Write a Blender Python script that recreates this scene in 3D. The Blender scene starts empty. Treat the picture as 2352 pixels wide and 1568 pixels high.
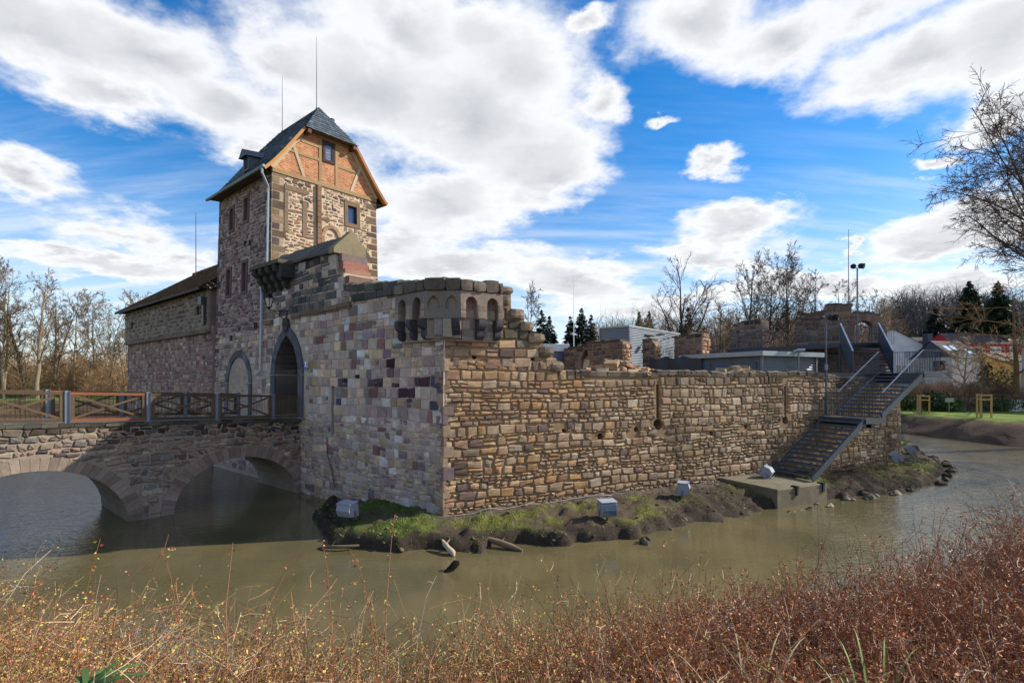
import bpy, math, random
import numpy as np
from mathutils import Vector, Matrix
from mathutils.geometry import tessellate_polygon
PI = math.pi
S = bpy.context.scene
C = S.collection
# ------------------------------------------------------------------ camera
F = 1200.0 / 2352.0                      # focal length / sensor width
EYE = 4.9                                # eye height above the water (water is z = 0)
cam_d = bpy.data.cameras.new('camera'); cam = bpy.data.objects.new('camera', cam_d); C.objects.link(cam)
cam.location = (0, 0, EYE); cam.rotation_euler = (PI / 2, 0, 0)
cam_d.sensor_width = 36.0; cam_d.lens = 36.0 * F; cam_d.shift_y = 86.0 / 2352.0
cam_d.clip_start = 0.05; cam_d.clip_end = 6000
S.camera = cam
# ------------------------------------------------------------------ sun and sky
SUN_AZ, SUN_EL = math.radians(11), math.radians(32)      # azimuth measured from +X towards +Y
sd = Vector((math.cos(SUN_EL) * math.cos(SUN_AZ), math.cos(SUN_EL) * math.sin(SUN_AZ), math.sin(SUN_EL)))
sl = bpy.data.lights.new('sun', 'SUN'); so = bpy.data.objects.new('sun', sl); C.objects.link(so)
sl.energy = 5.0; sl.angle = math.radians(0.53); sl.color = (1.0, 0.93, 0.82)
so.rotation_euler = sd.to_track_quat('Z', 'Y').to_euler(); so.location = (60, 10, 60)
S.view_settings.view_transform = 'Standard'; S.view_settings.look = 'None'
S.view_settings.exposure = 0.42; S.view_settings.gamma = 1.0
S.cycles.max_bounces = 6; S.cycles.diffuse_bounces = 3; S.cycles.glossy_bounces = 3
S.cycles.use_denoising = True

def lin(c):
    return tuple(((x / 12.92) if x <= 0.04045 else ((x + 0.055) / 1.055) ** 2.4) for x in c)
def rgb(r, g, b): return lin((r / 255., g / 255., b / 255.))

class NT:
    def __init__(s, tree): s.t = tree; s.n = tree.nodes; s.l = tree.links
    def add(s, typ, ins=None, **props):
        n = s.n.new(typ)
        for k, v in props.items(): setattr(n, k, v)
        for k, v in (ins or {}).items():
            sock = n.inputs[k]
            if hasattr(v, 'is_linked') or isinstance(v, bpy.types.NodeSocket): s.l.new(v, sock)
            else: sock.default_value = v
        return n
    def math(s, op, a, b=None, c=None, clamp=False):
        n = s.n.new('ShaderNodeMath'); n.operation = op; n.use_clamp = clamp
        for i, v in enumerate((a, b, c)):
            if v is None: continue
            if isinstance(v, bpy.types.NodeSocket): s.l.new(v, n.inputs[i])
            else: n.inputs[i].default_value = v
        return n.outputs[0]
    def mix(s, f, a, b, blend='MIX'):
        n = s.n.new('ShaderNodeMix'); n.data_type = 'RGBA'; n.blend_type = blend
        for i, v in ((0, f), (6, a), (7, b)):
            if isinstance(v, bpy.types.NodeSocket): s.l.new(v, n.inputs[i])
            else: n.inputs[i].default_value = (tuple(v) + (1,))[:4] if isinstance(v, (tuple, list)) else v
        return n.outputs[2]
    def ramp(s, f, lo, hi):
        n = s.add('ShaderNodeMapRange', {0: f, 1: lo, 2: hi}, interpolation_type='SMOOTHSTEP'); return n.outputs[0]

W = bpy.data.worlds.new('World'); S.world = W; W.use_nodes = True
def build_world():
    t = NT(W.node_tree); t.n.clear()
    out = t.add('ShaderNodeOutputWorld'); bg = t.add('ShaderNodeBackground', {1: 0.145})
    t.l.new(bg.outputs[0], out.inputs[0])
    sky = t.add('ShaderNodeTexSky', sky_type='NISHITA', sun_disc=False, sun_elevation=SUN_EL, sun_rotation=PI / 2 - SUN_AZ)
    sky.air_density = 1.0; sky.dust_density = 0.3; sky.ozone_density = 3.0
    hs = t.add('ShaderNodeHueSaturation', {0: 0.503, 1: 1.42, 2: 0.95, 4: sky.outputs[0]})
    tc = t.add('ShaderNodeTexCoord')
    d = t.add('ShaderNodeVectorMath', {0: tc.outputs['Generated']}, operation='NORMALIZE').outputs[0]
    sp = t.add('ShaderNodeSeparateXYZ', {0: d})
    x, y, z = sp.outputs
    zc = t.math('MAXIMUM', z, 0.0)
    az = t.math('ARCTAN2', x, y)
    el = t.math('ARCSINE', z)
    # clouds lie on a flat layer: direction / height compresses them towards the horizon
    inv = t.math('DIVIDE', 1.0, t.math('ADD', zc, 0.22))
    P = t.add('ShaderNodeVectorMath', {0: d, 'Scale': inv}, operation='SCALE').outputs[0]
    nz1 = t.add('ShaderNodeTexNoise', {'Vector': P, 'Scale': 2.1, 'Detail': 9.0, 'Roughness': 0.56, 'Distortion': 0.15}).outputs[0]
    nz2 = t.add('ShaderNodeTexNoise', {'Vector': P, 'Scale': 5.5, 'Detail': 7.0, 'Roughness': 0.6}).outputs[0]
    # soft warp of the cloud positions
    wn = t.add('ShaderNodeTexNoise', {'Vector': P, 'Scale': 1.7, 'Detail': 3.0})
    wv = t.add('ShaderNodeSeparateColor', {0: wn.outputs[1]})
    wn2 = t.add('ShaderNodeTexNoise', {'Vector': P, 'Scale': 9.0, 'Detail': 5.0, 'Roughness': 0.6}); wv2 = t.add('ShaderNodeSeparateColor', {0: wn2.outputs[1]})
    azw = t.math('ADD', az, t.math('MULTIPLY', t.math('SUBTRACT', wv.outputs[0], 0.5), 0.15))
    azw = t.math('ADD', azw, t.math('MULTIPLY', t.math('SUBTRACT', wv2.outputs[0], 0.5), 0.11))
    elw = t.math('ADD', el, t.math('MULTIPLY', t.math('SUBTRACT', wv.outputs[1], 0.5), 0.10))
    elw = t.math('ADD', elw, t.math('MULTIPLY', t.math('SUBTRACT', wv2.outputs[1], 0.5), 0.07))
    vec = t.add('ShaderNodeCombineXYZ', {0: azw, 1: elw, 2: 0.0}).outputs[0]
    blobs = [  # centre directions, half-widths, weight
        (60, 50, 330, 120, 1.3), (330, 95, 330, 125, 1.2), (520, 230, 210, 125, 1.1), (230, 200, 170, 60, .8), (640, 120, 200, 120, 1), (1200, 140, 130, 130, .8), (1260, 420, 130, 60, .9), (800, 420, 160, 120, .9), (700, 560, 200, 60, .6), (690, 260, 170, 120, 1), (860, 190, 260, 210, 1.15), (1090, 260, 240, 190, 1.15),
        (1230, 370, 150, 85, 1), (1010, 470, 150, 110, 1), (960, 50, 150, 90, .9), (1130, 60, 90, 60, .5), (540, 330, 120, 60, .8),
        (1620, 40, 190, 90, 1), (1800, 95, 210, 105, 1.1), (2060, 170, 210, 95, 1.1), (2260, 110, 190, 120, 1), (1980, 40, 260, 80, 1),
        (1345, 45, 58, 30, .55), (1535, 292, 42, 17, .55), (1625, 395, 62, 30, .6), (1395, 230, 60, 60, .5),
        (80, 415, 130, 48, 1), (300, 530, 150, 62, 1.05), (120, 580, 110, 30, .8), (420, 590, 110, 40, .8), (250, 620, 260, 32, .8),
        (1300, 652, 170, 40, 1), (1500, 690, 240, 36, .8), (1700, 520, 110, 36, .8), (1650, 590, 170, 32, .75), (1900, 650, 330, 40, .75),
        (2180, 560, 190, 55, 1), (2140, 368, 55, 18, .6), (2290, 260, 110, 46, .9), (1960, 560, 45, 15, .4), (2300, 480, 120, 60, .9), (900, 560, 200, 60, .7), (1050, 610, 240, 40, .7), (2200, 660, 260, 40, .8)]
    cur = None
    for (px, py, rx, ry, w) in blobs:
        a = (px - 1176) / 1200.; h = (870 - py) / 1200.
        A = math.atan(a); E = math.atan(h / math.hypot(1, a))
        ra = (rx / 1200.) / (1 + a * a); re = (ry / 1200.) / math.hypot(1, a) / (1 + (h * h) / (1 + a * a))
        df = t.add('ShaderNodeVectorMath', {0: vec, 1: (A, E, 0)}, operation='SUBTRACT').outputs[0]
        sc = t.add('ShaderNodeVectorMath', {0: df, 1: (1 / ra, 1 / re, 0)}, operation='MULTIPLY').outputs[0]
        ln = t.add('ShaderNodeVectorMath', {0: sc}, operation='LENGTH').outputs['Value']
        v = t.math('MULTIPLY_ADD', ln, -0.74, 0.98 + .16 * w)
        cur = v if cur is None else t.math('SMOOTH_MAX', cur, v, 0.25)
    # outside the photographed part of the sky: broken cloud from noise alone
    back = t.ramp(t.math('ABSOLUTE', az), 0.85, 1.2)
    high = t.ramp(el, 0.62, 0.8)
    away = t.math('MAXIMUM', back, high)
    rnd = t.add('ShaderNodeTexNoise', {'Vector': P, 'Scale': 1.1, 'Detail': 2.0}).outputs[0]
    gen = t.math('MULTIPLY_ADD', rnd, 2.6, -1.05)
    cur = t.math('ADD', t.math('MULTIPLY', cur, t.math('SUBTRACT', 1.0, away)), t.math('MULTIPLY', gen, away))
    den = t.math('ADD', cur, t.math('MULTIPLY', t.math('SUBTRACT', nz1, 0.5), 1.9))
    den = t.math('ADD', den, t.math('MULTIPLY', t.math('SUBTRACT', nz2, 0.5), 1.05))
    alpha = t.ramp(den, 0.1, 0.72)
    # thin streaky veil
    sv = t.add('ShaderNodeMapping', {0: P, 2: (0, 0, 0.5), 3: (0.7, 4.2, 1)}).outputs[0]
    cir = t.add('ShaderNodeTexNoise', {'Vector': sv, 'Scale': 2.2, 'Detail': 6.0, 'Roughness': 0.6}).outputs[0]
    veil = t.math('MULTIPLY', t.ramp(cir, 0.36, 0.72), 0.7)
    band = t.math('SUBTRACT', 1.0, t.ramp(el, 0.12, 0.42))
    veil = t.math('MULTIPLY', veil, t.math('MULTIPLY_ADD', band, 0.9, 0.1))
    haze = t.math('MULTIPLY', t.math('SUBTRACT', 1.0, t.ramp(el, -0.02, 0.40)), 0.55)
    # thicker parts seen from below are greyer; edges are bright
    thick = t.ramp(den, 0.5, 1.25)
    puff = t.ramp(t.math('ADD', t.math('MULTIPLY', nz1, 0.6), t.math('MULTIPLY', nz2, 0.4)), 0.36, 0.62)
    g = t.math('MULTIPLY', t.math('MULTIPLY', thick, 1.15), t.math('SUBTRACT', 1.0, t.math('MULTIPLY', puff, 0.62)), clamp=True)
    cloud = t.mix(g, (5.35, 5.4, 5.5), (2.3, 2.45, 2.75))
    c1 = t.mix(haze, hs.outputs[0], (4.3, 4.85, 5.5))
    c2 = t.mix(veil, c1, (4.8, 5.05, 5.5))
    c3 = t.mix(alpha, c2, cloud)
    t.l.new(c3, bg.inputs[0])
build_world()

# ------------------------------------------------------------------ materials
def material(name, col=None, attr=True, rough=0.85, n_scale=9.0, n_amt=0.35, bump=0.25, b_scale=30.0, metal=0.0, spec=0.3, trans=0.0, detail=6.0, big=0.25, bigscale=0.8):
    m = bpy.data.materials.new(name); m.use_nodes = True
    t = NT(m.node_tree); t.n.clear()
    out = t.add('ShaderNodeOutputMaterial'); bs = t.add('ShaderNodeBsdfPrincipled')
    t.l.new(bs.outputs[0], out.inputs[0])
    if attr and col is None: base = t.add('ShaderNodeAttribute', attribute_name='Col').outputs[0]
    else: base = t.add('ShaderNodeRGB').outputs[0]; base.default_value = tuple(col) + (1,)
    tc = t.add('ShaderNodeTexCoord').outputs['Object']
    n1 = t.add('ShaderNodeTexNoise', {'Vector': tc, 'Scale': n_scale, 'Detail': detail, 'Roughness': 0.65}).outputs[0]
    n0 = t.add('ShaderNodeTexNoise', {'Vector': tc, 'Scale': bigscale, 'Detail': 4.0}).outputs[0]
    f = t.math('MULTIPLY_ADD', n1, 2 * n_amt, 1 - n_amt)
    f2 = t.math('MULTIPLY_ADD', n0, 2 * big, 1 - big)
    f = t.math('MULTIPLY', f, f2)
    c = t.mix(1.0, base, t.add('ShaderNodeCombineColor', {0: f, 1: f, 2: f}).outputs[0], 'MULTIPLY')
    t.l.new(c, bs.inputs['Base Color'])
    bs.inputs['Roughness'].default_value = rough; bs.inputs['Metallic'].default_value = metal
    bs.inputs['Specular IOR Level'].default_value = spec
    if trans: bs.inputs['Transmission Weight'].default_value = trans
    if bump:
        nb = t.add('ShaderNodeTexNoise', {'Vector': tc, 'Scale': b_scale, 'Detail': 8.0, 'Roughness': 0.7}).outputs[0]
        b = t.add('ShaderNodeBump', {'Strength': bump, 'Distance': 0.02 if b_scale > 8 else 0.1, 'Height': nb})
        t.l.new(b.outputs[0], bs.inputs['Normal'])
    return m
M = {}
M['stone'] = material('stone', n_scale=7, n_amt=0.42, bump=0.8, b_scale=26, big=0.34, bigscale=0.9, spec=0.15)
M['smoothstone'] = material('smoothstone', n_scale=5, n_amt=0.3, bump=0.35, b_scale=22, spec=0.15)
M['slate'] = material('slate', rough=0.5, n_scale=4, n_amt=0.25, bump=0.2, spec=0.5)
M['tile'] = material('tile', rough=0.85, n_scale=5, n_amt=0.35, bump=0.3)
M['wood'] = material('wood', rough=0.7, n_scale=12, n_amt=0.25, bump=0.2)
M['steel'] = material('steel', rough=0.45, n_scale=3, n_amt=0.12, bump=0.05, metal=0.3, spec=0.5)
M['paint'] = material('paint', rough=0.5, n_scale=3, n_amt=0.1, bump=0.05, spec=0.4)
M['plaster'] = material('plaster', rough=0.9, n_scale=2, n_amt=0.12, bump=0.1)
M['leaf'] = material('leaf', rough=0.6, n_scale=2, n_amt=0.2, bump=0, spec=0.3)
M['bark'] = material('bark', rough=0.9, n_scale=6, n_amt=0.3, bump=0, spec=0.1)
M['glass'] = material('glass', rough=0.06, n_scale=1, n_amt=0.1, bump=0, spec=0.9)

def ground_material():
    m = bpy.data.materials.new('earth'); m.use_nodes = True
    t = NT(m.node_tree); t.n.clear()
    out = t.add('ShaderNodeOutputMaterial'); bs = t.add('ShaderNodeBsdfPrincipled'); t.l.new(bs.outputs[0], out.inputs[0])
    base = t.add('ShaderNodeAttribute', attribute_name='Col').outputs[0]
    tc = t.add('ShaderNodeTexCoord').outputs['Object']
    n1 = t.add('ShaderNodeTexNoise', {'Vector': tc, 'Scale': 14.0, 'Detail': 8.0, 'Roughness': 0.75}).outputs[0]
    n2 = t.add('ShaderNodeTexNoise', {'Vector': tc, 'Scale': 1.6, 'Detail': 5.0}).outputs[0]
    f = t.math('MULTIPLY', t.math('MULTIPLY_ADD', n1, 1.3, 0.35), t.math('MULTIPLY_ADD', n2, 0.9, 0.55))
    c = t.mix(1.0, base, t.add('ShaderNodeCombineColor', {0: f, 1: f, 2: f}).outputs[0], 'MULTIPLY')
    t.l.new(c, bs.inputs['Base Color']); bs.inputs['Roughness'].default_value = 0.9; bs.inputs['Specular IOR Level'].default_value = 0.15
    nb = t.add('ShaderNodeTexNoise', {'Vector': tc, 'Scale': 9.0, 'Detail': 9.0, 'Roughness': 0.75}).outputs[0]
    b = t.add('ShaderNodeBump', {'Strength': 0.9, 'Distance': 0.08, 'Height': nb}); t.l.new(b.outputs[0], bs.inputs['Normal'])
    return m
M['earth'] = ground_material()

def water_material():
    m = bpy.data.materials.new('murky_water'); m.use_nodes = True
    t = NT(m.node_tree); t.n.clear()
    out = t.add('ShaderNodeOutputMaterial'); bs = t.add('ShaderNodeBsdfPrincipled'); t.l.new(bs.outputs[0], out.inputs[0])
    tc = t.add('ShaderNodeTexCoord').outputs['Object']
    n2 = t.add('ShaderNodeTexNoise', {'Vector': tc, 'Scale': 0.35, 'Detail': 3.0}).outputs[0]
    c = t.mix(t.ramp(n2, 0.35, 0.65), (0.104, 0.090, 0.042), (0.146, 0.120, 0.056))
    t.l.new(c, bs.inputs['Base Color']); bs.inputs['Roughness'].default_value = 0.03; bs.inputs['IOR'].default_value = 1.7
    mp = t.add('ShaderNodeMapping', {0: tc, 2: (0, 0, math.radians(-24)), 3: (1.0, 2.6, 1)}).outputs[0]
    w1 = t.add('ShaderNodeTexNoise', {'Vector': mp, 'Scale': 2.6, 'Detail': 3.0, 'Roughness': 0.5}).outputs[0]
    w2 = t.add('ShaderNodeTexNoise', {'Vector': mp, 'Scale': 8.0, 'Detail': 2.0}).outputs[0]
    h = t.math('ADD', w1, t.math('MULTIPLY', w2, 0.25))
    sp = t.add('ShaderNodeSeparateXYZ', {0: tc})
    # the sheltered strip between the bank and the castle is calmer than the open water
    open_r = t.ramp(t.math('ADD', sp.outputs[0], t.math('MULTIPLY', sp.outputs[1], -0.35)), 1.5, 7.0)
    open_l = t.ramp(t.math('MULTIPLY', sp.outputs[0], -1.0), 9.0, 14.0)
    st = t.math('MULTIPLY_ADD', t.math('MAXIMUM', open_r, open_l), 0.34, 0.06)
    b = t.add('ShaderNodeBump', {'Strength': st, 'Distance': 0.09, 'Height': h}); t.l.new(b.outputs[0], bs.inputs['Normal'])
    return m
M['water'] = water_material()

# ------------------------------------------------------------------ mesh builder
rngG = np.random.default_rng(7)
class MB:
    def __init__(s): s.v = []; s.f = {3: [], 4: []}; s.c = []; s.n = 0; s.ng = []
    def add(s, verts, faces, col):
        verts = np.asarray(verts, dtype=np.float32).reshape(-1, 3); k = len(verts)
        col = np.asarray(col, dtype=np.float32)
        if col.ndim == 1: col = np.tile(col[:3], (k, 1))
        s.v.append(verts); s.c.append(col[:, :3])
        faces = np.asarray(faces, dtype=np.int32)
        s.f[faces.shape[1]].append(faces + s.n); s.n += k
        return s
    def build(s, name, mat, parent=None, loc=None, smooth=False, label=None):
        v = np.concatenate(s.v); c = np.concatenate(s.c)
        off = Vector((0, 0, 0))
        if parent is not None:
            p = parent
            while p.parent is not None: p = p.parent
            off = p.get('_o', None) or (0, 0, 0)
        elif loc is not None: off = loc
        v = v - np.array(tuple(off), dtype=np.float32)
        me = bpy.data.meshes.new(name)
        fs = [np.concatenate(s.f[k]) for k in (3, 4) if s.f[k]]
        nl = sum(f.size for f in fs); nf = sum(len(f) for f in fs)
        me.vertices.add(len(v)); me.vertices.foreach_set('co', v.ravel())
        me.loops.add(nl); me.loops.foreach_set('vertex_index', np.concatenate([f.ravel() for f in fs]))
        tot = np.concatenate([np.full(len(f), f.shape[1], dtype=np.int32) for f in fs])
        st = np.concatenate([[0], np.cumsum(tot)[:-1]]).astype(np.int32)
        me.polygons.add(nf); me.polygons.foreach_set('loop_start', st); me.polygons.foreach_set('loop_total', tot)
        me.polygons.foreach_set('use_smooth', np.full(nf, bool(smooth)))
        a = me.color_attributes.new('Col', 'FLOAT_COLOR', 'POINT')
        a.data.foreach_set('color', np.concatenate([c, np.ones((len(c), 1), dtype=np.float32)], 1).ravel())
        me.update(calc_edges=True); me.validate()
        me.materials.append(M[mat] if isinstance(mat, str) else mat)
        o = bpy.data.objects.new(name, me); C.objects.link(o)
        if parent is not None: o.parent = parent
        elif loc is not None: o.location = loc; o['_o'] = tuple(loc)
        if label: o['label'] = label
        return o
BOXF = np.array([[0, 1, 3, 2], [4, 6, 7, 5], [0, 4, 5, 1], [2, 3, 7, 6], [0, 2, 6, 4], [1, 5, 7, 3]])
def tag(o, label=None, cat=None, group=None, kind=None):
    for k, v in (('label', label), ('category', cat), ('group', group), ('kind', kind)):
        if v: o[k] = v
    return o
def root(name, loc, label, cat, group=None):
    o = bpy.data.objects.new(name, None); C.objects.link(o); o.location = loc; o['_o'] = tuple(loc); o.empty_display_size = .3
    return tag(o, label, cat, group)
def box(mb, c, ax, ay, az, col):
    """box by centre and three half-axis vectors"""
    c, ax, ay, az = [np.array(q, dtype=float) for q in (c, ax, ay, az)]
    v = [c + i * ax + j * ay + k * az for i in (-1, 1) for j in (-1, 1) for k in (-1, 1)]
    mb.add(v, BOXF, col)
def fbox(mb, fr, u0, u1, v0, v1, o0, o1, col):
    """box in a wall frame: u along, v up, o outward"""
    v = [fr(u, z, o) for u in (u0, u1) for z in (v0, v1) for o in (o0, o1)]
    mb.add(np.array(v).reshape(-1, 3), BOXF, col)
def bar(mb, p, q, w, h, col, up=(0, 0, 1)):
    p, q = np.array(p, dtype=float), np.array(q, dtype=float)
    d = q - p; L = np.linalg.norm(d); d /= max(L, 1e-6)
    s = np.cross(d, up); n = np.linalg.norm(s)
    s = np.array((1., 0, 0)) if n < 1e-4 else s / n
    t = np.cross(s, d)
    box(mb, (p + q) / 2, d * L / 2, s * w / 2, t * h / 2, col)
def tubes(mb, pts, rad, k, col):
    """pts (B,n,3), rad (B,n) -> k-sided tubes"""
    pts = np.asarray(pts, dtype=np.float32); rad = np.asarray(rad, dtype=np.float32)
    B, n, _ = pts.shape
    T = np.empty_like(pts); T[:, 1:-1] = pts[:, 2:] - pts[:, :-2]; T[:, 0] = pts[:, 1] - pts[:, 0]; T[:, -1] = pts[:, -1] - pts[:, -2]
    T /= np.linalg.norm(T, axis=2, keepdims=True) + 1e-9
    mean = (pts[:, -1] - pts[:, 0]); mean /= np.linalg.norm(mean, axis=1, keepdims=True) + 1e-9
    ref = np.where(np.abs(mean[:, 2:3]) < 0.8, np.array([[0, 0, 1.]]), np.array([[1., 0, 0]]))[:, None, :]
    U = np.cross(T, ref); U /= np.linalg.norm(U, axis=2, keepdims=True) + 1e-9
    V = np.cross(T, U)
    ang = np.arange(k) * 2 * PI / k
    P = pts[:, :, None, :] + rad[:, :, None, None] * (np.cos(ang)[None, None, :, None] * U[:, :, None, :] + np.sin(ang)[None, None, :, None] * V[:, :, None, :])
    idx = np.arange(B * n * k).reshape(B, n, k)
    a = idx[:, :-1]; b = idx[:, 1:]
    f = np.stack([a, np.roll(a, -1, 2), np.roll(b, -1, 2), b], -1).reshape(-1, 4)
    col = np.asarray(col, dtype=np.float32)
    if col.ndim == 2: col = np.repeat(col, n * k, 0)
    mb.add(P.reshape(-1, 3), f, col)
def tube(mb, pts, r, k, col):
    pts = np.array(pts, dtype=float)[None]; rr = np.full(pts.shape[:2], r) if np.isscalar(r) else np.array(r)[None]
    tubes(mb, pts, rr, k, col)
    for e, q in ((0, pts[0, 0]), (1, pts[0, -1])):   # caps
        base = mb.v[-1] if e == 0 else ringv
        ringv = base
        ring = ringv[:k] if e == 0 else ringv[-k:]
        if e == 0: keep = ringv
        vv = np.vstack([ring, q[None]]); mb.add(vv, [[i, (i + 1) % k, k] for i in range(k)], col)
        ringv = keep
def lathe(mb, c, prof, k, col, axis=(0, 0, 1)):
    """prof list of (r, h) along axis from c"""
    ax = Vector(axis).normalized(); u = ax.orthogonal().normalized(); w = ax.cross(u)
    n = len(prof); v = []
    for r, h in prof:
        for i in range(k):
            a = 2 * PI * i / k; v.append(Vector(c) + ax * h + u * (r * math.cos(a)) + w * (r * math.sin(a)))
    f = [[j * k + i, j * k + (i + 1) % k, (j + 1) * k + (i + 1) % k, (j + 1) * k + i] for j in range(n - 1) for i in range(k)]
    mb.add(np.array([tuple(q) for q in v]), f, col)
def extrude(mb, fr, outer, holes, o0, o1, col, capb=True):
    """polygon (u,v) with holes between outward offsets o0 (front) and o1 (back)"""
    loops = [outer] + list(holes)
    tris = tessellate_polygon([[Vector((p[0], p[1], 0)) for p in L] for L in loops])
    allp = [p for L in loops for p in L]
    vf = np.array([fr(p[0], p[1], o0) for p in allp]).reshape(-1, 3); vb = np.array([fr(p[0], p[1], o1) for p in allp]).reshape(-1, 3)
    mb.add(vf, [list(t) for t in tris], col)
    if capb: mb.add(vb, [list(t)[::-1] for t in tris], col)
    for L in loops:
        n = len(L)
        a = np.array([fr(p[0], p[1], o0) for p in L]).reshape(-1, 3); b = np.array([fr(p[0], p[1], o1) for p in L]).reshape(-1, 3)
        mb.add(np.vstack([a, b]), [[i, (i + 1) % n, n + (i + 1) % n, n + i] for i in range(n)], col)
def prismz(mb, poly, z0, z1, col, top=True):
    n = len(poly); a = np.array([(p[0], p[1], z0) for p in poly]); b = np.array([(p[0], p[1], z1) for p in poly])
    mb.add(np.vstack([a, b]), [[i, (i + 1) % n, n + (i + 1) % n, n + i] for i in range(n)], col)
    tr = [list(t) for t in tessellate_polygon([[Vector((p[0], p[1], 0)) for p in poly]])]
    mb.add(b, tr, col); mb.add(a, [t[::-1] for t in tr], col)
def in_poly(x, y, poly):
    x = np.asarray(x, float); y = np.asarray(y, float); ins = np.zeros(x.shape, bool); n = len(poly)
    for i in range(n):
        x0, y0 = poly[i]; x1, y1 = poly[(i + 1) % n]
        if y0 == y1: continue
        c = ((y0 > y) != (y1 > y)) & (x < (x1 - x0) * (y - y0) / (y1 - y0) + x0); ins ^= c
    return ins
def dist_poly(x, y, poly, closed=True):
    d = np.full(np.shape(x), 1e9); n = len(poly)
    for i in range(n if closed else n - 1):
        x0, y0 = poly[i]; x1, y1 = poly[(i + 1) % n]
        ex, ey = x1 - x0, y1 - y0; L = ex * ex + ey * ey + 1e-9
        t = np.clip(((x - x0) * ex + (y - y0) * ey) / L, 0, 1)
        d = np.minimum(d, np.hypot(x - x0 - t * ex, y - y0 - t * ey))
    return d
# cheap value noise
_perm = np.random.default_rng(3).random((256, 256))
def vnoise(x, y):
    xi = np.floor(x).astype(int); yi = np.floor(y).astype(int); fx = x - xi; fy = y - yi
    fx = fx * fx * (3 - 2 * fx); fy = fy * fy * (3 - 2 * fy)
    g = lambda a, b: _perm[a % 256, b % 256]
    return (g(xi, yi) * (1 - fx) + g(xi + 1, yi) * fx) * (1 - fy) + (g(xi, yi + 1) * (1 - fx) + g(xi + 1, yi + 1) * fx) * fy
def fbm(x, y, o=4):
    s = 0; a = .5
    for i in range(o): s = s + a * vnoise(x * 2 ** i + 17.3 * i, y * 2 ** i + 5.1 * i); a *= .5
    return s - .47

# ------------------------------------------------------------------ site frames
G0 = np.array((-9.15, 22.6)); WD = np.array((-.759, .651)); DD = np.array((.651, .759))
C0 = np.array((-2.24, 16.7)); TD = np.array((.896, .444)); ND = np.array((.444, -.896))
def Wp(w, d, z): p = G0 + w * WD + d * DD; return np.array((p[0], p[1], z))
def Bp(t, n, z): p = C0 + t * TD + n * ND; return np.array((p[0], p[1], z))
def PX(x, y, Y): return np.array(((x - 1176) / 1200. * Y, Y, EYE + (870 - y) / 1200. * Y))
def mkframe(org, udir, out, batter=0.0, wav=0.0, z0=0.0):
    org = np.array(org, float); udir = np.array(udir, float); out = np.array(out, float)
    def fr(u, v, o):
        u, v, o = np.broadcast_arrays(np.asarray(u, float), np.asarray(v, float), np.asarray(o, float))
        oo = o - batter * (v - z0)
        if wav: oo = oo + wav * np.sin(u * .9 + v * .6) + wav * .6 * np.sin(u * 2.1 - v * 1.3)
        return np.stack([org[0] + udir[0] * u + out[0] * oo, org[1] + udir[1] * u + out[1] * oo, v], -1)
    return fr
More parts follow.
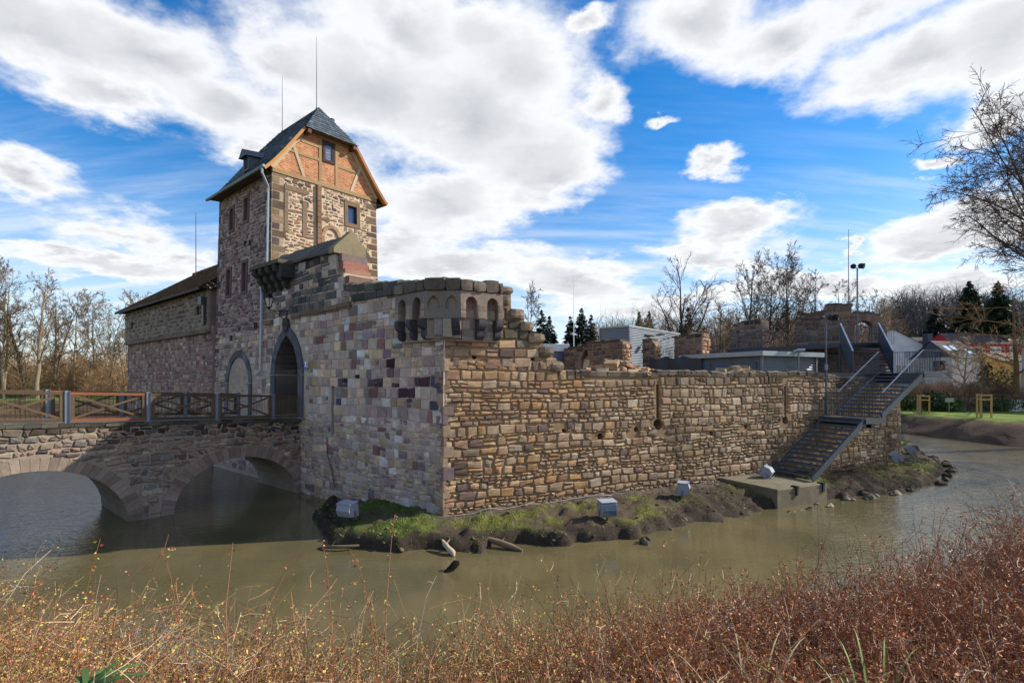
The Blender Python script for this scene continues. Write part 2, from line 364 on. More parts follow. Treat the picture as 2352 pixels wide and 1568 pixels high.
# template for one stone: 5x5 pillow
def stones(mb, fr, urange, vrange, inside, rowh, stw, pal, rng, relief=0.05, gap=0.02, rnd=0.05, jit=0.012, wave=0.03, split=0.25, merge=0.0, zdark=None, back=-0.03, tone=1.0, flat=0.0):
    U0 = []; U1 = []; V0 = []; V1 = []
    v = vrange[0]
    while v < vrange[1]:
        h = rowh(v, rng); u = urange[0] - rng.random() * .4
        while u < urange[1]:
            w = stw(h, v, rng)
            if rng.random() < split and h > .17:
                m = v + h * rng.uniform(.4, .6)
                for (a, b) in ((v, m), (m, v + h)):
                    if rng.random() < .5 and w > .3:
                        k = u + w * rng.uniform(.35, .65)
                        U0 += [u, k]; U1 += [k, u + w]; V0 += [a, a]; V1 += [b, b]
                    else: U0.append(u); U1.append(u + w); V0.append(a); V1.append(b)
            else: U0.append(u); U1.append(u + w); V0.append(v); V1.append(v + h)
            u += w
        v += h
    U0, U1, V0, V1 = [np.array(q) for q in (U0, U1, V0, V1)]
    U0 = np.maximum(U0, urange[0]); U1 = np.minimum(U1, urange[1])
    ok = (U1 - U0) > .07
    U0, U1, V0, V1 = U0[ok], U1[ok], V0[ok], V1[ok]
    e = .03
    ok = inside((U0 + U1) / 2, (V0 + V1) / 2)
    for a, b in ((U0 + e, V0 + e), (U1 - e, V0 + e), (U0 + e, V1 - e), (U1 - e, V1 - e)): ok &= inside(a, b)
    U0, U1, V0, V1 = U0[ok], U1[ok], V0[ok], V1[ok]
    N = len(U0)
    if N == 0: return
    g = gap * rng.uniform(.5, 1.5, (4, N)) / 2
    U0 = U0 + g[0]; U1 = U1 - g[1]; V0 = V0 + g[2]; V1 = V1 - g[3]
    wv = lambda u, q: wave * (np.sin(u * .8 + q * 1.7) + .5 * np.sin(u * 2.3 + q * 3.1))
    du, dv = U1 - U0, V1 - V0
    cj = rng.normal(0, jit, (N, 4, 2))
    s = np.array([0, .16, .5, .84, 1.0]); A, Bq = np.meshgrid(s, s, indexing='ij'); A = A.ravel(); Bq = Bq.ravel()
    ins = np.minimum(rnd, .3 * np.minimum(du, dv))
    def coord(t, L):  # absolute inset near edges
        t = np.tile(t, (N, 1)); L = L[:, None]; i = ins[:, None]
        return np.where(t == 0, 0, np.where(t == .16, i, np.where(t == .5, L / 2, np.where(t == .84, L - i, L))))
    cu, cv = coord(A, du), coord(Bq, dv)
    fa, fb = cu / du[:, None], cv / dv[:, None]
    ww = [(1 - fa) * (1 - fb), fa * (1 - fb), (1 - fa) * fb, fa * fb]
    ju = sum(w * cj[:, i:i + 1, 0] for i, w in enumerate(ww)); jv = sum(w * cj[:, i:i + 1, 1] for i, w in enumerate(ww))
    eu = (A == 0) | (A == 1); ev = (Bq == 0) | (Bq == 1)
    corner = eu & ev; ring = (eu | ev)
    # round corners inwards
    su = np.where(A == 0, 1, np.where(A == 1, -1, 0)); sv = np.where(Bq == 0, 1, np.where(Bq == 1, -1, 0))
    cu = cu + (corner * su)[None] * ins[:, None] * .38; cv = cv + (corner * sv)[None] * ins[:, None] * .38
    uu = U0[:, None] + cu + ju; vv = V0[:, None] + cv + jv
    R = relief * rng.uniform(.45, 1.35, (N, 1))
    inner = ~ring
    tilt = rng.normal(0, abs(relief) * .22, (N, 2))
    oo = np.where(ring[None], back, R + (inner[None] * rng.normal(0, abs(relief) * .18, (N, 25))) + tilt[:, :1] * (fa - .5) + tilt[:, 1:] * (fb - .5) + (1 - flat) * relief * .25 * ((np.abs(A - .5) < .1) & (np.abs(Bq - .5) < .1))[None])
    vv = vv + wv(uu, vv)
    P = fr(uu, vv, oo)
    col = pal((U0 + U1) / 2, (V0 + V1) / 2, rng, N) * tone
    if zdark is not None: col = col * zdark((U0 + U1) / 2, (V0 + V1) / 2, rng)[:, None]
    # patchy tint inside one stone
    cc = col[:, None, :] * rng.uniform(.86, 1.14, (N, 25, 1))
    i = np.arange(25).reshape(5, 5); q = np.stack([i[:-1, :-1], i[1:, :-1], i[1:, 1:], i[:-1, 1:]], -1).reshape(-1, 4)
    f = (q[None] + (np.arange(N) * 25)[:, None, None]).reshape(-1, 4)
    mb.add(P.reshape(-1, 3), f, cc.reshape(-1, 3))
_g = np.linspace(-1, 1, 4); _FB = []; _VB = []
def _mk():
    V = []; F = []
    for ax in range(3):
        for sg in (-1, 1):
            b = len(V)
            for i in range(4):
                for j in range(4):
                    p = [0, 0, 0]; p[ax] = sg; p[(ax + 1) % 3] = _g[i]; p[(ax + 2) % 3] = _g[j]; V.append(p)
            for i in range(3):
                for j in range(3):
                    q = [b + i * 4 + j, b + (i + 1) * 4 + j, b + (i + 1) * 4 + j + 1, b + i * 4 + j + 1]; F.append(q if sg > 0 else q[::-1])
    return np.array(V), np.array(F)
RBV, RBF = _mk()
def roughblock(mb, c, ax, ay, az, col, rng, rnd=.1, amp=.05):
    """weathered block: rounded edges and a chipped surface; same noise for shared edge points"""
    V = RBV.copy(); key = np.round(V * 3).astype(int); n1 = np.array([hash((k[0] * 73, k[1] * 19, k[2] * 37)) % 997 / 997. for k in key.tolist()]); ph = rng.random(3) * 9
    ext = (np.abs(V) > .99).sum(1); V = V * (1 - rnd * (ext - 1).clip(0)[:, None] * .6)
    V = V + amp * np.stack([np.sin(n1 * 40 + ph[0]), np.sin(n1 * 57 + ph[1]), np.sin(n1 * 71 + ph[2])], -1)
    ax, ay, az, c = [np.array(q, float) for q in (ax, ay, az, c)]
    mb.add(c + V[:, :1] * ax + V[:, 1:2] * ay + V[:, 2:] * az, RBF, np.array(col) * rng.uniform(.88, 1.12, (len(V), 1)))
def rb(mb, fr, u0, u1, v0, v1, o0, o1, col, rng, **k):
    P = lambda u, v, o: fr(u, v, o).reshape(3); c = P((u0 + u1) / 2, (v0 + v1) / 2, (o0 + o1) / 2)
    roughblock(mb, c, P(u1, (v0 + v1) / 2, (o0 + o1) / 2) - c, P((u0 + u1) / 2, (v0 + v1) / 2, o1) - c, (0, 0, (v1 - v0) / 2), col, rng, **k)
def palette(cols, wts, var=.14):
    cols = np.array([rgb(*c) for c in cols]); w = np.array(wts, float); w /= w.sum()
    def f(u, v, rng, N):
        i = rng.choice(len(cols), N, p=w); return cols[i] * rng.normal(1, var, (N, 1)).clip(.5, 1.6)
    return f
def zinterp(pts):
    xs = np.array([p[0] for p in pts], float); ys = np.array([p[1] for p in pts], float)
    return lambda x: np.interp(x, xs, ys)

EXEC = []
exec_parts = EXEC
# ================================================================== TERRAIN
ISL = [(-7.3, 21.5), (-7.25, 20.4), (-7.1, 19.2), (-6.6, 17.6), (-6.1, 16.6), (-5.2, 15.5), (-3.6, 14.8), (-2.2, 15.0), (-.94, 14.8), (0, 15.5), (.9, 15.3), (2.0, 15.8), (3.3, 15.7), (4.1, 16.4), (5.1, 16.7),
       (6.5, 17.9), (8.0, 18.4), (9.6, 19.7), (12.4, 21.1), (14.2, 21.8), (16.9, 22.5), (19.5, 24.4), (22.5, 27.2), (24.6, 30.5), (27.0, 34.5), (30.5, 40), (31.5, 45), (26, 50), (0, 52), (-25, 47), (-28.8, 41.3), (-11, 25.3)]
LBK = [(-12, -80), (-13, 7), (-17.5, 11.5), (-26, 11), (-37, 15), (-49, 23), (-56, 34), (-61, 48), (-62, 60), (-40, 66), (-12, 66), (8, 64), (26, 60), (34.5, 50), (36.2, 38), (43, 33.5), (70, 29), (200, 20), (1600, 20), (1600, 1600), (-1600, 1600), (-1600, -80)]
def smooth(a, b, x): t = np.clip((x - a) / (b - a), 0, 1); return t * t * (3 - 2 * t)
def ysh(x): return 6.7 + .32 * np.maximum(x, 0) + .05 * np.minimum(x, 0) + .35 * np.sin(x * .9)
def near_h(x, y):
    s = ysh(x) - y + .25 * (fbm(x * .9, y * .9) * 2)
    h = np.interp(s, [-1.2, 0, .5, 1.6, 7, 14], [-1.5, 0, .75, 1.75, 2.75, 2.9])
    return h + .11 * np.clip(x - 1, 0, 8) * smooth(.2, 2, s)
def far_h(x, y):
    sg = np.where(in_poly(x, y, LBK), 1, -1) * dist_poly(x, y, LBK)
    n = fbm(x * .35, y * .35) * 1.2
    left = smooth(-5, -25, x)
    top = 1.62 + .7 * left
    h = np.interp(sg + n * .8, [-1.4, 0, 2.6, 4.2], [-1.5, 0, .9, 1.0])
    h = np.where(h > 0, h * top, h) + (fbm(x * 1.5, y * 1.5, 4) * .35) * ((sg > 0) & (sg < 4.5))
    up = np.where(sg > 4, 1, 0)
    r = smooth(62, 160, y) * (7 - 3 * left) + smooth(120, 330, y) * (9 - 5 * left) * (1 + .25 * np.sin(x / 60.)) + smooth(40, 90, x) * smooth(100, 150, y) * 7
    r = r + smooth(45, 130, np.abs(x + 10)) * smooth(60, 110, y) * 2
    return h + up * (r + fbm(x * .1, y * .1) * .35)
def isl_h(x, y):
    s = np.where(in_poly(x, y, ISL), 1, -1) * dist_poly(x, y, ISL)
    n = fbm(x * 1.3, y * 1.3, 5)
    s = s + n * .75
    h = np.interp(s, [-.5, -.02, .07, .22, .6, 1.5], [-1.5, -.08, .2, .36, .47, .6])
    mud = np.exp(-((x - 7.4) / 2.2) ** 2) + np.exp(-((x - 15.5) / 2.) ** 2)
    h2 = np.interp(s, [-.5, -.05, .5, 1.1, 1.7], [-1.5, -.05, .2, .48, .6])
    h = h * (1 - mud.clip(0, 1)) + h2 * mud.clip(0, 1)
    rise = smooth(-4.2, -7, x) * -.35
    return h + (n * .22 + fbm(x * 4, y * 4) * .24 + fbm(x * 10, y * 10, 2) * .15) * (s > -.1) + rise * (s > .3), s, n
def steps(*segs):
    out = []
    for a, b, n in segs: out.append(np.linspace(a, b, n, endpoint=False))
    return np.concatenate(out)
xs = steps((-1500, -200, 14), (-200, -40, 40), (-40, -8.5, 42), (-8.5, 25, 290), (25, 60, 60), (60, 200, 40), (200, 1501, 15))
ys = steps((-80, -2, 10), (-2, 8.5, 46), (8.5, 14, 12), (14, 29, 160), (29, 66, 66), (66, 200, 50), (200, 1501, 16))
Xg, Yg = np.meshgrid(xs, ys, indexing='ij')
hn = near_h(Xg, Yg); hf = far_h(Xg, Yg); hi, si, ni = isl_h(Xg, Yg)
H = np.maximum(np.maximum(np.where(Yg < 13, hn, -1.5), hf), np.where((np.abs(Xg) < 45) & (Yg > 12) & (Yg < 60), hi, -1.5))
grass = np.array((.15, .175, .028)); olive = np.array((.13, .12, .04)); mud = np.array((.042, .032, .023)); soil = np.array((.095, .068, .046)); litter = np.array((.085, .055, .035)); dirt = np.array((.13, .10, .075))
nb = fbm(Xg * 1.1, Yg * 1.1, 5) + .5 * fbm(Xg * 5, Yg * 5, 3)
col = np.zeros(Xg.shape + (3,)) + litter
isl = (H == hi) & (hi > -1)
g1 = smooth(-.14, .14, nb)[..., None]
ic = soil * (1 - g1) + (olive * .45 + grass * .55) * g1
low = smooth(.44, .30, H)[..., None]; ic = ic * (1 - low) + (mud * 1.15) * low
mp = (np.exp(-((Xg - 7.6) / 2.0) ** 2) + np.exp(-((Xg - 15.5) / 2.) ** 2)).clip(0, 1)[..., None]; ic = ic * (1 - mp) + mud * 1.4 * mp
wd = ((Xg - C0[0]) * ND[0] + (Yg - C0[1]) * ND[1]); wa = -((Xg - G0[0]) * DD[0] + (Yg - G0[1]) * DD[1])
pth = (smooth(.9, .2, np.abs(np.where(Xg > -2.2, wd, wa)) - .1) * smooth(-.3, .1, nb + .15))[..., None]; ic = ic * (1 - pth) + dirt * pth
lg = (smooth(-1.5, -3.5, Xg) * smooth(-.25, 0, nb) * smooth(.3, .42, H))[..., None]; ic = ic * (1 - lg) + np.array((.07, .10, .018)) * lg
col[isl] = ic[isl]
fm = (H == hf) & (hf > -1) & ~isl
lawn = (smooth(1.45, 1.6, H) * smooth(62, 57, Yg))[..., None]
fc = np.array((.10, .065, .042)) * (1 - lawn) + np.array((.17, .24, .035)) * lawn
lf = (smooth(-15, -25, Xg) * smooth(2.1, 2.25, H) * smooth(-.25, .05, fbm(Xg * .2, Yg * .2) + .12))[..., None]
fc = fc * (1 - lf) + np.array((.13, .19, .03)) * lf
hl = smooth(120, 200, Yg)[..., None]; fc = fc * (1 - hl) + np.array((.05, .045, .03)) * hl
fc = fc * (.75 + 1.0 * (fbm(Xg * 1.3, Yg * 1.3, 5) + .3))[..., None] * (1 - .3 * (fbm(Xg * .5, Yg * .5) > .06)[..., None])
col[fm] = fc[fm]
gx_, gy_ = np.gradient(H, xs, ys); st_ = (smooth(.55, 1.3, np.hypot(gx_, gy_)) * isl)[..., None]; col = col * (1 - st_) + np.array((.058, .044, .032)) * st_
nI, nJ = Xg.shape; idx = np.arange(nI * nJ).reshape(nI, nJ)
q = np.stack([idx[:-1, :-1], idx[1:, :-1], idx[1:, 1:], idx[:-1, 1:]], -1).reshape(-1, 4)
mb = MB(); mb.add(np.stack([Xg, Yg, H], -1).reshape(-1, 3), q, col.reshape(-1, 3))
o = mb.build('ground', 'earth', loc=(0, 0, 0), smooth=True); tag(o, 'earth banks, lawns and wooded slopes around the moat', kind='structure')
mb = MB(); wx = np.linspace(-70, 75, 30); wy = np.linspace(2, 70, 20); a, b = np.meshgrid(wx, wy, indexing='ij'); ii = np.arange(600).reshape(30, 20)
mb.add(np.stack([a, b, a * 0], -1).reshape(-1, 3), np.stack([ii[:-1, :-1], ii[1:, :-1], ii[1:, 1:], ii[:-1, 1:]], -1).reshape(-1, 4), (.1, .1, .1))
tag(mb.build('water', 'water', loc=(0, 0, 0)), 'murky olive moat water with ripples', kind='structure')
# courtyard ground behind the walls
cy = [Bp(.8, -.9, 0), Bp(25.0, -.9, 0), Bp(25.0, -18, 0), Wp(24, 12, 0), Wp(11, 7, 0), Wp(3.6, 6.5, 0), Wp(3.6, 1.2, 0), Wp(-8.6, 1.2, 0)]
mb = MB(); n = len(cy); tr = tessellate_polygon([[Vector((p[0], p[1], 0)) for p in cy]])
mb.add([(p[0], p[1], 3.2) for p in cy], [list(t) for t in tr], (.10, .085, .065))
tag(mb.build('courtyard_ground', 'earth', loc=(0, 0, 0)), 'packed earth of the castle courtyard', kind='structure')

def hgt(x, y):
    x = np.atleast_1d(np.asarray(x, float)); y = np.atleast_1d(np.asarray(y, float))
    return np.maximum(np.maximum(np.where(y < 13, near_h(x, y), -1.5), far_h(x, y)), np.where((np.abs(x) < 45) & (y > 12) & (y < 60), isl_h(x, y)[0], -1.5))

# ================================================================== CASTLE WALLS
MORT = rgb(176, 162, 148); MORTB = rgb(140, 116, 88); CREAM = rgb(205, 186, 160); DARK = rgb(30, 28, 28)
frA = mkframe((G0[0], G0[1]), WD, -DD, batter=.012)
frB = mkframe((C0[0], C0[1]), TD, ND, batter=.012)
def arch_pts(c, half, zb, zs, rise, n=10, pointed=True):
    """opening outline, bottom left, up and over, to bottom right"""
    L = []; R = []
    if pointed:
        Rr = (half * half + rise * rise) / (2 * half); a1 = math.asin(min(1, rise / Rr))
        for i in range(n + 1):
            a = a1 * i / n; L.append((c - half + Rr - Rr * math.cos(a), zs + Rr * math.sin(a)))
        R = [(2 * c - x, z) for x, z in L[:-1]][::-1]
        P = L + R
    else:
        P = [(c - half * math.cos(PI * i / (2 * n)), zs + rise * math.sin(PI * i / (2 * n))) for i in range(2 * n + 1)]
    return [(c - half, zb)] + P + [(c + half, zb)]
def arch_ring(mb, fr, inner, outer, o0, o1, col, nstones=None):
    n = len(inner)
    for i in range(n - 1):
        a, b, c_, d_ = inner[i], inner[i + 1], outer[i + 1], outer[i]
        ex = rngG.uniform(.86, 1.0) if nstones else 1.0; c_ = (b[0] + (c_[0] - b[0]) * ex, b[1] + (c_[1] - b[1]) * ex); d_ = (a[0] + (d_[0] - a[0]) * ex, a[1] + (d_[1] - a[1]) * ex)
        if abs(a[0] - b[0]) + abs(a[1] - b[1]) < 1e-5: continue
        k = rngG.uniform(.72, 1.28)
        g = .02
        lerp = lambda p, q, t: (p[0] + (q[0] - p[0]) * t, p[1] + (q[1] - p[1]) * t)
        a2, b2 = lerp(a, b, g), lerp(a, b, 1 - g); d2, c2 = lerp(d_, c_, g), lerp(d_, c_, 1 - g)
        v = np.concatenate([np.array([fr(p[0], p[1], o0 + rngG.uniform(-.004, .004)) for p in (a2, b2, c2, d2)]), np.array([fr(p[0], p[1], o1) for p in (a2, b2, c2, d2)])]).reshape(-1, 3)
        mb.add(v, [[0, 1, 2, 3], [0, 4, 5, 1], [1, 5, 6, 2], [2, 6, 7, 3], [3, 7, 4, 0]], np.array(col) * k)
# ---- gate wall (north-west curtain)
GW = root('gate_wall', Wp(-2.6, .5, 0), 'tall shaded castle wall with the pointed gate arch at the end of the bridge', 'castle wall')
topA = zinterp([(-9.1, 8.12), (-7.4, 8.2), (-7.39, 8.12), (-6.6, 8.3), (-4.7, 8.42), (-4.69, 8.42), (-3.2, 8.6), (-3.19, 9.2), (-2.65, 9.25), (-2.6, 10.05), (3.85, 10.05)])
gin = arch_pts(1.35, 1.1, 3.2, 5.1, 1.75); gout = arch_pts(1.35, 1.5, 3.2, 5.1, 2.2)
outerA = [(-9.1, -1.2), (3.85, -1.2)] + [(x, float(topA(x)) - .12) for x in (3.85, -2.6, -2.66, -3.19, -3.2, -4.7, -6.6, -7.4, -9.1)]
slitA = [(-3.45, 2.75), (-3.3, 2.75), (-3.3, 4.75), (-3.45, 4.75)]
slitA = [(-2.62, 2.6), (-2.38, 2.6), (-2.38, 4.75), (-2.62, 4.75)]
mb = MB(); extrude(mb, frA, outerA, [gin, slitA], -.02, -1.5, MORT)
palA0 = palette([(176, 162, 148), (164, 148, 138), (148, 128, 124), (178, 160, 132), (184, 176, 170), (132, 116, 110), (162, 142, 116), (132, 98, 94), (116, 108, 106), (184, 160, 144), (154, 140, 128)], [5, 5, 3, 4, 3, 2, 3, .9, 2, 3, 4])
palAd = palette([(62, 44, 52), (80, 62, 70), (72, 72, 84), (66, 50, 60), (120, 100, 70), (96, 84, 86)], [3, 3, 2.5, 2, 1, 2])
palAl = palette([(168, 166, 168), (176, 174, 176), (140, 128, 134), (128, 104, 112), (130, 112, 94)], [2, 2, 3, 3, 2])
palAp = palette([(86, 84, 84), (104, 94, 92), (116, 104, 94), (74, 72, 74)], [3, 3, 2, 2])
def palA(u, v, rng, N):
    c = palA0(u, v, rng, N); d = palAd(u, v, rng, N); l = palAl(u, v, rng, N); p = palAp(u, v, rng, N)
    m = (rng.random(N) < .5 * np.exp(-((v - 4.75 - .03 * u) / .4) ** 2) * (u < -2.5)); c = np.where(m[:, None], d, c)
    m = (rng.random(N) < .5 * np.exp(-((v - 6.6) / .8) ** 2) * (u < -3)); c = np.where(m[:, None], l, c)
    m = (v > 7.9) & (u > -2.7) & (rng.random(N) < .75); c = np.where(m[:, None], p, c)
    return c
def insA(u, v):
    ok = (v < topA(u) + .02)
    ok &= ~in_poly(u, v, gout) & ~in_poly(u, v, slitA)
    return ok
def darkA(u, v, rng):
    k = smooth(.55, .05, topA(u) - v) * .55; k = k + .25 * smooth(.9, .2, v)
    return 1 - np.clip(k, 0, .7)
rA = np.random.default_rng(11)
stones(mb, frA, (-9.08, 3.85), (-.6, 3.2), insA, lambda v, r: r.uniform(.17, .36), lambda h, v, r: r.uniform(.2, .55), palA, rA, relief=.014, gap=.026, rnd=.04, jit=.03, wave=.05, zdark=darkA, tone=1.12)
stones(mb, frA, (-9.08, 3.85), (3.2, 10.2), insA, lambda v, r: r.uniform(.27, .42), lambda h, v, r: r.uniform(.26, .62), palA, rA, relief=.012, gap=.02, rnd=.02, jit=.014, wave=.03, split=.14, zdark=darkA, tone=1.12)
# back and end skin
mb.build('masonry', 'stone', GW)
mb = MB(); arch_ring(mb, frA, gin, gout, .06, -1.3, rgb(88, 90, 94)); mb.build('gate_arch', 'smoothstone', GW)
mb = MB(); k = [(1.35 + a, 7.15 + b) for a, b in ((-.16, -.1), (.16, -.1), (.24, .2), (.18, .42), (0, .5), (-.18, .42), (-.24, .2))]
extrude(mb, frA, k, [], .14, -.02, rgb(74, 72, 74)); lathe(mb, frA(1.35, 7.42, .1), [(.0, .16), (.09, .12), (.14, 0.0), (.12, -.1)], 8, rgb(84, 82, 84), axis=(-DD[0], -DD[1], 0)); mb.build('keystone', 'smoothstone', GW)
# passage behind the gate: side walls, vault, door
mb = MB()
frP = frA
pin = arch_pts(1.35, 1.32, 3.2, 5.3, 1.6)
for i in range(len(pin) - 1):
    a, b = pin[i], pin[i + 1]
    v = np.concatenate([np.array([frA(p[0], p[1], oo) for p in (a, b)]) for oo in (-1.48, -5.0)]).reshape(-1, 3)
    mb.add(v, [[0, 2, 3, 1]], rgb(120, 108, 98))
mb.build('passage_vault', 'smoothstone', GW)
mb = MB()   # timber gate leaf, half open, with a small doorway to the yard beyond
extrude(mb, frA, [(1.1, 3.22), (1.1, 6.7), (1.7, 6.5), (2.1, 5.9), (2.43, 5.2), (2.43, 3.22)], [], -1.1, -1.18, rgb(70, 74, 72))
for i in range(6): fbox(mb, frA, 1.14 + i * .2, 1.16 + i * .2, 3.3, 5.6, -1.08, -1.1, rgb(40, 44, 44))
mb.build('gate_leaf', 'wood', GW)
mb = MB()
for i in range(9): fbox(mb, frA, .27 + i * .092, .33 + i * .092, 4.9, 6.6 - abs(i - 7) * .16, -1.1, -1.14, rgb(62, 60, 56))
fbox(mb, frA, .25, 1.1, 4.84, 4.92, -1.09, -1.15, rgb(50, 48, 46)); mb.build('grille', 'steel', GW)
# string course
mb = MB()
for (u0, u1, z) in ((.9, .1, 7.62), (.09, -.9, 7.66), (-.91, -1.9, 7.64), (-1.91, -2.9, 7.68), (-2.91, -3.8, 7.72)):
    u1, u0 = u0, u1
    for (v0, v1, oo) in ((z, z + .17, .11), (z - .08, z, .06)): fbox(mb, frA, u0 + .006, u1 - .006, v0, v1 - .003, -.02, oo, np.array(rgb(112, 98, 84)) * rngG.uniform(.85, 1.15))
for (u0, u1) in ((-4.8, -3.95), (-5.6, -4.82), (-6.5, -5.62), (-7.2, -6.52)):
    z = 8.0; fbox(mb, frA, u0, u1 - .01, z - .14, z + .1, -.02, .12, np.array(rgb(74, 72, 70)) * rngG.uniform(.8, 1.2))
fbox(mb, frA, 2.75, 3.5, 7.45, 7.66, -.02, .14, rgb(120, 100, 84))
mb.build('string_course', 'smoothstone', GW)
# coping: small stone roof on the parapet
mb = MB()
def prism(mb, fr, u0, u1, sec, col):
    n = len(sec); a = np.array([fr(u0, z, oo) for oo, z in sec]).reshape(-1, 3); b = np.array([fr(u1, z, oo) for oo, z in sec]).reshape(-1, 3)
    mb.add(np.vstack([a, b]), [[i, (i + 1) % n, n + (i + 1) % n, n + i] for i in range(n)], col)
    for base in (a, b):
        c = base.mean(0, keepdims=True); mb.add(np.vstack([base, c]), [[i, (i + 1) % n, n] for i in range(n)], col)
u = -2.72
while u < 3.3:
    w = rngG.uniform(.45, .8); w = min(w, 3.3 - u); dz = rngG.uniform(-.03, .03)
    prism(mb, frA, u + .006, u + w - .006, [(.13, 10.0 + dz), (.13, 10.12 + dz), (-.62, 10.85 + dz), (-.8, 10.85 + dz), (-1.55, 10.1), (-1.55, 9.95)], np.array(rgb(92, 90, 82)) * rngG.uniform(.75, 1.25)); u += w
prism(mb, frA, -2.76, -2.35, [(.16, 9.94), (.16, 10.16), (-.6, 10.92), (-.74, 10.92), (-1.3, 10.3), (-1.3, 9.94)], rgb(126, 116, 92))
mb.build('coping', 'smoothstone', GW)
mb = MB()
for (a_, b_, c_, d_, cc_) in ((-2.98, -2.6, 9.3, 9.62, (140, 96, 84)), (-2.9, -2.6, 9.63, 9.93, (112, 98, 92)), (-3.15, -2.6, 8.98, 9.29, (146, 112, 92)), (-3.45, -3.0, 8.68, 8.97, (120, 96, 84)), (-3.7, -3.2, 8.42, 8.67, (92, 84, 78))): fbox(mb, frA, a_, b_, c_, d_, -1.3, -.03 - .12 * rngG.random(), rgb(*cc_))
prism(mb, frA, -4.2, -3.1, [(-.5, 8.4), (-.5, 8.6), (-.8, 8.8), (-1.5, 8.75), (-1.5, 8.4)], rgb(150, 126, 98))
u = -9.0
while u < -3.3:
    w = rngG.uniform(.35, .6); z = float(topA(u + w / 2)); prism(mb, frA, u + .01, min(u + w, -3.3) - .01, [(.05, z - .22), (.07, z + .02), (-.1, z + rngG.uniform(.04, .12)), (-1.3, z + .06), (-1.5, z - .05), (-1.5, z - .22)], np.array(rgb(92, 88, 82)) * rngG.uniform(.65, 1.3)); u += w
mb.build('wall_cap', 'stone', GW)
# machicolation corbels above the gate
mb = MB(); fbox(mb, frA, .75, 3.62, 9.95, 10.12, -.3, .75, rgb(84, 82, 70)); fbox(mb, frA, .72, 1.0, 9.35, 9.94, -.02, .6, rgb(60, 60, 58)); mb.build('machicolation_slab', 'smoothstone', GW)
for i in range(4):
    mb = MB(); u0 = 1.12 + i * .68
    extrude(mb, lambda a, z, oo, u0=u0: frA(u0 + .15 + oo, z, a), [(-.05, 9.93), (.72, 9.93), (.72, 9.82), (.66, 9.68), (.5, 9.6), (.48, 9.45), (.4, 9.33), (.28, 9.27), (.26, 9.1), (.18, 9.0), (.02, 8.95), (-.05, 8.95)], [], -.15, .15, rgb(66, 64, 60)); mb.build('corbel', 'smoothstone', GW)

# ---- river wall (sunlit)
RW = root('river_wall', Bp(13, -.5, 0), 'long sunlit curtain wall of rounded rubble stones facing the moat', 'castle wall')
tB = [(0, 8.1), (2.15, 8.1), (2.16, 8.12), (2.5, 8.05), (2.52, 7.42), (3.0, 7.36), (3.02, 6.95), (3.35, 6.9), (3.37, 6.55), (3.75, 6.5), (3.77, 6.16), (4.15, 6.1), (4.17, 5.7), (4.6, 5.6), (4.62, 5.16), (5.2, 5.14), (8.8, 5.08), (9.0, 5.2), (11.5, 5.16), (12.4, 5.1), (14.7, 5.14), (18.4, 5.18), (20.4, 4.95), (26.0, 4.85)]
topB = zinterp(tB)
SL1 = [(8.92, 3.35), (9.07, 3.35), (9.07, 4.68), (8.92, 4.68)]; SL2 = [(16.55, 3.2), (16.68, 3.2), (16.68, 4.55), (16.55, 4.55)]
hole = lambda cu, cv, r: [(cu + r * math.cos(2 * PI * i / 10), cv + r * math.sin(2 * PI * i / 10)) for i in range(10)]
SH1 = hole(9.0, 3.1, .24); SH2 = hole(16.6, 3.0, .2)
putlog = [(1.15, 5.63, .085), (3.36, 5.6, .085), (4.35, 5.05, .08), (2.95, 7.03, .08), (4.6, 3.0, .12), (6.2, 2.75, .13), (7.9, 2.95, .11), (11.9, 2.6, .11), (14.0, 2.8, .11), (10.1, 3.95, .06)]
hl = [hole(*p) for p in putlog]
outerB = [(0, -1.2), (26, -1.2)] + [(x, z - .1) for x, z in tB[::-1]]
mb = MB(); extrude(mb, frB, outerB, [SL1[::-1] if 0 else SL1, SL2, SH1, SH2] + hl, -.02, -1.4, MORTB)
palB0 = palette([(176, 152, 124), (172, 142, 108), (152, 126, 110), (126, 108, 104), (164, 144, 124), (172, 158, 140), (184, 174, 160), (140, 118, 98), (164, 134, 102), (110, 96, 92), (150, 132, 116)], [5, 3, 2.5, 1.6, 6, 3, .6, 2.5, 1.8, 1.5, 4], .12)
palB1 = palette([(168, 154, 134), (156, 144, 128), (174, 164, 148), (148, 132, 116), (156, 138, 114), (132, 122, 112), (148, 126, 110), (186, 178, 166)], [5, 5, 2.5, 4, 3, 3, 1.5, .5], .12)
palBt = palette([(120, 112, 104), (96, 90, 84), (80, 76, 72), (140, 130, 118)], [3, 3, 2, 2])
def palB(u, v, rng, N):
    m = rng.random(N) < smooth(3, 9, u) * .85 + .08; c = np.where(m[:, None], palB1(u, v, rng, N), palB0(u, v, rng, N))
    m = rng.random(N) < smooth(5.6, 6.4, v) * .7; c = np.where(m[:, None], palBt(u, v, rng, N), c)
    return c
hp = [(p[0], p[1], p[2]) for p in putlog] + [(9.0, 3.1, .24), (16.6, 3.0, .2)]
def insB(u, v):
    ok = v < topB(u) + .03
    for L in (SL1, SL2): ok &= ~((u > L[0][0] - .03) & (u < L[1][0] + .03) & (v > L[0][1]) & (v < L[2][1]))
    for a, b, r in hp: ok &= np.hypot(u - a, v - b) > r * .9
    return ok
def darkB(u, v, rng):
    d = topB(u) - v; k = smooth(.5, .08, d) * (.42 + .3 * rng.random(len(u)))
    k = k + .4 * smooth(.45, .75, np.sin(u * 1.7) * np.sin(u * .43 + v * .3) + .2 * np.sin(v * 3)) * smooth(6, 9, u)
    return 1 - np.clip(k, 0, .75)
rB = np.random.default_rng(21)
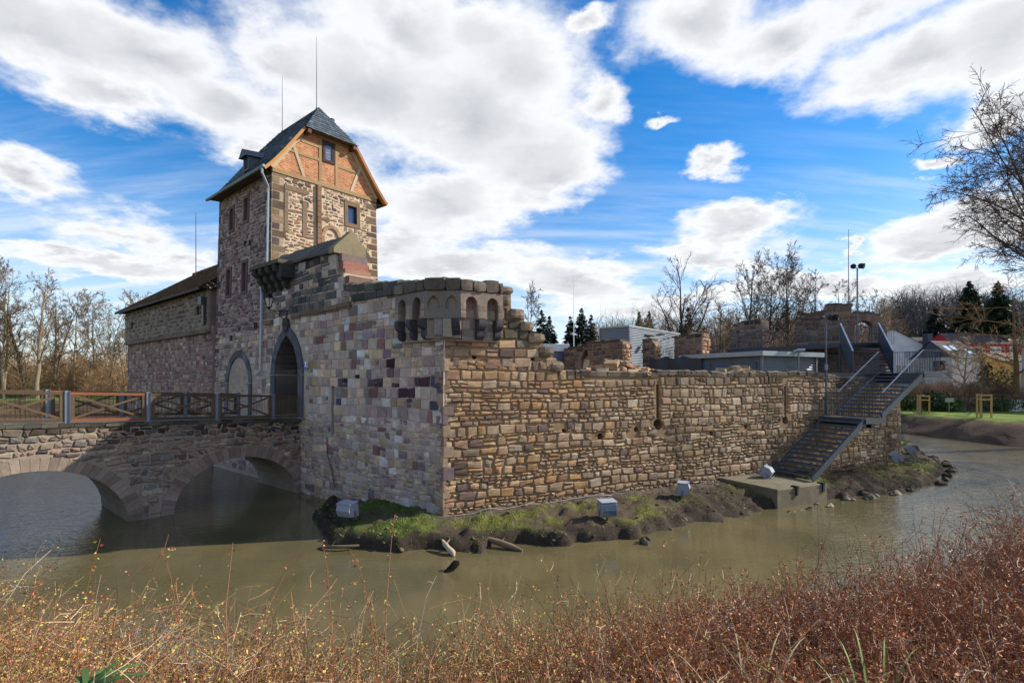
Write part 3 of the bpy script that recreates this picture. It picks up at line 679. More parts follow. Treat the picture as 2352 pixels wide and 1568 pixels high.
stones(mb, frB, (0.02, 26), (.1, 3.0), insB, lambda v, r: r.choice([r.uniform(.1, .15), r.uniform(.18, .3), r.uniform(.22, .32)]), lambda h, v, r: h * r.uniform(.8, 2.0) + .07, palB, rB, relief=.038, gap=.03, rnd=.04, jit=.03, wave=.025, split=.3, zdark=darkB, tone=np.array((.92, .84, .74)))
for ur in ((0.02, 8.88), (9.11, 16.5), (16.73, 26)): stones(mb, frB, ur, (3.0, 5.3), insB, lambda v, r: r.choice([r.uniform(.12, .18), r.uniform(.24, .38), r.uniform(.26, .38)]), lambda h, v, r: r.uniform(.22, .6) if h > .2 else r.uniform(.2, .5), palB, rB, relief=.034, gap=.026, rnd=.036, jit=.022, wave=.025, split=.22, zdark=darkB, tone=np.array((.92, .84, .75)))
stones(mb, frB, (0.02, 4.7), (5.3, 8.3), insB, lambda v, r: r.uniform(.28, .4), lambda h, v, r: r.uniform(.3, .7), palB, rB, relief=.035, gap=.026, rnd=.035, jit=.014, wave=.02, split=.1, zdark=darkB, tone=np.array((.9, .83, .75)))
# broken ends of the stepped part, seen as loose blocks
mb.build('masonry', 'stone', RW)
mb = MB()
for i in range(60):
    u = 4.7 + (26 - 4.7) * i / 60. + rngG.uniform(-.1, .1); z = float(topB(u)); w = rngG.uniform(.28, .46); hh = rngG.uniform(.05, .12)
    prism(mb, frB, u, u + w, [(.03, z - .12), (.05 + rngG.uniform(-.03, .03), z + hh * .5), (-.08, z + hh), (-1.2, z + hh * .8), (-1.4, z), (-1.4, z - .12)], np.array(rgb(112, 100, 88)) * rngG.uniform(.6, 1.2))
mb.build('wall_cap', 'stone', RW)
# blocks with real ends along the broken stair of masonry
mb = MB()
for (a, b) in zip(tB[3:16], tB[4:17]):
    if b[1] < a[1] - .25:
        z1 = a[1]; z0 = b[1]; z = z0
        while z < z1 - .1:
            h = min(.36, z1 - z); roughblock(mb, Bp(a[0] - .28, -.38, z + h / 2), np.append(TD * rngG.uniform(.24, .38), 0), np.append(ND * rngG.uniform(.4, .47), 0), (0, 0, h / 2 - .01), np.array(rgb(140, 124, 106)) * rngG.uniform(.5, 1.15), rngG, rnd=.14, amp=.06); z += h
mb.build('broken_edge', 'stone', RW)
mb = MB(); zq = .35; kq = 0; palQ = palette([(150, 128, 108), (132, 112, 104), (112, 96, 96), (160, 140, 116), (98, 84, 88), (140, 116, 100)], [3, 3, 2, 2, 1.5, 2])
def cornerz(z):
    b = .012 * z; p = np.array((C0[0], C0[1])) + DD * b; q_ = np.array((C0[0], C0[1])) - ND * b; t_ = np.linalg.solve(np.array([WD, -TD]).T, q_ - p); return p + WD * t_[0]
while zq < 6.7:
    hq = rngG.uniform(.22, .42); la, lb = (rngG.uniform(.25, .4), rngG.uniform(.1, .2)) if kq % 2 else (rngG.uniform(.1, .2), rngG.uniform(.2, .45)); kq += 1
    ja, jb = rngG.uniform(.012, .035), rngG.uniform(.025, .06); c_ = cornerz(zq)
    nA, nB = -DD, ND
    t_ = np.linalg.solve(np.array([WD, -TD]).T, (nB * jb) - (nA * ja)); cc_ = c_ + nA * ja + WD * t_[0]
    ch_ = .03; poly_ = [cc_ + WD * la, cc_ + WD * ch_, cc_ + (WD + TD) * .006, cc_ + TD * ch_, cc_ + TD * lb, cc_ + TD * lb - ND * .3, cc_ + WD * la + DD * .3]
    poly_ = [p_ + rngG.normal(0, .006, 2) for p_ in poly_]; prismz(mb, poly_, zq + .012, zq + hq - .012, palQ(0, 0, rngG, 1)[0]); zq += hq
mb.build('corner_quoins', 'stone', RW)
# ---- corbelled turret base on the corner
TR = root('corner_turret', (C0[0], C0[1], 6), 'broken round turret base with blind arches and dark rounded corbels on the wall corner', 'turret')
def Ao(w, o): p = Wp(w, -o, 0); return np.array((p[0], p[1]))
def Bo(t, n): p = Bp(t, n, 0); return np.array((p[0], p[1]))
core = [Ao(-7.1, -.3), Ao(-7.15, .10), Ao(-8.85, .12), Bo(.42, .14), Bo(1.98, .08), Bo(2.0, -.3), Bo(.8, -1.2), Ao(-8.1, -1.2)]
mb = MB(); prismz(mb, core, 6.12, 8.1, rgb(138, 126, 118)); mb.build('core', 'stone', TR)
mb = MB(); rq = np.random.default_rng(71); cpl = core[1:5]
for i in range(3):
    a, b = cpl[i], cpl[i + 1]; L_ = np.linalg.norm(b - a); ud_ = (b - a) / L_
    stones(mb, mkframe(a, ud_, np.array((ud_[1], -ud_[0]))), (0, L_), (6.14, 7.7), lambda u, v: np.ones(np.shape(u), bool), lambda v, r: r.uniform(.26, .36), lambda h, v, r: r.uniform(.25, .5), palette([(150, 138, 126), (132, 118, 110), (160, 150, 140), (140, 112, 104)], [3, 3, 2, 1.5]), rq, relief=.02, gap=.02, rnd=.03, jit=.01, wave=0, split=.1)
mb.build('core_facing', 'stone', TR)
outp = [Ao(-7.15, .36), Ao(-8.72, .40), Bo(.48, .42), Bo(2.0, .34)]
facets = []
for i in range(3):
    a, b = outp[i], outp[i + 1]; L = np.linalg.norm(b - a); ud = (b - a) / L; nn = np.array((ud[1], -ud[0]))
    facets.append((mkframe(a, ud, nn), L))
mbp = MB(); mbc = MB()
for i, (fr, L) in enumerate(facets):
    na = 2; cw = L / na
    poly = [(0, 6.83)]
    for k in range(na):
        ap = arch_pts(cw * (k + .5), cw * .27, 6.83 if i != 1 else 7.1, 7.3, .24, n=6, pointed=(i == 1)); poly += ap
    if i == 1:   # blind arches: closed panel with shallow niches
        poly = [(0, 6.83), (L, 6.83), (L, 7.7), (0, 7.7)]; holes = [arch_pts(cw * (k + .5), cw * .33, 7.12, 7.25, .3, n=5) for k in range(2)]
        extrude(mbp, fr, poly, holes, 0, -.12, rgb(118, 112, 104)); fbox(mbp, fr, .02, L - .02, 6.2, 7.68, -.3, -.1, rgb(134, 124, 112))
        fbox(mbp, fr, .32, L / 2 - .01, 6.3, 6.82, -.2, -.02, rgb(130, 126, 124)); fbox(mbp, fr, L / 2 + .01, L - .3, 6.24, 6.82, -.2, -.0, rgb(150, 142, 124))
    else:
        poly += [(L, 6.83), (L, 7.7), (0, 7.7)]
        extrude(mbp, fr, poly, [], 0, -.27, rgb(122, 114, 108) if i == 0 else rgb(142, 126, 114))
        for k in range(na + 1):
            hw_ = cw * .2 if 0 < k < na else cw * .12; uu_ = min(max(cw * k, hw_), L - hw_)
            for (za, zb_) in ((6.85, 7.08), (7.09, 7.32)): rb(mbp, fr, uu_ - hw_, uu_ + hw_, za, zb_, -.25, .012 + .015 * rngG.random(), np.array(rgb(150, 134, 118)) * rngG.uniform(.6, 1.2), rngG, rnd=.05, amp=.02)
    u = 0
    while u < L - .05:
        w = min(rngG.uniform(.4, .7), L - u)
        rb(mbc, fr, u + .006, u + w - .006, 7.71, 8.1 + rngG.uniform(-.08, .06), -.5, .06 + rngG.uniform(-.02, .02), np.array(rgb(112, 102, 92)) * rngG.uniform(.6, 1.25), rngG, rnd=.07, amp=.035); u += w
mbp.build('arcade', 'stone', TR)
prismz(mbc, [outp[0], outp[1], outp[2], outp[3], Bo(1.9, -1.0), Bo(.8, -1.2), Ao(-7.2, -1.0)], 7.9, 8.05, rgb(90, 86, 80)); mbc.build('cap_course', 'stone', TR)
def corbel(fr, uc, w, dark):
    mb = MB()
    qr = lambda r, z0, h, dep: [(-dep, z0), (r, z0)] + [(r * math.cos(a) * 1.0, z0 - h + h * (1 - math.sin(a))) if 0 else (r - r * .75 * (1 - math.cos(a)), z0 - h * .35 - h * .65 * math.sin(a)) for a in np.linspace(0, PI / 2, 6)] + [(-dep, z0 - h)]
    for (r, z0, h, cc) in ((.06, 6.82, .34, dark), (-.10, 6.475, .3, dark * .85)):
        sec = [(o + 0, z) for o, z in qr(.06 if r > 0 else -.1 + .0, z0, h, .5)] if r > 0 else [(-.5, z0), (-.09, z0), (-.09, z0 - h * .35), (-.1, z0 - h * .6), (-.14, z0 - h * .82), (-.2, z0 - h * .95), (-.28, z0 - h), (-.5, z0 - h)]
        if r > 0: sec = [(-.5, z0), (.05, z0), (.06, z0 - h * .35), (.04, z0 - h * .62), (-.01, z0 - h * .83), (-.09, z0 - h * .96), (-.18, z0 - h), (-.5, z0 - h)]
        w_ = w * rngG.uniform(.8, 1.0); prism(mb, fr, uc - w_ / 2, uc + w_ / 2, sec, cc * rngG.uniform(.8, 1.7))
    mb.build('corbel', 'stone', TR, smooth=False)
dk = np.array(rgb(62, 60, 64))
fA, LA = facets[0]; fB_, LB = facets[2]; fC, LC = facets[1]
for fr, u, w in ((fA, .13, .24), (fA, LA / 2, .26), (fA, LA - .15, .3), (fC, LC - .15, .3), (fB_, LB / 2, .28), (fB_, LB - .13, .26)): corbel(fr, u, w, dk * rngG.uniform(.8, 1.25))

# ---- tower
TW = root('keep_tower', Wp(7, 3.4, 0), 'square rubble stone tower with a timber framed brick gable and slate roof', 'tower')
TB = .02; W0, W1, D0, D1 = 3.55, 10.45, .3, 6.65
def tface(side):
    """left: u = w ; right: u = d"""
    def fr(u, v, o):
        u, v, o = np.broadcast_arrays(np.asarray(u, float), np.asarray(v, float), np.asarray(o, float))
        s = TB * (v - 5)
        if side == 'left':
            uc = (W0 + W1) / 2; w = uc + (u - uc) * (1 - s / ((W1 - W0) / 2)); d = D0 + s - o
        elif side == 'right':
            uc = (D0 + D1) / 2; d = uc + (u - uc) * (1 - s / ((D1 - D0) / 2)); w = W0 + s - o
        elif side == 'back': uc = (W0 + W1) / 2; w = uc + (u - uc) * (1 - s / ((W1 - W0) / 2)); d = D1 - s + o
        else: uc = (D0 + D1) / 2; d = uc + (u - uc) * (1 - s / ((D1 - D0) / 2)); w = W1 - s + o
        return np.stack([G0[0] + w * WD[0] + d * DD[0], G0[1] + w * WD[1] + d * DD[1], v], -1)
    return fr
tl, trt = tface('left'), tface('right')
ZT = 15.0
rect = lambda a, b, c, d: [(a, c), (b, c), (b, d), (a, d)]
LW = [(rect(8.5, 8.98, 9.45, 10.85), 'slit'), (rect(6.42, 6.9, 9.45, 10.95), 'slit'), (rect(8.3, 8.75, 13.0, 14.15), 'slit'), (rect(6.35, 6.8, 13.15, 14.3), 'slit')]
RWn = rect(4.68, 5.28, 13.42, 14.38)
blind = arch_pts(7.15, 1.3, 3.0, 4.7, 1.35, n=8, pointed=True); blindo = arch_pts(7.15, 1.62, 3.0, 4.7, 1.72, n=8, pointed=True)
mb = MB()
extrude(mb, tl, [(W0, -1), (W1, -1), (W1, ZT), (W0, ZT)], [r for r, _ in LW], -.015, -.6, rgb(168, 148, 138), capb=False)
extrude(mb, trt, [(D0, -1), (D1, -1), (D1, ZT), (D0, ZT)], [RWn], .0, -.6, rgb(188, 168, 142), capb=False)
for fr in (tface('back'), tface('far')):
    a, b = ((W0, W1) if fr(0, 0, 0)[0] != 1e9 and fr is not None else (0, 0)), None
bk, fa = tface('back'), tface('far')
for fr, a, b in ((bk, W0, W1), (fa, D0, D1)):
    mb.add(np.array([fr(a, -1, 0), fr(b, -1, 0), fr(b, ZT, 0), fr(a, ZT, 0)]).reshape(-1, 3), [[0, 1, 2, 3]], CREAM)
mb.add(np.array([tl(W0, ZT, -.05), tl(W1, ZT, -.05), bk(W1, ZT, 0), bk(W0, ZT, 0)]).reshape(-1, 3), [[0, 1, 2, 3]], CREAM)
rT = np.random.default_rng(5)
palT = palette([(118, 98, 84), (134, 112, 92), (104, 84, 76), (140, 104, 84), (90, 78, 76), (150, 128, 104), (124, 82, 74), (78, 72, 74)], [4, 4, 3, 2, 2, 2, 1, 1])
palTL = palette([(120, 104, 98), (138, 120, 112), (106, 92, 90), (96, 84, 84), (148, 132, 120), (82, 74, 76), (128, 94, 90)], [4, 4, 3, 2, 2, 1.5, 1])
palTQ = palette([(112, 94, 76), (128, 108, 86), (98, 84, 72), (92, 80, 76)], [3, 3, 2, 2])
def insT(holes, u0, u1, q=0):
    def f(u, v):
        ok = (v < ZT) & (u > u0) & (u < u1)
        for h in holes:
            xs_ = [p[0] for p in h]; ys_ = [p[1] for p in h]
            ok &= ~((u > min(xs_) - .16) & (u < max(xs_) + .16) & (v > min(ys_) - .16) & (v < max(ys_) + .2))
        return ok
    return f
niche = arch_pts(3.62, .42, 11.5, 12.35, .5, n=6, pointed=False)
# quoins (both faces) then rubble between them
for fr, a, b, sgn, pal in ((tl, W0, W1, 1, palTL), (trt, D0, D1, -1, palTQ)):
    z = 4.6; k = 0
    while z < ZT - .1:
        h = min(rT.uniform(.3, .46), ZT - z); la = .75 if k % 2 else .42; k += 1
        for (x0, x1) in ((a, a + la), (b - (.42 if la > .5 else .75), b)):
            if fr is tl and x0 > a + 1: x0 += .15
            stones(mb, fr, (x0, x1), (z, z + h - .01), lambda u, v: np.ones(np.shape(u), bool), lambda v, r, h=h: h, lambda h_, v, r: 2., pal, rT, relief=.012, gap=.02, rnd=.02, jit=.006, wave=0, split=0, tone=.85)
        z += h
rw = lambda v, r: r.uniform(.12, .25); sw = lambda h, v, r: h * r.uniform(.8, 2.3) + .04
stones(mb, trt, (D0 + .62, D1 - .55), (6.5, ZT), lambda u, v: insT([RWn], D0, D1)(u, v) & ~((np.abs(u - 3.62) < .62) & (v > 11.4) & (v < 13.05)) & ~((np.abs(u - 2.85) < .16) & (v > 12.1)), rw, sw, palT, rT, relief=.02, gap=.044, rnd=.034, jit=.032, wave=.04, split=.18, back=-.004)
stones(mb, tl, (W0 + .62, W1 - .5), (7.2, ZT), insT([r for r, _ in LW], W0, W1), rw, sw, palTL, rT, relief=.018, gap=.034, rnd=.034, jit=.03, wave=.03, split=.15, back=-.004, tone=1.12)
stones(mb, tl, (W0 + .1, W1), (.2, 7.2), lambda u, v: ~in_poly(u, v, blindo) & (u < W1), lambda v, r: r.uniform(.24, .38), lambda h, v, r: r.uniform(.28, .6), palA0, rT, relief=.02, gap=.022, rnd=.03, jit=.012, wave=.02, split=.15)
stones(mb, trt, (3.28, 3.96), (11.55, 12.75), lambda u, v: in_poly(u, v, niche), rw, sw, palT, rT, relief=.0, gap=.05, rnd=.04, jit=.015, wave=.02, split=0, back=-.06)
mb.build('masonry', 'stone', TW)
mb = MB()
arch_ring(mb, trt, niche, arch_pts(3.62, .6, 11.5, 12.35, .7, n=6, pointed=False), .09, -.01, rgb(150, 124, 98))
u_, v_ = 2.85, 12.1
for z in np.arange(11.9, 14.85, .28): fbox(mb, trt, 2.74, 2.98, z, z + .265, -.01, .15 + rngG.uniform(-.01, .01), np.array(rgb(124, 98, 78)) * rngG.uniform(.8, 1.2))
for (a, b, c, d) in ((.95, 1.15, 12.2, 14.2), (1.95, 2.2, 12.1, 13.9), (.95, 2.2, 14.3, 14.55)): fbox(mb, trt, a, b, c, d, -.01, .035, rgb(120, 102, 84))
mb.build('buttress_strip', 'stone', TW)
def framed_window(fr, r, parent, fcol, gcol, name='window', wd=.14, dep=.12, mull=False, surround=None):
    (a, c), (b, _), (_, d) = r[0], r[1], r[2]
    mb = MB()
    sc = surround if surround is not None else fcol
    extrude(mb, fr, rect(a - wd, b + wd, c - wd, d + wd * 1.3), [rect(a + .004, b - .004, c + .004, d - .004)], .045, -.4, sc)
    o = mb.build(name, 'smoothstone', parent)
    mb = MB(); extrude(mb, fr, rect(a + .006, b - .006, c + .006, d - .006), [rect(a + .06, b - .06, c + .06, d - .06)], -dep + .03, -dep - .05, fcol)
    mb.build('frame', 'wood', o)
    mb = MB(); extrude(mb, fr, rect(a + .055, b - .055, c + .055, d - .055), [], -dep - .01, -dep - .03, gcol); mb.build('pane', 'glass', o)
    return o
framed_window(trt, RWn, TW, rgb(44, 40, 42), rgb(40, 62, 88), surround=rgb(118, 98, 80), wd=.2)
for r, _ in LW:
    framed_window(tl, r, TW, rgb(40, 34, 36), rgb(34, 26, 30), surround=rgb(104, 86, 84), wd=.13, dep=.25)
mb = MB(); arch_ring(mb, tl, blind, blindo, .05, -.2, rgb(96, 98, 102)); mb.build('blocked_arch', 'smoothstone', TW)
mb = MB(); extrude(mb, tl, blind, [], -.05, -.2, rgb(150, 134, 112))
stones(mb, tl, (5.9, 8.4), (3.0, 6.1), lambda u, v: in_poly(u, v, blind), lambda v, r: r.uniform(.26, .4), lambda h, v, r: r.uniform(.3, .6), palette([(158, 144, 122), (142, 126, 108), (168, 152, 132)], [1, 1, 1]), rT, relief=-.02, gap=.02, rnd=.02, wave=.01, split=0, back=-.05)
mb.build('arch_infill', 'stone', TW)
# gable: brick infill between timbers
OV = .02
dC = (D0 + D1) / 2; S0 = TB * (ZT - 5)
WG = W0 + S0
def frG(u, v, o):   # u = d offset from the ridge centre
    u, v, o = np.broadcast_arrays(np.asarray(u, float), np.asarray(v, float), np.asarray(o, float))
    return np.stack([G0[0] + (WG - o) * WD[0] + (dC + u) * DD[0], G0[1] + (WG - o) * WD[1] + (dC + u) * DD[1], v], -1)
HW = (D1 - D0) / 2 - S0
gab = [(-HW, 15.0), (HW, 15.0), (HW - .02, 15.25), (2.35, 16.05), (1.36, 17.62), (-1.36, 17.62), (-2.35, 16.05), (-HW + .02, 15.25)]
mb = MB(); extrude(mb, frG, gab, [], 0, -.25, rgb(196, 150, 118))
bp = palette([(180, 126, 86), (166, 112, 76), (186, 136, 98), (152, 100, 72)], [3, 3, 2, 1], .08)
stones(mb, frG, (-3.1, 3.1), (15.02, 17.6), lambda u, v: in_poly(u, v, gab), lambda v, r: .085, lambda h, v, r: .26, bp, rT, relief=.008, gap=.016, rnd=.01, jit=.003, wave=0, split=0, back=-.004)
mb.build('brick_gable', 'stone', TW)
mb = MB(); tc_ = rgb(150, 124, 84); tw_ = rgb(176, 158, 128)
def tim(p, q, w=.17, c=None, o=.03):
    c = tc_ if c is None else c
    p0, q0 = np.array(p, float), np.array(q, float); d = q0 - p0; d /= np.linalg.norm(d); nn = np.array((-d[1], d[0])) * w / 2
    pts = [p0 + nn, p0 - nn, q0 - nn, q0 + nn]
    extrude(mb, frG, [tuple(k) for k in pts], [], o, -.02, np.array(c) * rngG.uniform(.85, 1.15))
tim((-HW, 15.09), (HW, 15.09), .2, o=.06)
tim((-2.55, 16.32), (-.42, 16.32), .14, o=.034); tim((.42, 16.32), (2.5, 16.32), .14, o=.034)
tim((-1.5, 17.0), (-.42, 17.0), .13, o=.033); tim((.42, 17.0), (1.5, 17.0), .13, o=.033)
tim((-.47, 15.18), (-.47, 17.6), .15, o=.038); tim((.47, 15.18), (.47, 17.6), .15, o=.038)
tim((-1.35, 15.18), (-2.05, 16.98), .15, tw_, o=.043); tim((1.35, 15.18), (2.05, 16.98), .15, tw_, o=.043)
tim((-3.0, 15.2), (-1.3, 17.6), .2, tw_, o=.05); tim((3.0, 15.2), (1.3, 17.6), .2, tw_, o=.05)
tim((-1.4, 17.55), (1.4, 17.55), .14, o=.055)
mb.build('timber_frame', 'wood', TW)
framed_window(lambda u, v, o: frG(u, v, o + .02), rect(-.24, .24, 16.42, 17.3), TW, rgb(66, 50, 50), rgb(88, 106, 132), surround=rgb(70, 58, 62), wd=.1, dep=.0)
# roof
prof = [(0.0, 19.62), (1.45, 17.66), (2.45, 16.25), (2.95, 15.6), (3.25, 15.25), (3.5, 14.98)]
wf = WG - .38; wb = W1 - S0 + .12; HIPL = 1.35
def rp(w, dd, z): p = Wp(w, dC + dd, 0); return np.array((p[0], p[1], z))
def tiles(mb, A0, B0, A1, B1, rows, tw, pal, rng, thick=.025, lift=.02, stag=True):
    """tiles laid on the quad A0-B0 (upper edge) to A1-B1 (lower edge)"""
    A0, B0, A1, B1 = [np.array(q, float) for q in (A0, B0, A1, B1)]
    nn = np.cross(B1 - A1, A0 - A1) if np.linalg.norm(B1 - A1) > .01 else np.cross(B0 - A0, A0 - A1); nn /= np.linalg.norm(nn) + 1e-9
    if nn[2] < 0: nn = -nn
    for r in range(rows):
        t0, t1 = r / rows, min(1.0, (r + 1.18) / rows)
        a0 = A0 + (A1 - A0) * t0; b0 = B0 + (B1 - B0) * t0; a1 = A0 + (A1 - A0) * t1; b1 = B0 + (B1 - B0) * t1
        L = np.linalg.norm(b1 - a1); n = max(1, int(L / tw)); off = (.5 if (r % 2 and stag) else 0)
        e = np.clip((np.arange(n + 2) - off) / n, 0, 1); e0, e1 = e[:-1], e[1:]; ok = e1 - e0 > .001; e0, e1 = e0[ok], e1[ok]; k = len(e0)
        j = rng.normal(0, .006, (k, 1)); g = .004 / max(L, .1)
        P = [a0 + (b0 - a0) * e0[:, None], a0 + (b0 - a0) * e1[:, None], a1 + (b1 - a1) * (e1 - g)[:, None] + nn * (lift + thick + j), a1 + (b1 - a1) * (e0 + g)[:, None] + nn * (lift + thick + j)]
        P += [P[3] - nn * (thick + lift), P[2] - nn * (thick + lift)]
        V = np.stack(P, 1); c = pal(e0, e0, rng, k)
        f = np.array([[0, 3, 2, 1], [3, 4, 5, 2]])[None] + (np.arange(k) * 6)[:, None, None]
        mb.add(V.reshape(-1, 3), f.reshape(-1, 4), np.repeat(c, 6, 0))
palS = palette([(78, 88, 96), (66, 76, 84), (92, 102, 108), (74, 80, 82)], [3, 3, 2, 2], .12)
palRT = palette([(104, 80, 66), (88, 70, 62), (120, 92, 72), (74, 62, 58), (96, 88, 74)], [3, 3, 2, 2, 1], .15)
mb = MB(); rS = np.random.default_rng(9)
wr0, wr1 = wf + HIPL, wb - HIPL
for sg in (-1, 1):
    for i in range(len(prof) - 1):
        (x0, z0), (x1, z1) = prof[i], prof[i + 1]
        if i == 0: a0, b0, a1, b1 = wr0, wr1, wf, wb
        else: a0 = a1 = wf; b0 = b1 = wb
        slope = math.hypot(x1 - x0, z1 - z0)
        tiles(mb, rp(a0, sg * x0, z0), rp(b0, sg * x0, z0), rp(a1, sg * x1, z1), rp(b1, sg * x1, z1), max(1, int(slope / .2)), .22, palS, rS, thick=.014, lift=.012)
for (wa_, wh) in ((wr0, wf), (wr1, wb)):
    lo = wh - .12 if wh == wf else wh + .12
    tiles(mb, rp(wa_, -.02, 19.6), rp(wa_, .02, 19.6), rp(lo, -1.52, 17.56), rp(lo, 1.52, 17.56), 12, .2, palS, rS, thick=.014, lift=.014)
mb.build('roof', 'slate', TW)
mb = MB()   # underside boards and barge boards (ochre soffit)
for sg in (-1, 1):
    for i in range(1, len(prof) - 1):
        (x0, z0), (x1, z1) = prof[i], prof[i + 1]
        for (wa_, wb_) in ((wf + .02, WG + .02), (WG + .02, wb)):
            v = [rp(wa_, sg * x0, z0 - .03), rp(wb_, sg * x0, z0 - .03), rp(wb_, sg * x1, z1 - .03), rp(wa_, sg * x1, z1 - .03)]; mb.add(v, [[0, 1, 2, 3]], rgb(206, 146, 56) if wb_ < WG + .1 else rgb(90, 74, 58))
        bar(mb, rp(wf + .02, sg * x0, z0 - .07), rp(wf + .02, sg * x1, z1 - .07), .03, .14, rgb(178, 128, 66) if sg < 0 else rgb(150, 96, 60))
v = [rp(wf - .1, -1.5, 17.55), rp(wf - .1, 1.5, 17.55), rp(WG, 1.42, 17.62), rp(WG, -1.42, 17.62)]; mb.add(v, [[0, 1, 2, 3]], rgb(110, 84, 54))
for sg in (-1, 1): box(mb, rp(wf + .12, sg * 1.3, 17.42), np.append(WD * .24, 0), np.append(DD * .09, 0), (0, 0, .09), rgb(92, 60, 46))
mb.build('barge_board', 'wood', TW)
mb = MB()
tube(mb, [rp(wf - .1, -3.58, 14.97), rp(wb + .08, -3.58, 14.92)], .075, 6, rgb(120, 130, 128)); mb.build('gutter', 'steel', TW)
mb = MB()   # dormer on the left roof slope
dw = 7.3
EV = MB()
for sg in (-1, 1):
    EV.add([rp(WG, sg * (HW - .1), 14.98), rp(wb, sg * (HW - .1), 14.98), rp(wb, sg * 3.5, 14.93), rp(WG, sg * 3.5, 14.93)], [[0, 1, 2, 3]], rgb(84, 68, 54)); bar(EV, rp(wf + .05, sg * 3.49, 14.93), rp(wb, sg * 3.49, 14.93), .03, .09, rgb(84, 68, 54))
    EV.add([rp(WG, sg * (HW - .1), 14.9), rp(wb - .14, sg * (HW - .1), 14.9), rp(wb - .14, sg * (HW - .1), 15.5), rp(WG, sg * (HW - .1), 15.5)], [[0, 1, 2, 3]], rgb(84, 68, 54))
EV.add([rp(wb - .15, -HW, 15.0), rp(wb - .15, HW, 15.0), rp(wb - .15, 1.4, 17.6), rp(wb - .15, -1.4, 17.6)], [[0, 1, 2, 3]], rgb(150, 120, 96))
EV.build('eaves_board', 'wood', TW)
for k in (0,):
    c = lambda w, dd, z: rp(w, dd, z)
    v = [c(dw - .32, -2.75, 16.0), c(dw + .32, -2.75, 16.0), c(dw + .32, -2.75, 16.75), c(dw - .32, -2.75, 16.75), c(dw - .32, -1.9, 16.75), c(dw + .32, -1.9, 16.75), c(dw - .32, -2.3, 16.0), c(dw + .32, -2.3, 16.0)]
    mb.add(v, [[0, 1, 2, 3], [0, 3, 4, 6], [1, 7, 5, 2]], rgb(74, 80, 84))
    v = [c(dw - .45, -2.95, 16.68), c(dw + .45, -2.95, 16.68), c(dw, -2.95, 17.12), c(dw - .45, -1.6, 16.85), c(dw + .45, -1.6, 16.85), c(dw, -1.5, 17.3)]
    mb.add(v, [[0, 2, 5, 3], [1, 4, 5, 2]], rgb(70, 78, 84)); mb.add(v[:3], [[0, 1, 2]], rgb(60, 54, 50))
dmr = mb.build('dormer', 'slate', TW)
mb = MB(); v = [rp(dw - .2, -2.765, 16.1), rp(dw + .2, -2.765, 16.1), rp(dw + .2, -2.765, 16.66), rp(dw - .2, -2.765, 16.66)]; mb.add(v, [[0, 1, 2, 3]], rgb(30, 30, 34)); mb.build('hatch', 'wood', dmr)
mb = MB(); ch = rp(5.2, 1.05, 18.2); lathe(mb, ch, [(.09, -.3), (.09, 1.15), (.16, 1.15), (.16, 1.3), (.1, 1.32), (.0, 1.32)], 10, rgb(52, 40, 46)); mb.build('flue_pipe', 'steel', TW)
# downpipe: from the eave corner down the tower edge, over the gate wall end
mb = MB(); P1 = rp(wf + .1, -3.58, 14.92)
pp = [P1, P1 - (0, 0, .25), tl(W0 + .12, 14.2, .12)[...], tl(W0 + .12, 13.9, .12), tl(W0 + .14, 10.2, .12)]
tube(mb, [np.array(p).reshape(3) for p in pp], .055, 6, rgb(168, 178, 184))
tube(mb, [frA(3.75, 9.9, .12).reshape(3), frA(3.78, 5.3, .12).reshape(3), frA(3.9, 5.1, .25).reshape(3)], .055, 6, rgb(160, 170, 178)); mb.build('downpipe', 'steel', TW)
def anchor(c, a, b, h): m_ = MB(); box(m_, c, a, b, h, rgb(40, 38, 40)); m_.build('wall_anchor', 'steel', TW)
for (u, z) in ((6.0, 11.9), (6.6, 11.95), (5.2, 7.6), (5.05, 7.6), (8.2, 7.1), (8.05, 7.1)): anchor(tl(u, z, .05).reshape(3), np.append(WD * .02, 0), np.append(DD * .04, 0), (0, 0, .14))
for (u, z) in ((5.35, 10.6), (5.7, 10.6)): anchor(trt(u, z, .05).reshape(3), np.append(DD * .02, 0), np.append(WD * .04, 0), (0, 0, .16))

# ---- long hall building left of the tower
HB = root('long_hall', Wp(19, 3.5, 0), 'long low stone hall with brown tiled roof joining the left side of the tower', 'building')
frH = mkframe((G0[0] + .15 * DD[0], G0[1] + .15 * DD[1]), WD, -DD, batter=.006, z0=3)
frH2 = mkframe((G0[0] - .0 * DD[0], G0[1] - .0 * DD[1]), WD, -DD, z0=3)
mb = MB(); rH = np.random.default_rng(31)
extrude(mb, frH, rect(10.4, 27.3, -1, 7.9), [], -.01, -.9, rgb(146, 126, 118)); extrude(mb, frH2, rect(10.62, 27.4, 7.62, 10.05), [], -.01, -1.0, rgb(146, 130, 116))
palH = palette([(134, 114, 104), (152, 130, 116), (122, 102, 96), (138, 94, 88), (162, 144, 124), (106, 92, 88)], [4, 4, 3, 2, 3, 2])
palH2 = palette([(132, 120, 106), (112, 100, 92), (146, 132, 112), (92, 84, 80)], [4, 3, 3, 2])
stones(mb, frH, (10.4, 27.3), (0, 7.5), lambda u, v: np.ones(np.shape(u), bool), lambda v, r: r.uniform(.2, .34), lambda h, v, r: r.uniform(.26, .55), palH, rH, tone=1.12, relief=.02, gap=.028, rnd=.04, jit=.015, wave=.02, split=.15)
stones(mb, frH2, (10.62, 27.4), (7.7, 10.0), lambda u, v: np.ones(np.shape(u), bool), lambda v, r: r.uniform(.16, .28), lambda h, v, r: r.uniform(.22, .5), palH2, rH, relief=.02, gap=.032, rnd=.04, jit=.015, wave=.01, split=.1)
pg = [Wp(27.35, .2, 0), Wp(27.35, 9.3, 0)]
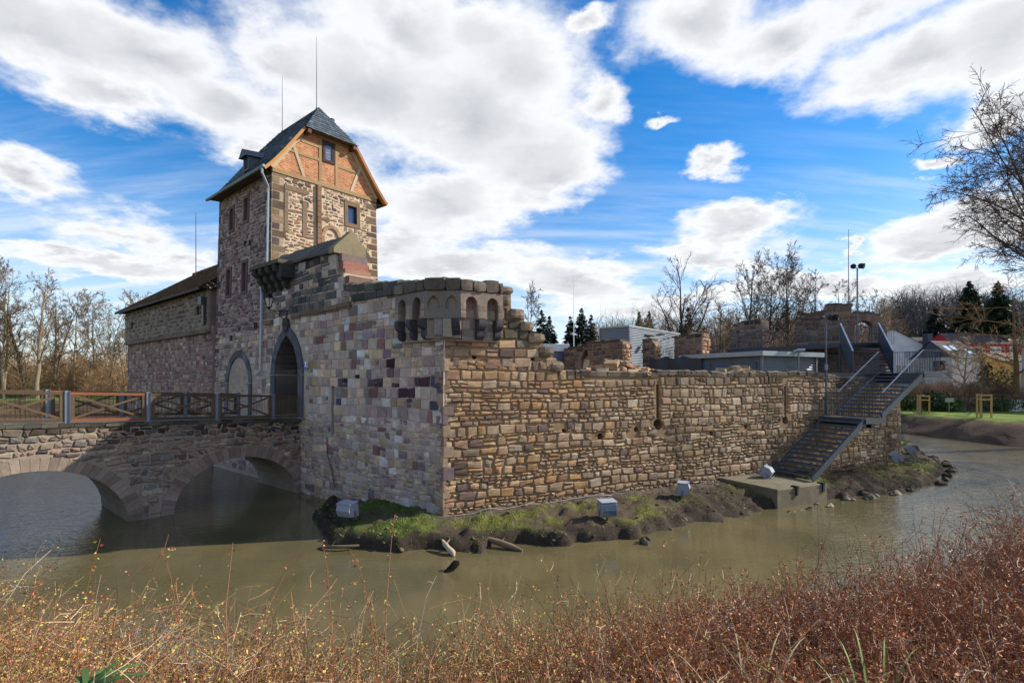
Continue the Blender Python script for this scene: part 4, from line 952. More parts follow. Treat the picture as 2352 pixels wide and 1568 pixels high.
for (w_, z0, z1) in ((27.3, -1, 10.05), (10.6, 7.6, 10.05)):
    a, b = Wp(w_, .15, 0), Wp(w_, 9.5, 0); mb.add([(a[0], a[1], z0), (b[0], b[1], z0), (b[0], b[1], z1), (a[0], a[1], z1)], [[0, 1, 2, 3]], rgb(120, 104, 98))
a, b, c = Wp(27.3, .15, 10.05), Wp(27.3, 9.5, 10.05), Wp(27.3, 4.9, 13.6); mb.add([a, b, c], [[0, 1, 2]], rgb(120, 104, 98))
mb.build('masonry', 'stone', HB)
mb = MB(); u = 10.62
while u < 27.4:
    w = min(rH.uniform(.7, 1.2), 27.4 - u); fbox(mb, frH2, u + .01, u + w - .01, 7.5, 7.69, -.1, .07, np.array(rgb(112, 98, 88)) * rH.uniform(.8, 1.15)); u += w
mb.build('string_course', 'smoothstone', HB)
mb = MB()
e0, e1 = 10.35, 27.95; tiles(mb, Wp(e0, 4.9, 13.7), Wp(e1 - .2, 4.9, 13.7), Wp(e0, -.5, 10.0), Wp(e1, -.5, 10.0), 30, .25, palRT, rS, thick=.03, lift=.02)
tiles(mb, Wp(e1 - .2, 4.9, 13.7), Wp(e0, 4.9, 13.7), Wp(e1, 10.3, 10.0), Wp(e0, 10.3, 10.0), 20, .5, palRT, rS, thick=.03, lift=.02)
for i in range(40): box(mb, Wp(e0 + .2 + i * .435, 4.9, 13.76), np.append(WD * .23, 0), np.append(DD * .13, 0), (0, 0, .07 + .01 * (i % 2)), np.array(rgb(96, 76, 66)) * rS.uniform(.7, 1.2))
mb.build('roof', 'tile', HB)
mb = MB(); v = [Wp(e0, -.5, 9.96), Wp(e1, -.5, 9.96), Wp(e1, .6, 10.02), Wp(e0, .6, 10.02)]; mb.add(v, [[0, 1, 2, 3]], rgb(60, 48, 42)); bar(mb, Wp(e0, -.5, 9.93), Wp(e1, -.5, 9.93), .05, .12, rgb(70, 56, 48)); bar(mb, Wp(e1, -.5, 9.95), Wp(e1 - .2, 4.9, 13.65), .05, .16, rgb(64, 52, 46))
for i in range(30): bar(mb, Wp(10.8 + i * .58, -.45, 9.94), Wp(10.8 + i * .58, .1, 9.98), .09, .1, rgb(58, 46, 40), up=(0, 0, 1))
mb.build('eaves', 'wood', HB)
mb = MB(); fbox(mb, frH2, 10.72, 10.9, 8.0, 9.3, .0, .18, rgb(70, 62, 58)); fbox(mb, frH2, 10.7, 11.2, 9.1, 9.55, .0, .3, rgb(60, 64, 66)); mb.build('rainwater_hopper', 'steel', HB)
for (u, z) in ((11.9, 8.9), (25.3, 8.9)): mb = MB(); fbox(mb, frH2, u, u + .22, z - .25, z + .25, .002, .05, rgb(36, 32, 32)); mb.build('small_opening', 'smoothstone', HB)
# ================================================================== BRIDGE
BR = root('stone_bridge', Wp(1.8, -5, 0), 'arched rubble stone bridge over the moat leading to the castle gate', 'bridge')
frK = mkframe((G0[0], G0[1]), -DD, -WD)
BRH = lambda s: 3.17 + .038 * s
def ell(c, a, h, n=18): return [(c - a * math.cos(PI * i / n), h * math.sin(PI * i / n)) for i in range(n + 1)]
A1, A2 = ell(2.48, 2.31, 1.8), ell(8.66, 2.5, 2.06)
A1o, A2o = ell(2.48, 2.31 + .43, 1.8 + .41), ell(8.66, 2.5 + .43, 2.06 + .41)
BW = 3.7
low = [(-.05, -1.3), (A1[0][0], -1.3)] + A1 + [(A1[-1][0], -1.3), (A2[0][0], -1.3)] + A2 + [(A2[-1][0], -1.3), (14.5, -1.3)]
poly = low + [(14.5, BRH(14.5) - .1), (-.05, BRH(0) - .1)]
mb = MB(); extrude(mb, frK, poly, [], -.02, -BW, rgb(150, 136, 120))
rK = np.random.default_rng(41)
palK = palette([(138, 124, 114), (154, 136, 120), (118, 104, 98), (142, 112, 102), (164, 150, 132), (100, 90, 86), (130, 126, 120), (150, 118, 100)], [4, 4, 3, 1.5, 3, 2, 2.5, 1], .15)
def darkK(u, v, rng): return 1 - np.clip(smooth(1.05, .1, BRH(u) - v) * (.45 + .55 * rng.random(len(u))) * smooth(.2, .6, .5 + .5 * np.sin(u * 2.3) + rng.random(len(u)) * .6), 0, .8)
inK = lambda u, v: (v < BRH(u) + .0) & ~in_poly(u, v, [(A1o[0][0], -2)] + A1o + [(A1o[-1][0], -2)]) & ~in_poly(u, v, [(A2o[0][0], -2)] + A2o + [(A2o[-1][0], -2)])
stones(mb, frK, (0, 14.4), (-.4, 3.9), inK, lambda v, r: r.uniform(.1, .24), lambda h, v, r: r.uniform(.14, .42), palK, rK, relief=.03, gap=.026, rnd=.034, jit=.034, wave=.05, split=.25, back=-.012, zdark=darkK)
mb.build('masonry', 'stone', BR)
mb = MB()
def ell2(c, a, h, n): # finer for voussoirs
    return [(c - a * math.cos(PI * i / n), h * math.sin(PI * i / n)) for i in range(n + 1)]
arch_ring(mb, frK, ell2(2.48, 2.31, 1.8, 36), ell2(2.48, 2.78, 2.26, 36), .02, -BW + .01, rgb(140, 124, 112), nstones=1); arch_ring(mb, frK, ell2(8.66, 2.5, 2.06, 38), ell2(8.66, 2.96, 2.5, 38), .02, -BW + .01, rgb(144, 128, 114), nstones=1)
mb.build('arch_ring', 'stone', BR)
mb = MB()
for i in range(36):
    u = i * .4; fbox(mb, frK, u + .005, u + .395, BRH(u) - .1, BRH(u) + rK.uniform(-.01, .02), -.36, .05 + rK.uniform(-.015, .015), np.array(rgb(84, 80, 70)) * rK.uniform(.5, 1.3))
mb.build('edge_course', 'stone', BR); mb = MB()
for i in range(36): u = i * .4; fbox(mb, frK, u + .005, u + .395, BRH(u) - .1, BRH(u), -BW, -BW + .36, np.array(rgb(110, 104, 92)) * rK.uniform(.6, 1.2))
mb.build('edge_course', 'stone', BR)
mb = MB(); mb.add(np.array([frK(-1.3, BRH(-.5) + .005, -.34), frK(14.5, BRH(14.5) - .02, -.34), frK(14.5, BRH(14.5) - .02, -BW + .34), frK(-1.3, BRH(-.5) + .005, -BW + .34)]).reshape(-1, 3), [[0, 1, 2, 3]], rgb(140, 130, 116)); mb.build('deck', 'plaster', BR)
# railings
def railing(o, label, toward, posts, seed):
    R = root('bridge_railing', frK(5, BRH(5), o).reshape(3), label, 'railing', 'railings on the bridge')
    rr = np.random.default_rng(seed); sgn = toward
    pf = mkframe((G0[0] - o * WD[0], G0[1] - o * WD[1]), -DD, -WD)
    for s in posts:
        mb = MB(); b = BRH(s)
        fbox(mb, pf, s - .07, s - .05, b - .02, b + 1.06, -.07, .07, rgb(104, 112, 124)); fbox(mb, pf, s + .05, s + .07, b - .02, b + 1.06, -.07, .07, rgb(104, 112, 124)); fbox(mb, pf, s - .05, s + .05, b - .02, b + 1.055, -.012, .012, rgb(132, 140, 154)); fbox(mb, pf, s - .11, s + .11, b - .01, b + .012, -.11, .11, rgb(90, 96, 104))
        mb.build('post', 'steel', R)
    for k in range(len(posts) - 1):
        s0, s1 = posts[k] + .085, posts[k + 1] - .085; b0, b1 = BRH(s0), BRH(s1)
        wc = np.array(rgb(84, 68, 48)) * rr.uniform(.85, 1.1) if k != 2 else np.array(rgb(128, 78, 52))
        mb = MB(); P = lambda s, z, q=0: pf(s, z, q).reshape(3)
        w2 = np.array(rgb(92, 76, 54)) * rr.uniform(.85, 1.1)
        bar(mb, P(s0, b0 + .97), P(s1, b1 + .97), .07, .09, wc); bar(mb, P(s0, b0 + .11), P(s1, b1 + .11), .07, .1, wc)
        for s, b in ((s0 + .05, b0), (s1 - .05, b1)): bar(mb, P(s, b + .16), P(s, b + .925), .1, .055, w2, up=tuple(-np.append(WD, 0)))
        bar(mb, P(s0 + .11, b0 + .18), P(s1 - .11, b1 + .9), .035, .07, w2); bar(mb, P(s0 + .11, b0 + .9, -.045 * sgn), P(s1 - .11, b1 + .18, -.045 * sgn), .035, .07, w2)
        o1 = mb.build('panel', 'wood', R)
        mb = MB()
        for i in range(17):
            s = s0 + .1 + (s1 - s0 - .2) * i / 16; bar(mb, P(s, BRH(s) + .1, -.09 * sgn), P(s, BRH(s) + .93, -.09 * sgn), .007, .007, rgb(34, 36, 38))
        for i in range(7): z = .14 + i * .12; bar(mb, P(s0 + .05, b0 + z, -.095 * sgn), P(s1 - .05, b1 + z, -.095 * sgn), .006, .006, rgb(34, 36, 38))
        mb.build('wire_mesh', 'steel', o1)
    return R, pf
R1, pf1 = railing(-.12, 'brown timber cross braced railing with grey posts along the near side of the bridge', 1, [1.14, 3.31, 5.55, 7.76, 9.95, 12.2], 1)
R2, pf2 = railing(-BW + .12, 'brown timber cross braced railing along the far side of the bridge', -1, [1.14, 3.31, 5.55, 7.76, 9.95, 12.2], 2)
mb = MB(); P = lambda s, z, q=0: pf1(s, z, q).reshape(3)
bar(mb, P(.08, BRH(0) + .97), P(1.06, BRH(1) + .97), .07, .08, rgb(80, 66, 48)); bar(mb, P(.08, BRH(0) + .11), P(1.06, BRH(1) + .11), .06, .07, rgb(80, 66, 48))
for i in range(13): bar(mb, P(.12 + i * .072, 3.28, 0), P(.12 + i * .072, 4.12, 0), .03, .03, rgb(96, 82, 60))
mb.build('slatted_end', 'wood', R1)
# ================================================================== LANTERN AND SIGN
LT = root('wall_lantern', frA(1.38, 7.7, 0).reshape(3), 'black wrought iron lantern on a bracket above the gate arch', 'lantern')
ld = -np.append(DD, 0); lb = frA(1.5, 8.0, .8).reshape(3)
mb = MB(); fbox(mb, frA, 1.33, 1.43, 7.45, 8.0, .02, .07, rgb(26, 28, 32)); bar(mb, frA(1.38, 7.93, .05).reshape(3), frA(1.45, 7.93, .82).reshape(3), .035, .035, rgb(26, 28, 32))
tube(mb, [frA(1.38, 7.5, .06).reshape(3), frA(1.4, 7.62, .22).reshape(3), frA(1.42, 7.78, .36).reshape(3), frA(1.44, 7.9, .55).reshape(3)], .018, 5, rgb(26, 28, 32)); mb.build('bracket', 'steel', LT)
mb = MB(); c = frA(1.45, 7.95, .8).reshape(3)
lathe(mb, c, [(.03, 0), (.07, .06), (.10, .1), (.09, .12)], 6, rgb(26, 28, 32)); lathe(mb, c, [(.24, .5), (.2, .56), (.11, .68), (.07, .7), (.07, .76), (.02, .8), (.0, .84)], 6, rgb(26, 28, 32))
for i in range(6):
    a = 2 * PI * i / 6; u1 = Vector((math.cos(a), math.sin(a), 0))
    bar(mb, c + np.array(u1) * .1 + (0, 0, .1), c + np.array(u1) * .21 + (0, 0, .51), .02, .02, rgb(26, 28, 32))
mb.build('lantern_frame', 'steel', LT)
mb = MB(); lathe(mb, c, [(.085, .12), (.19, .5)], 6, rgb(200, 200, 196)); mb.build('lantern_glass', 'glass', LT)
mb = MB(); sg = [(-.3, 5.62), (-.56, 5.62), (-.56, 5.38), (-.43, 5.24), (-.3, 5.38)]; extrude(mb, frA, sg, [], .06, .03, rgb(222, 226, 232))
SGN = mb.build('heritage_sign', 'paint', loc=frA(-.43, 5.4, .05).reshape(3)); tag(SGN, 'small blue and white shield plate on the wall right of the gate', 'sign')
mb = MB()
for t3 in ([(-.3, 5.6), (-.3, 5.42), (-.4, 5.51)], [(-.56, 5.6), (-.46, 5.51), (-.56, 5.42)], [(-.56, 5.38), (-.43, 5.25), (-.3, 5.38), (-.43, 5.44)]): extrude(mb, frA, t3, [], .066, .058, rgb(30, 74, 160))
mb.build('blue_emblem', 'paint', SGN)
# ================================================================== STEEL STAIRS
STL = rgb(60, 68, 78); STD = rgb(44, 50, 58); LIP = rgb(132, 140, 150)
frS = mkframe((C0[0], C0[1]), TD, ND)
S3 = lambda t, z, n: frS(t, z, n).reshape(3)
ST = root('steel_staircase', S3(17, 0.73, 1.5), 'dark grey steel staircase climbing over the river wall in two flights', 'staircase')
def flight(t0, z0, t1, z1, n0, n1, nst):
    for n in (n0, n1):
        mb = MB(); bar(mb, S3(t0 - .1, z0 - .03, n), S3(t1 + .06, z1 + .0, n), .05, .26, STL); bar(mb, S3(t0 - .1, z0 + .1, n), S3(t1 + .06, z1 + .13, n), .09, .014, rgb(84, 92, 102)); mb.build('stringer', 'steel', ST)
    for i in range(nst):
        f = (i + .5) / nst; t = t0 + (t1 - t0) * f; z = z0 + (z1 - z0) * f; mb = MB()
        fbox(mb, frS, t - .12, t + .14, z - .02, z + .02, n0 + .03, n1 - .03, STD); fbox(mb, frS, t - .145, t - .118, z - .05, z + .024, n0 + .03, n1 - .03, rgb(86, 94, 104)); mb.build('tread', 'steel', ST)
flight(14.95, .86, 18.4, 3.1, .62, 2.42, 13)
flight(19.78, 3.28, 23.05, 5.12, .45, 2.42, 11)
mb = MB(); fbox(mb, frS, 18.36, 19.85, 3.1, 3.16, .45, 2.45, rgb(120, 116, 106))
for (a, b, c, d) in ((18.36, 19.85, 2.42, 2.5), (18.36, 19.85, .4, .45), (18.3, 18.36, .45, 2.45), (19.8, 19.86, .45, 2.42)): fbox(mb, frS, a, b, 2.94, 3.17, c, d, STL)
fbox(mb, frS, 18.7, 18.9, 2.7, 2.94, -.2, 2.2, STD); fbox(mb, frS, 19.3, 19.5, 2.7, 2.94, -.2, 2.2, STD); mb.build('landing', 'steel', ST)
def barfence(mb, P0, P1, h, sp, z_off=.05, col=STL, rw=.022, top=.03, bottom=True):
    P0, P1 = np.array(P0, float), np.array(P1, float); L = np.linalg.norm((P1 - P0)[:2]); n = max(2, int(L / sp))
    pts = np.array([P0 + (P1 - P0) * i / n for i in range(n + 1)])
    A = pts + (0, 0, z_off); B = pts + (0, 0, h)
    tubes(mb, np.stack([A, B], 1), np.full((n + 1, 2), rw * .62), 4, col)
    bar(mb, P0 + (0, 0, h), P1 + (0, 0, h), top, .012 + top * .4, LIP if top > .03 else col)
    if bottom: bar(mb, P0 + (0, 0, z_off), P1 + (0, 0, z_off), .03, .012, col)
for n in (.45, 2.42):
    mb = MB(); barfence(mb, S3(19.7, 3.2, n), S3(23.05, 5.2, n), 1.08, .105, top=.045); mb.build('handrail', 'steel', ST)
mb = MB(); barfence(mb, S3(19.0, 3.16, .02), S3(19.6, 3.16, 2.42), 1.1, .1, top=.03); mb.build('gate', 'steel', ST)
mb = MB(); barfence(mb, S3(23.05, 5.22, 2.42), S3(24.6, 5.22, 2.42), 1.05, .11); barfence(mb, S3(24.6, 5.22, 2.42), S3(24.6, 5.22, -2.6), 1.05, .11)
barfence(mb, S3(19.4, 5.22, -.3), S3(22.9, 5.22, -.3), 1.02, .12) if 0 else None
mb.build('platform_railing', 'steel', ST); mb = MB()
barfence(mb, S3(18.7, 5.22, -1.8), S3(20.9, 5.22, -1.1), 1.05, .12); mb.build('platform_railing', 'steel', ST); mb = MB(); barfence(mb, S3(22.0, 5.22, -2.6), S3(24.6, 5.22, -2.6), 1.05, .12)
mb.build('platform_railing', 'steel', ST)
mb = MB(); fbox(mb, frS, 23.0, 24.65, 5.14, 5.2, -.3, 2.48, STL); fbox(mb, frS, 19.4, 24.65, 5.14, 5.2, -4.0, -.3, STL)
fbox(mb, frS, 23.05, 24.68, 4.96, 5.14, 2.4, 2.48, STL); fbox(mb, frS, 24.6, 24.68, 4.96, 5.14, -4, 2.4, STL); fbox(mb, frS, 18.6, 23.05, 4.94, 5.18, -.32, -.24, STL)
fbox(mb, frS, 18.6, 19.4, 5.1, 5.16, -2.2, -.3, STL); fbox(mb, frS, 23.4, 23.6, 4.7, 4.96, -.5, 2.1, STD); mb.build('platform', 'steel', ST)
# inner flight to the upper deck
BL, BRr, TL, TRr = np.array((18.0, 27.6, 5.2)), np.array((19.9, 27.3, 5.2)), np.array((19.1, 30.4, 6.95)), np.array((21.1, 30.1, 6.95))
for a, b in ((BL, TL), (BRr, TRr)):
    mb = MB(); v = [a + (0, 0, -.15), b + (0, 0, -.15), b + (0, 0, 1.15), a + (0, 0, 1.15)]
    d = np.array((.04, .0, 0)); v2 = [p + d for p in v]; mb.add(np.array(v + v2), [[0, 1, 2, 3], [7, 6, 5, 4], [0, 4, 5, 1], [1, 5, 6, 2], [2, 6, 7, 3], [3, 7, 4, 0]], rgb(70, 82, 96)); bar(mb, a + (.02, 0, 1.17), b + (.02, 0, 1.17), .07, .04, rgb(176, 184, 190)); mb.build('side_panel', 'steel', ST)
mb = MB()
for i in range(10):
    f = (i + .5) / 10; p = BL + (TL - BL) * f; q = BRr + (TRr - BRr) * f; bar(mb, p, q, .24, .03, STD); bar(mb, p + (-.03, -.1, -.02), q + (-.03, -.1, -.02), .02, .07, rgb(78, 86, 96))
mb.build('upper_treads', 'steel', ST)
mb = MB(); K0, K1 = np.array((15.2, 36.8, 6.85)), np.array((19.1, 30.4, 6.85))
bar(mb, K0, K1, .12, .26, STL); bar(mb, K1, np.array((21.3, 30.05, 6.85)), .12, .26, STL); bar(mb, K0, np.array((21.0, 40, 6.85)), .12, .26, STL)
mb.add([K0 + (0, 0, .1), K1 + (0, 0, .1), (21.3, 30.05, 6.95), (24, 36, 6.95), (21, 40, 6.95)], [[0, 1, 2], [0, 2, 3], [0, 3, 4]], STD)
for p in (K0 * .5 + K1 * .5, K0, K1): bar(mb, p, (p[0], p[1], 3.2), .14, .14, STL, up=(1, 0, 0))
mb.build('upper_deck', 'steel', ST)
mb = MB(); barfence(mb, K0 + (0, 0, .1), K1 + (0, 0, .1), 1.1, .13); barfence(mb, (19.7, 31.6, 6.95), (22.8, 31.2, 6.95), 1.1, .13); barfence(mb, K0 + (0, 0, .1), (11.2, 38, 6.0), 1.1, .14); mb.build('deck_railing', 'steel', ST)
# concrete landing slab
mb = MB(); rC = np.random.default_rng(3)
pl = [(12.25, 0.02), (15.2, 0.02), (15.2, 2.8), (12.3, 2.76)]
n = 4; a = np.array([S3(t, -.8, q) for t, q in pl]); b = np.array([S3(t, .70, q) for t, q in pl]); c = np.array([S3(t + (.03 if t < 13 else -.03), .73, q - (.03 if q > 1 else 0)) for t, q in pl])
mb.add(np.vstack([a, b, c]), [[i, (i + 1) % 4, 4 + (i + 1) % 4, 4 + i] for i in range(4)] + [[4 + i, 4 + (i + 1) % 4, 8 + (i + 1) % 4, 8 + i] for i in range(4)] + [[8, 9, 10, 11]], rgb(112, 104, 84))
M['concrete'] = material('concrete', rough=.9, n_scale=3.2, n_amt=.5, bump=.5, b_scale=18, big=.35, bigscale=1.4)
SLB = mb.build('concrete_slab', 'concrete', loc=S3(13.7, .7, 1.4)); tag(SLB, 'weathered concrete block carrying the foot of the steel stairs', 'concrete block')
for (t,) in ((13.3,), (14.9,)):
    mb = MB(); fbox(mb, frS, t, t + .1, .42, .76, 2.78, 2.84, rgb(30, 32, 36)); fbox(mb, frS, t - .02, t + .12, .7, .78, 2.6, 2.86, rgb(30, 32, 36)); mb.build('bracket', 'steel', SLB)

# ================================================================== COURTYARD BUILDINGS
def corrugated(mb, fr, u0, u1, z0, z1, col, pitch=.11):
    z = z0; zz = []
    while z < z1: zz += [(z, .0), (z + pitch * .55, .028), (z + pitch * .62, .03), (z + pitch * .98, .0)]; z += pitch
    zz = [(min(a, z1), b) for a, b in zz] + [(z1, 0)]
    va = np.array([fr(u0, z, o) for z, o in zz]).reshape(-1, 3); vb = np.array([fr(u1, z, o) for z, o in zz]).reshape(-1, 3); n = len(zz)
    mb.add(np.vstack([va, vb]), [[i, n + i, n + i + 1, i + 1] for i in range(n - 1)], col)
def cladbox(name, label, org, ud, L, vd, Wd, z0, z1, slab, over, col, rcol, group=None):
    org, ud, vd = np.array(org, float), np.array(ud, float), np.array(vd, float)
    R = root(name, (org[0] + ud[0] * L / 2 + vd[0] * Wd / 2, org[1] + ud[1] * L / 2 + vd[1] * Wd / 2, z0), label, 'building', group)
    mb = MB()
    for (o, d, l, out) in ((org, ud, L, -vd), (org, vd, Wd, -ud), (org + vd * Wd, ud, L, vd), (org + ud * L, vd, Wd, ud)): corrugated(mb, mkframe(o, d, out), 0, l, z0, z1, col)
    mb.build('cladding', 'paint', R)
    mb = MB(); o2 = org - ud * over - vd * over; prismz(mb, [o2, o2 + ud * (L + 2 * over), o2 + ud * (L + 2 * over) + vd * (Wd + 2 * over), o2 + vd * (Wd + 2 * over)], z1, z1 + slab, rcol); mb.build('roof', 'steel', R)
    for (o, out) in ((org, -(ud + vd)), (org + ud * L, ud - vd), (org + vd * Wd, vd - ud)): mb = MB(); prismz(mb, [o + out * .035 + s_ for s_ in (ud * -.05 + vd * -.05, ud * .05 + vd * -.05, ud * .05 + vd * .05, ud * -.05 + vd * .05)], z0, z1 - .003, col); mb.build('corner_trim', 'steel', R)
    return R
X1 = cladbox('service_building', 'flat roofed grey pavilion with wide roof slab just behind the river wall', Bp(15.9, -.75, 0)[:2], TD, 3.9, -ND, 4.7, 3.2, 5.98, .22, .3, rgb(108, 116, 122), rgb(150, 158, 162))
mb = MB(); f = mkframe(Bp(15.9, -.75, 0)[:2], -ND, -TD); 
for (a, b) in ((.25, 1.5), (1.6, 2.9), (3.0, 4.3)): fbox(mb, f, a, b, 3.3, 5.7, .03, .06, rgb(76, 92, 110))
mb.build('sliding_panel', 'paint', X1)
cc = np.array((7.6, 34.0))
X2 = cladbox('service_building', 'tall grey ribbed metal box building with two lamp arms in the courtyard', cc, DD, 8.0, WD, 2.1, 3.2, 8.3, .1, .06, rgb(116, 124, 132), rgb(160, 168, 172))
f2 = mkframe(cc, DD, -WD)
for u in (2.2, 4.7):
    mb = MB(); fbox(mb, f2, u, u + .9, 7.88, 7.94, .03, .12, rgb(40, 42, 44)) if u < 3 else None
    bar(mb, f2(u + .3, 7.75, .03).reshape(3), f2(u + .3, 7.9, .95).reshape(3), .05, .05, rgb(50, 52, 54)); fbox(mb, f2, u + .1, u + .5, 7.84, 7.93, .85, 1.25, rgb(44, 46, 48)); mb.build('lamp_arm', 'steel', X2)
X3 = cladbox('service_building', 'low grey louvred box with a pale roof edge beside the ruined arch wall', PX(1250, 800, 30)[:2], DD * 0 + np.array((.96, .28)), 1.5, np.array((-.28, .96)), 2.4, 3.2, 6.5, .42, .05, rgb(92, 104, 120), rgb(168, 178, 184))
mb = MB(); rng_ = np.random.default_rng(4); A = []
tx = np.linspace(0, 1, 26); tz = np.linspace(0, 1, 8); P0, P1 = PX(1490, 870, 29.0), PX(1612, 870, 27.5)
vv = np.array([[P0[0] + (P1[0] - P0[0]) * a + .05 * math.sin(a * 21 + c * 2), P0[1] + (P1[1] - P0[1]) * a + .07 * math.sin(a * 17 + 2 * c) - .25 * (1 - c), 3.2 + c * (2.95 - .16 * math.sin(a * PI * 3) ** 2)] for a in tx for c in tz]); ii = np.arange(26 * 8).reshape(26, 8)
mb.add(vv, np.stack([ii[:-1, :-1], ii[1:, :-1], ii[1:, 1:], ii[:-1, 1:]], -1).reshape(-1, 4), rgb(44, 48, 54))
tag(mb.build('tarpaulin', 'paint', loc=(P0[0], P0[1], 3.2), smooth=True), 'black plastic sheet hung between the pavilion and the ruins', 'tarpaulin')
# ---- ruined inner walls
palR = palette([(112, 96, 86), (124, 106, 94), (98, 84, 80), (132, 112, 92), (88, 78, 76), (120, 92, 84)], [4, 3, 3, 2, 2, 2]); palRL = palette([(176, 140, 108), (160, 120, 92), (184, 156, 124)], [1, 1, 1])  # palRL: same masonry in lighter tones, sunlight on the right ends put into colour
def ruin(name, label, p0, p1, prof, thick, zb=3.2, holes=(), seed=1, side=True, pal=palR, size=1.0):
    p0, p1 = np.array(p0[:2], float), np.array(p1[:2], float); L = np.linalg.norm(p1 - p0); ud = (p1 - p0) / L; out = np.array((ud[1], -ud[0]))
    R = root(name, (p0[0] + ud[0] * L / 2, p0[1] + ud[1] * L / 2, zb), label, 'ruined wall', 'ruined walls in the courtyard')
    fr = mkframe(p0, ud, out); top = zinterp([(a * L, z) for a, z in prof]); rr = np.random.default_rng(seed)
    poly = [(0, zb), (L, zb)] + [(a * L, z - .06) for a, z in prof[::-1]]; H_ = [[(a * L, z) for a, z in h] for h in holes]
    mb = MB(); extrude(mb, fr, poly, H_, -.01, -thick, rgb(132, 112, 96))
    ins = lambda u, v: (v < top(u) + .03) & (sum([in_poly(u, v, h) for h in H_]) == 0 if H_ else True)
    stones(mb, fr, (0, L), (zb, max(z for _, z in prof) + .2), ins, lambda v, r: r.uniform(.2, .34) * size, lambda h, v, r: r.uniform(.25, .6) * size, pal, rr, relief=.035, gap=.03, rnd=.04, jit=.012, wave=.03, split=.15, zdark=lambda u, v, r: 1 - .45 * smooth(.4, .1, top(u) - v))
    if side:
        zt = float(top(L)); f2_ = mkframe(p1, -out, ud)
        stones(mb, f2_, (0, thick), (zb, zt), lambda u, v: v < zt, lambda v, r: r.uniform(.16, .3), lambda h, v, r: r.uniform(.2, .4), palRL, rr, relief=.09, gap=.03, rnd=.04, jit=.02, wave=.02, split=.2)
        f3_ = mkframe(p0 - out * thick, out, -ud); zt0 = float(top(0))
        stones(mb, f3_, (0, thick), (zb, zt0), lambda u, v: v < zt0, lambda v, r: r.uniform(.2, .32), lambda h, v, r: r.uniform(.25, .45), pal, rr, relief=.06, gap=.03, rnd=.04, jit=.02, wave=.02, split=.2)
    for i in range(int(L / .3)):
        u = i * .3; z = float(top(u + .15)); prism(mb, fr, u, u + .29, [(.02, z - .1), (.04, z + rr.uniform(-.02, .08)), (-thick * .5, z + rr.uniform(.02, .12)), (-thick, z), (-thick, z - .1)], np.array(rgb(96, 86, 78)) * rr.uniform(.6, 1.2))
    mb.build('masonry', 'stone', R); return R
ho = arch_pts(.36, .09, 5.2, 6.1, .45, n=5); 
ruin('ruined_wall', 'low broken wall with a small pointed arch opening, beside the flat grey louvred box', PX(1296, 0, 30.0), PX(1430, 0, 27.6), [(0, 6.6), (.25, 6.75), (.5, 6.95), (1, 6.95)], .9, holes=[[(.30, 5.2), (.30, 6.0), (.34, 6.35), (.385, 6.6), (.43, 6.3), (.45, 5.9), (.45, 5.2)]], seed=51)
ruin('ruined_wall', 'small narrow stump of masonry standing before the tall grey metal box', PX(1476, 0, 31.0), PX(1504, 0, 30.5), [(0, 7.1), (.3, 7.25), (.7, 7.25), (1, 7.0)], .8, seed=52)
ruin('ruined_wall', 'squarish wall stump right of the tall grey metal box', PX(1549, 0, 30.6), PX(1612, 0, 29.4), [(0, 7.3), (.4, 7.45), (1, 7.5)], .9, seed=53)
ruin('ruined_wall', 'broken wall stump with a ragged peak behind the deck fence', PX(1676, 0, 40), PX(1752, 0, 38), [(0, 8.4), (.12, 8.7), (.2, 9.1), (.5, 9.25), (.85, 9.2), (.95, 9.3), (1, 8.6)], 1.0, seed=54)
ruin('ruined_wall', 'plain low wall far back between the stump and the ragged peak', PX(1626, 0, 42), PX(1690, 0, 43), [(0, 7.2), (1, 7.35)], .7, seed=56)
GP = ruin('ruined_wall', 'large ruined gatehouse block with a round arched opening beyond the stairs', PX(1828, 0, 36), PX(2035, 0, 33.5),
          [(0, 9.0), (.08, 9.35), (.33, 9.45), (.335, 9.95), (.63, 9.85), (.635, 9.3), (.9, 9.2), (.97, 8.8), (1, 8.3)], 1.6, seed=55, holes=[[(a, z) for a, z in ((.67, 6.9), (.67, 8.35), (.70, 8.62), (.76, 8.76), (.82, 8.62), (.86, 8.35), (.86, 6.9))]], size=1.3)
frg = mkframe(PX(1828, 0, 36)[:2], (PX(2035, 0, 33.5) - PX(1828, 0, 36))[:2] / np.linalg.norm((PX(2035, 0, 33.5) - PX(1828, 0, 36))[:2]), np.array((-.36, -.93)))
Lg = np.linalg.norm((PX(2035, 0, 33.5) - PX(1828, 0, 36))[:2]); mb = MB()
arch_ring(mb, frg, [(.765 * Lg + .95 * .62 * math.cos(PI - PI * i / 9), 8.2 + .5 * math.sin(PI * i / 9)) for i in range(10)], [(.765 * Lg + .95 * math.cos(PI - PI * i / 9), 8.2 + .85 * math.sin(PI * i / 9)) for i in range(10)], .06, -.3, rgb(128, 104, 92)); mb.build('arch_ring', 'stone', GP)
prb = MB(); 
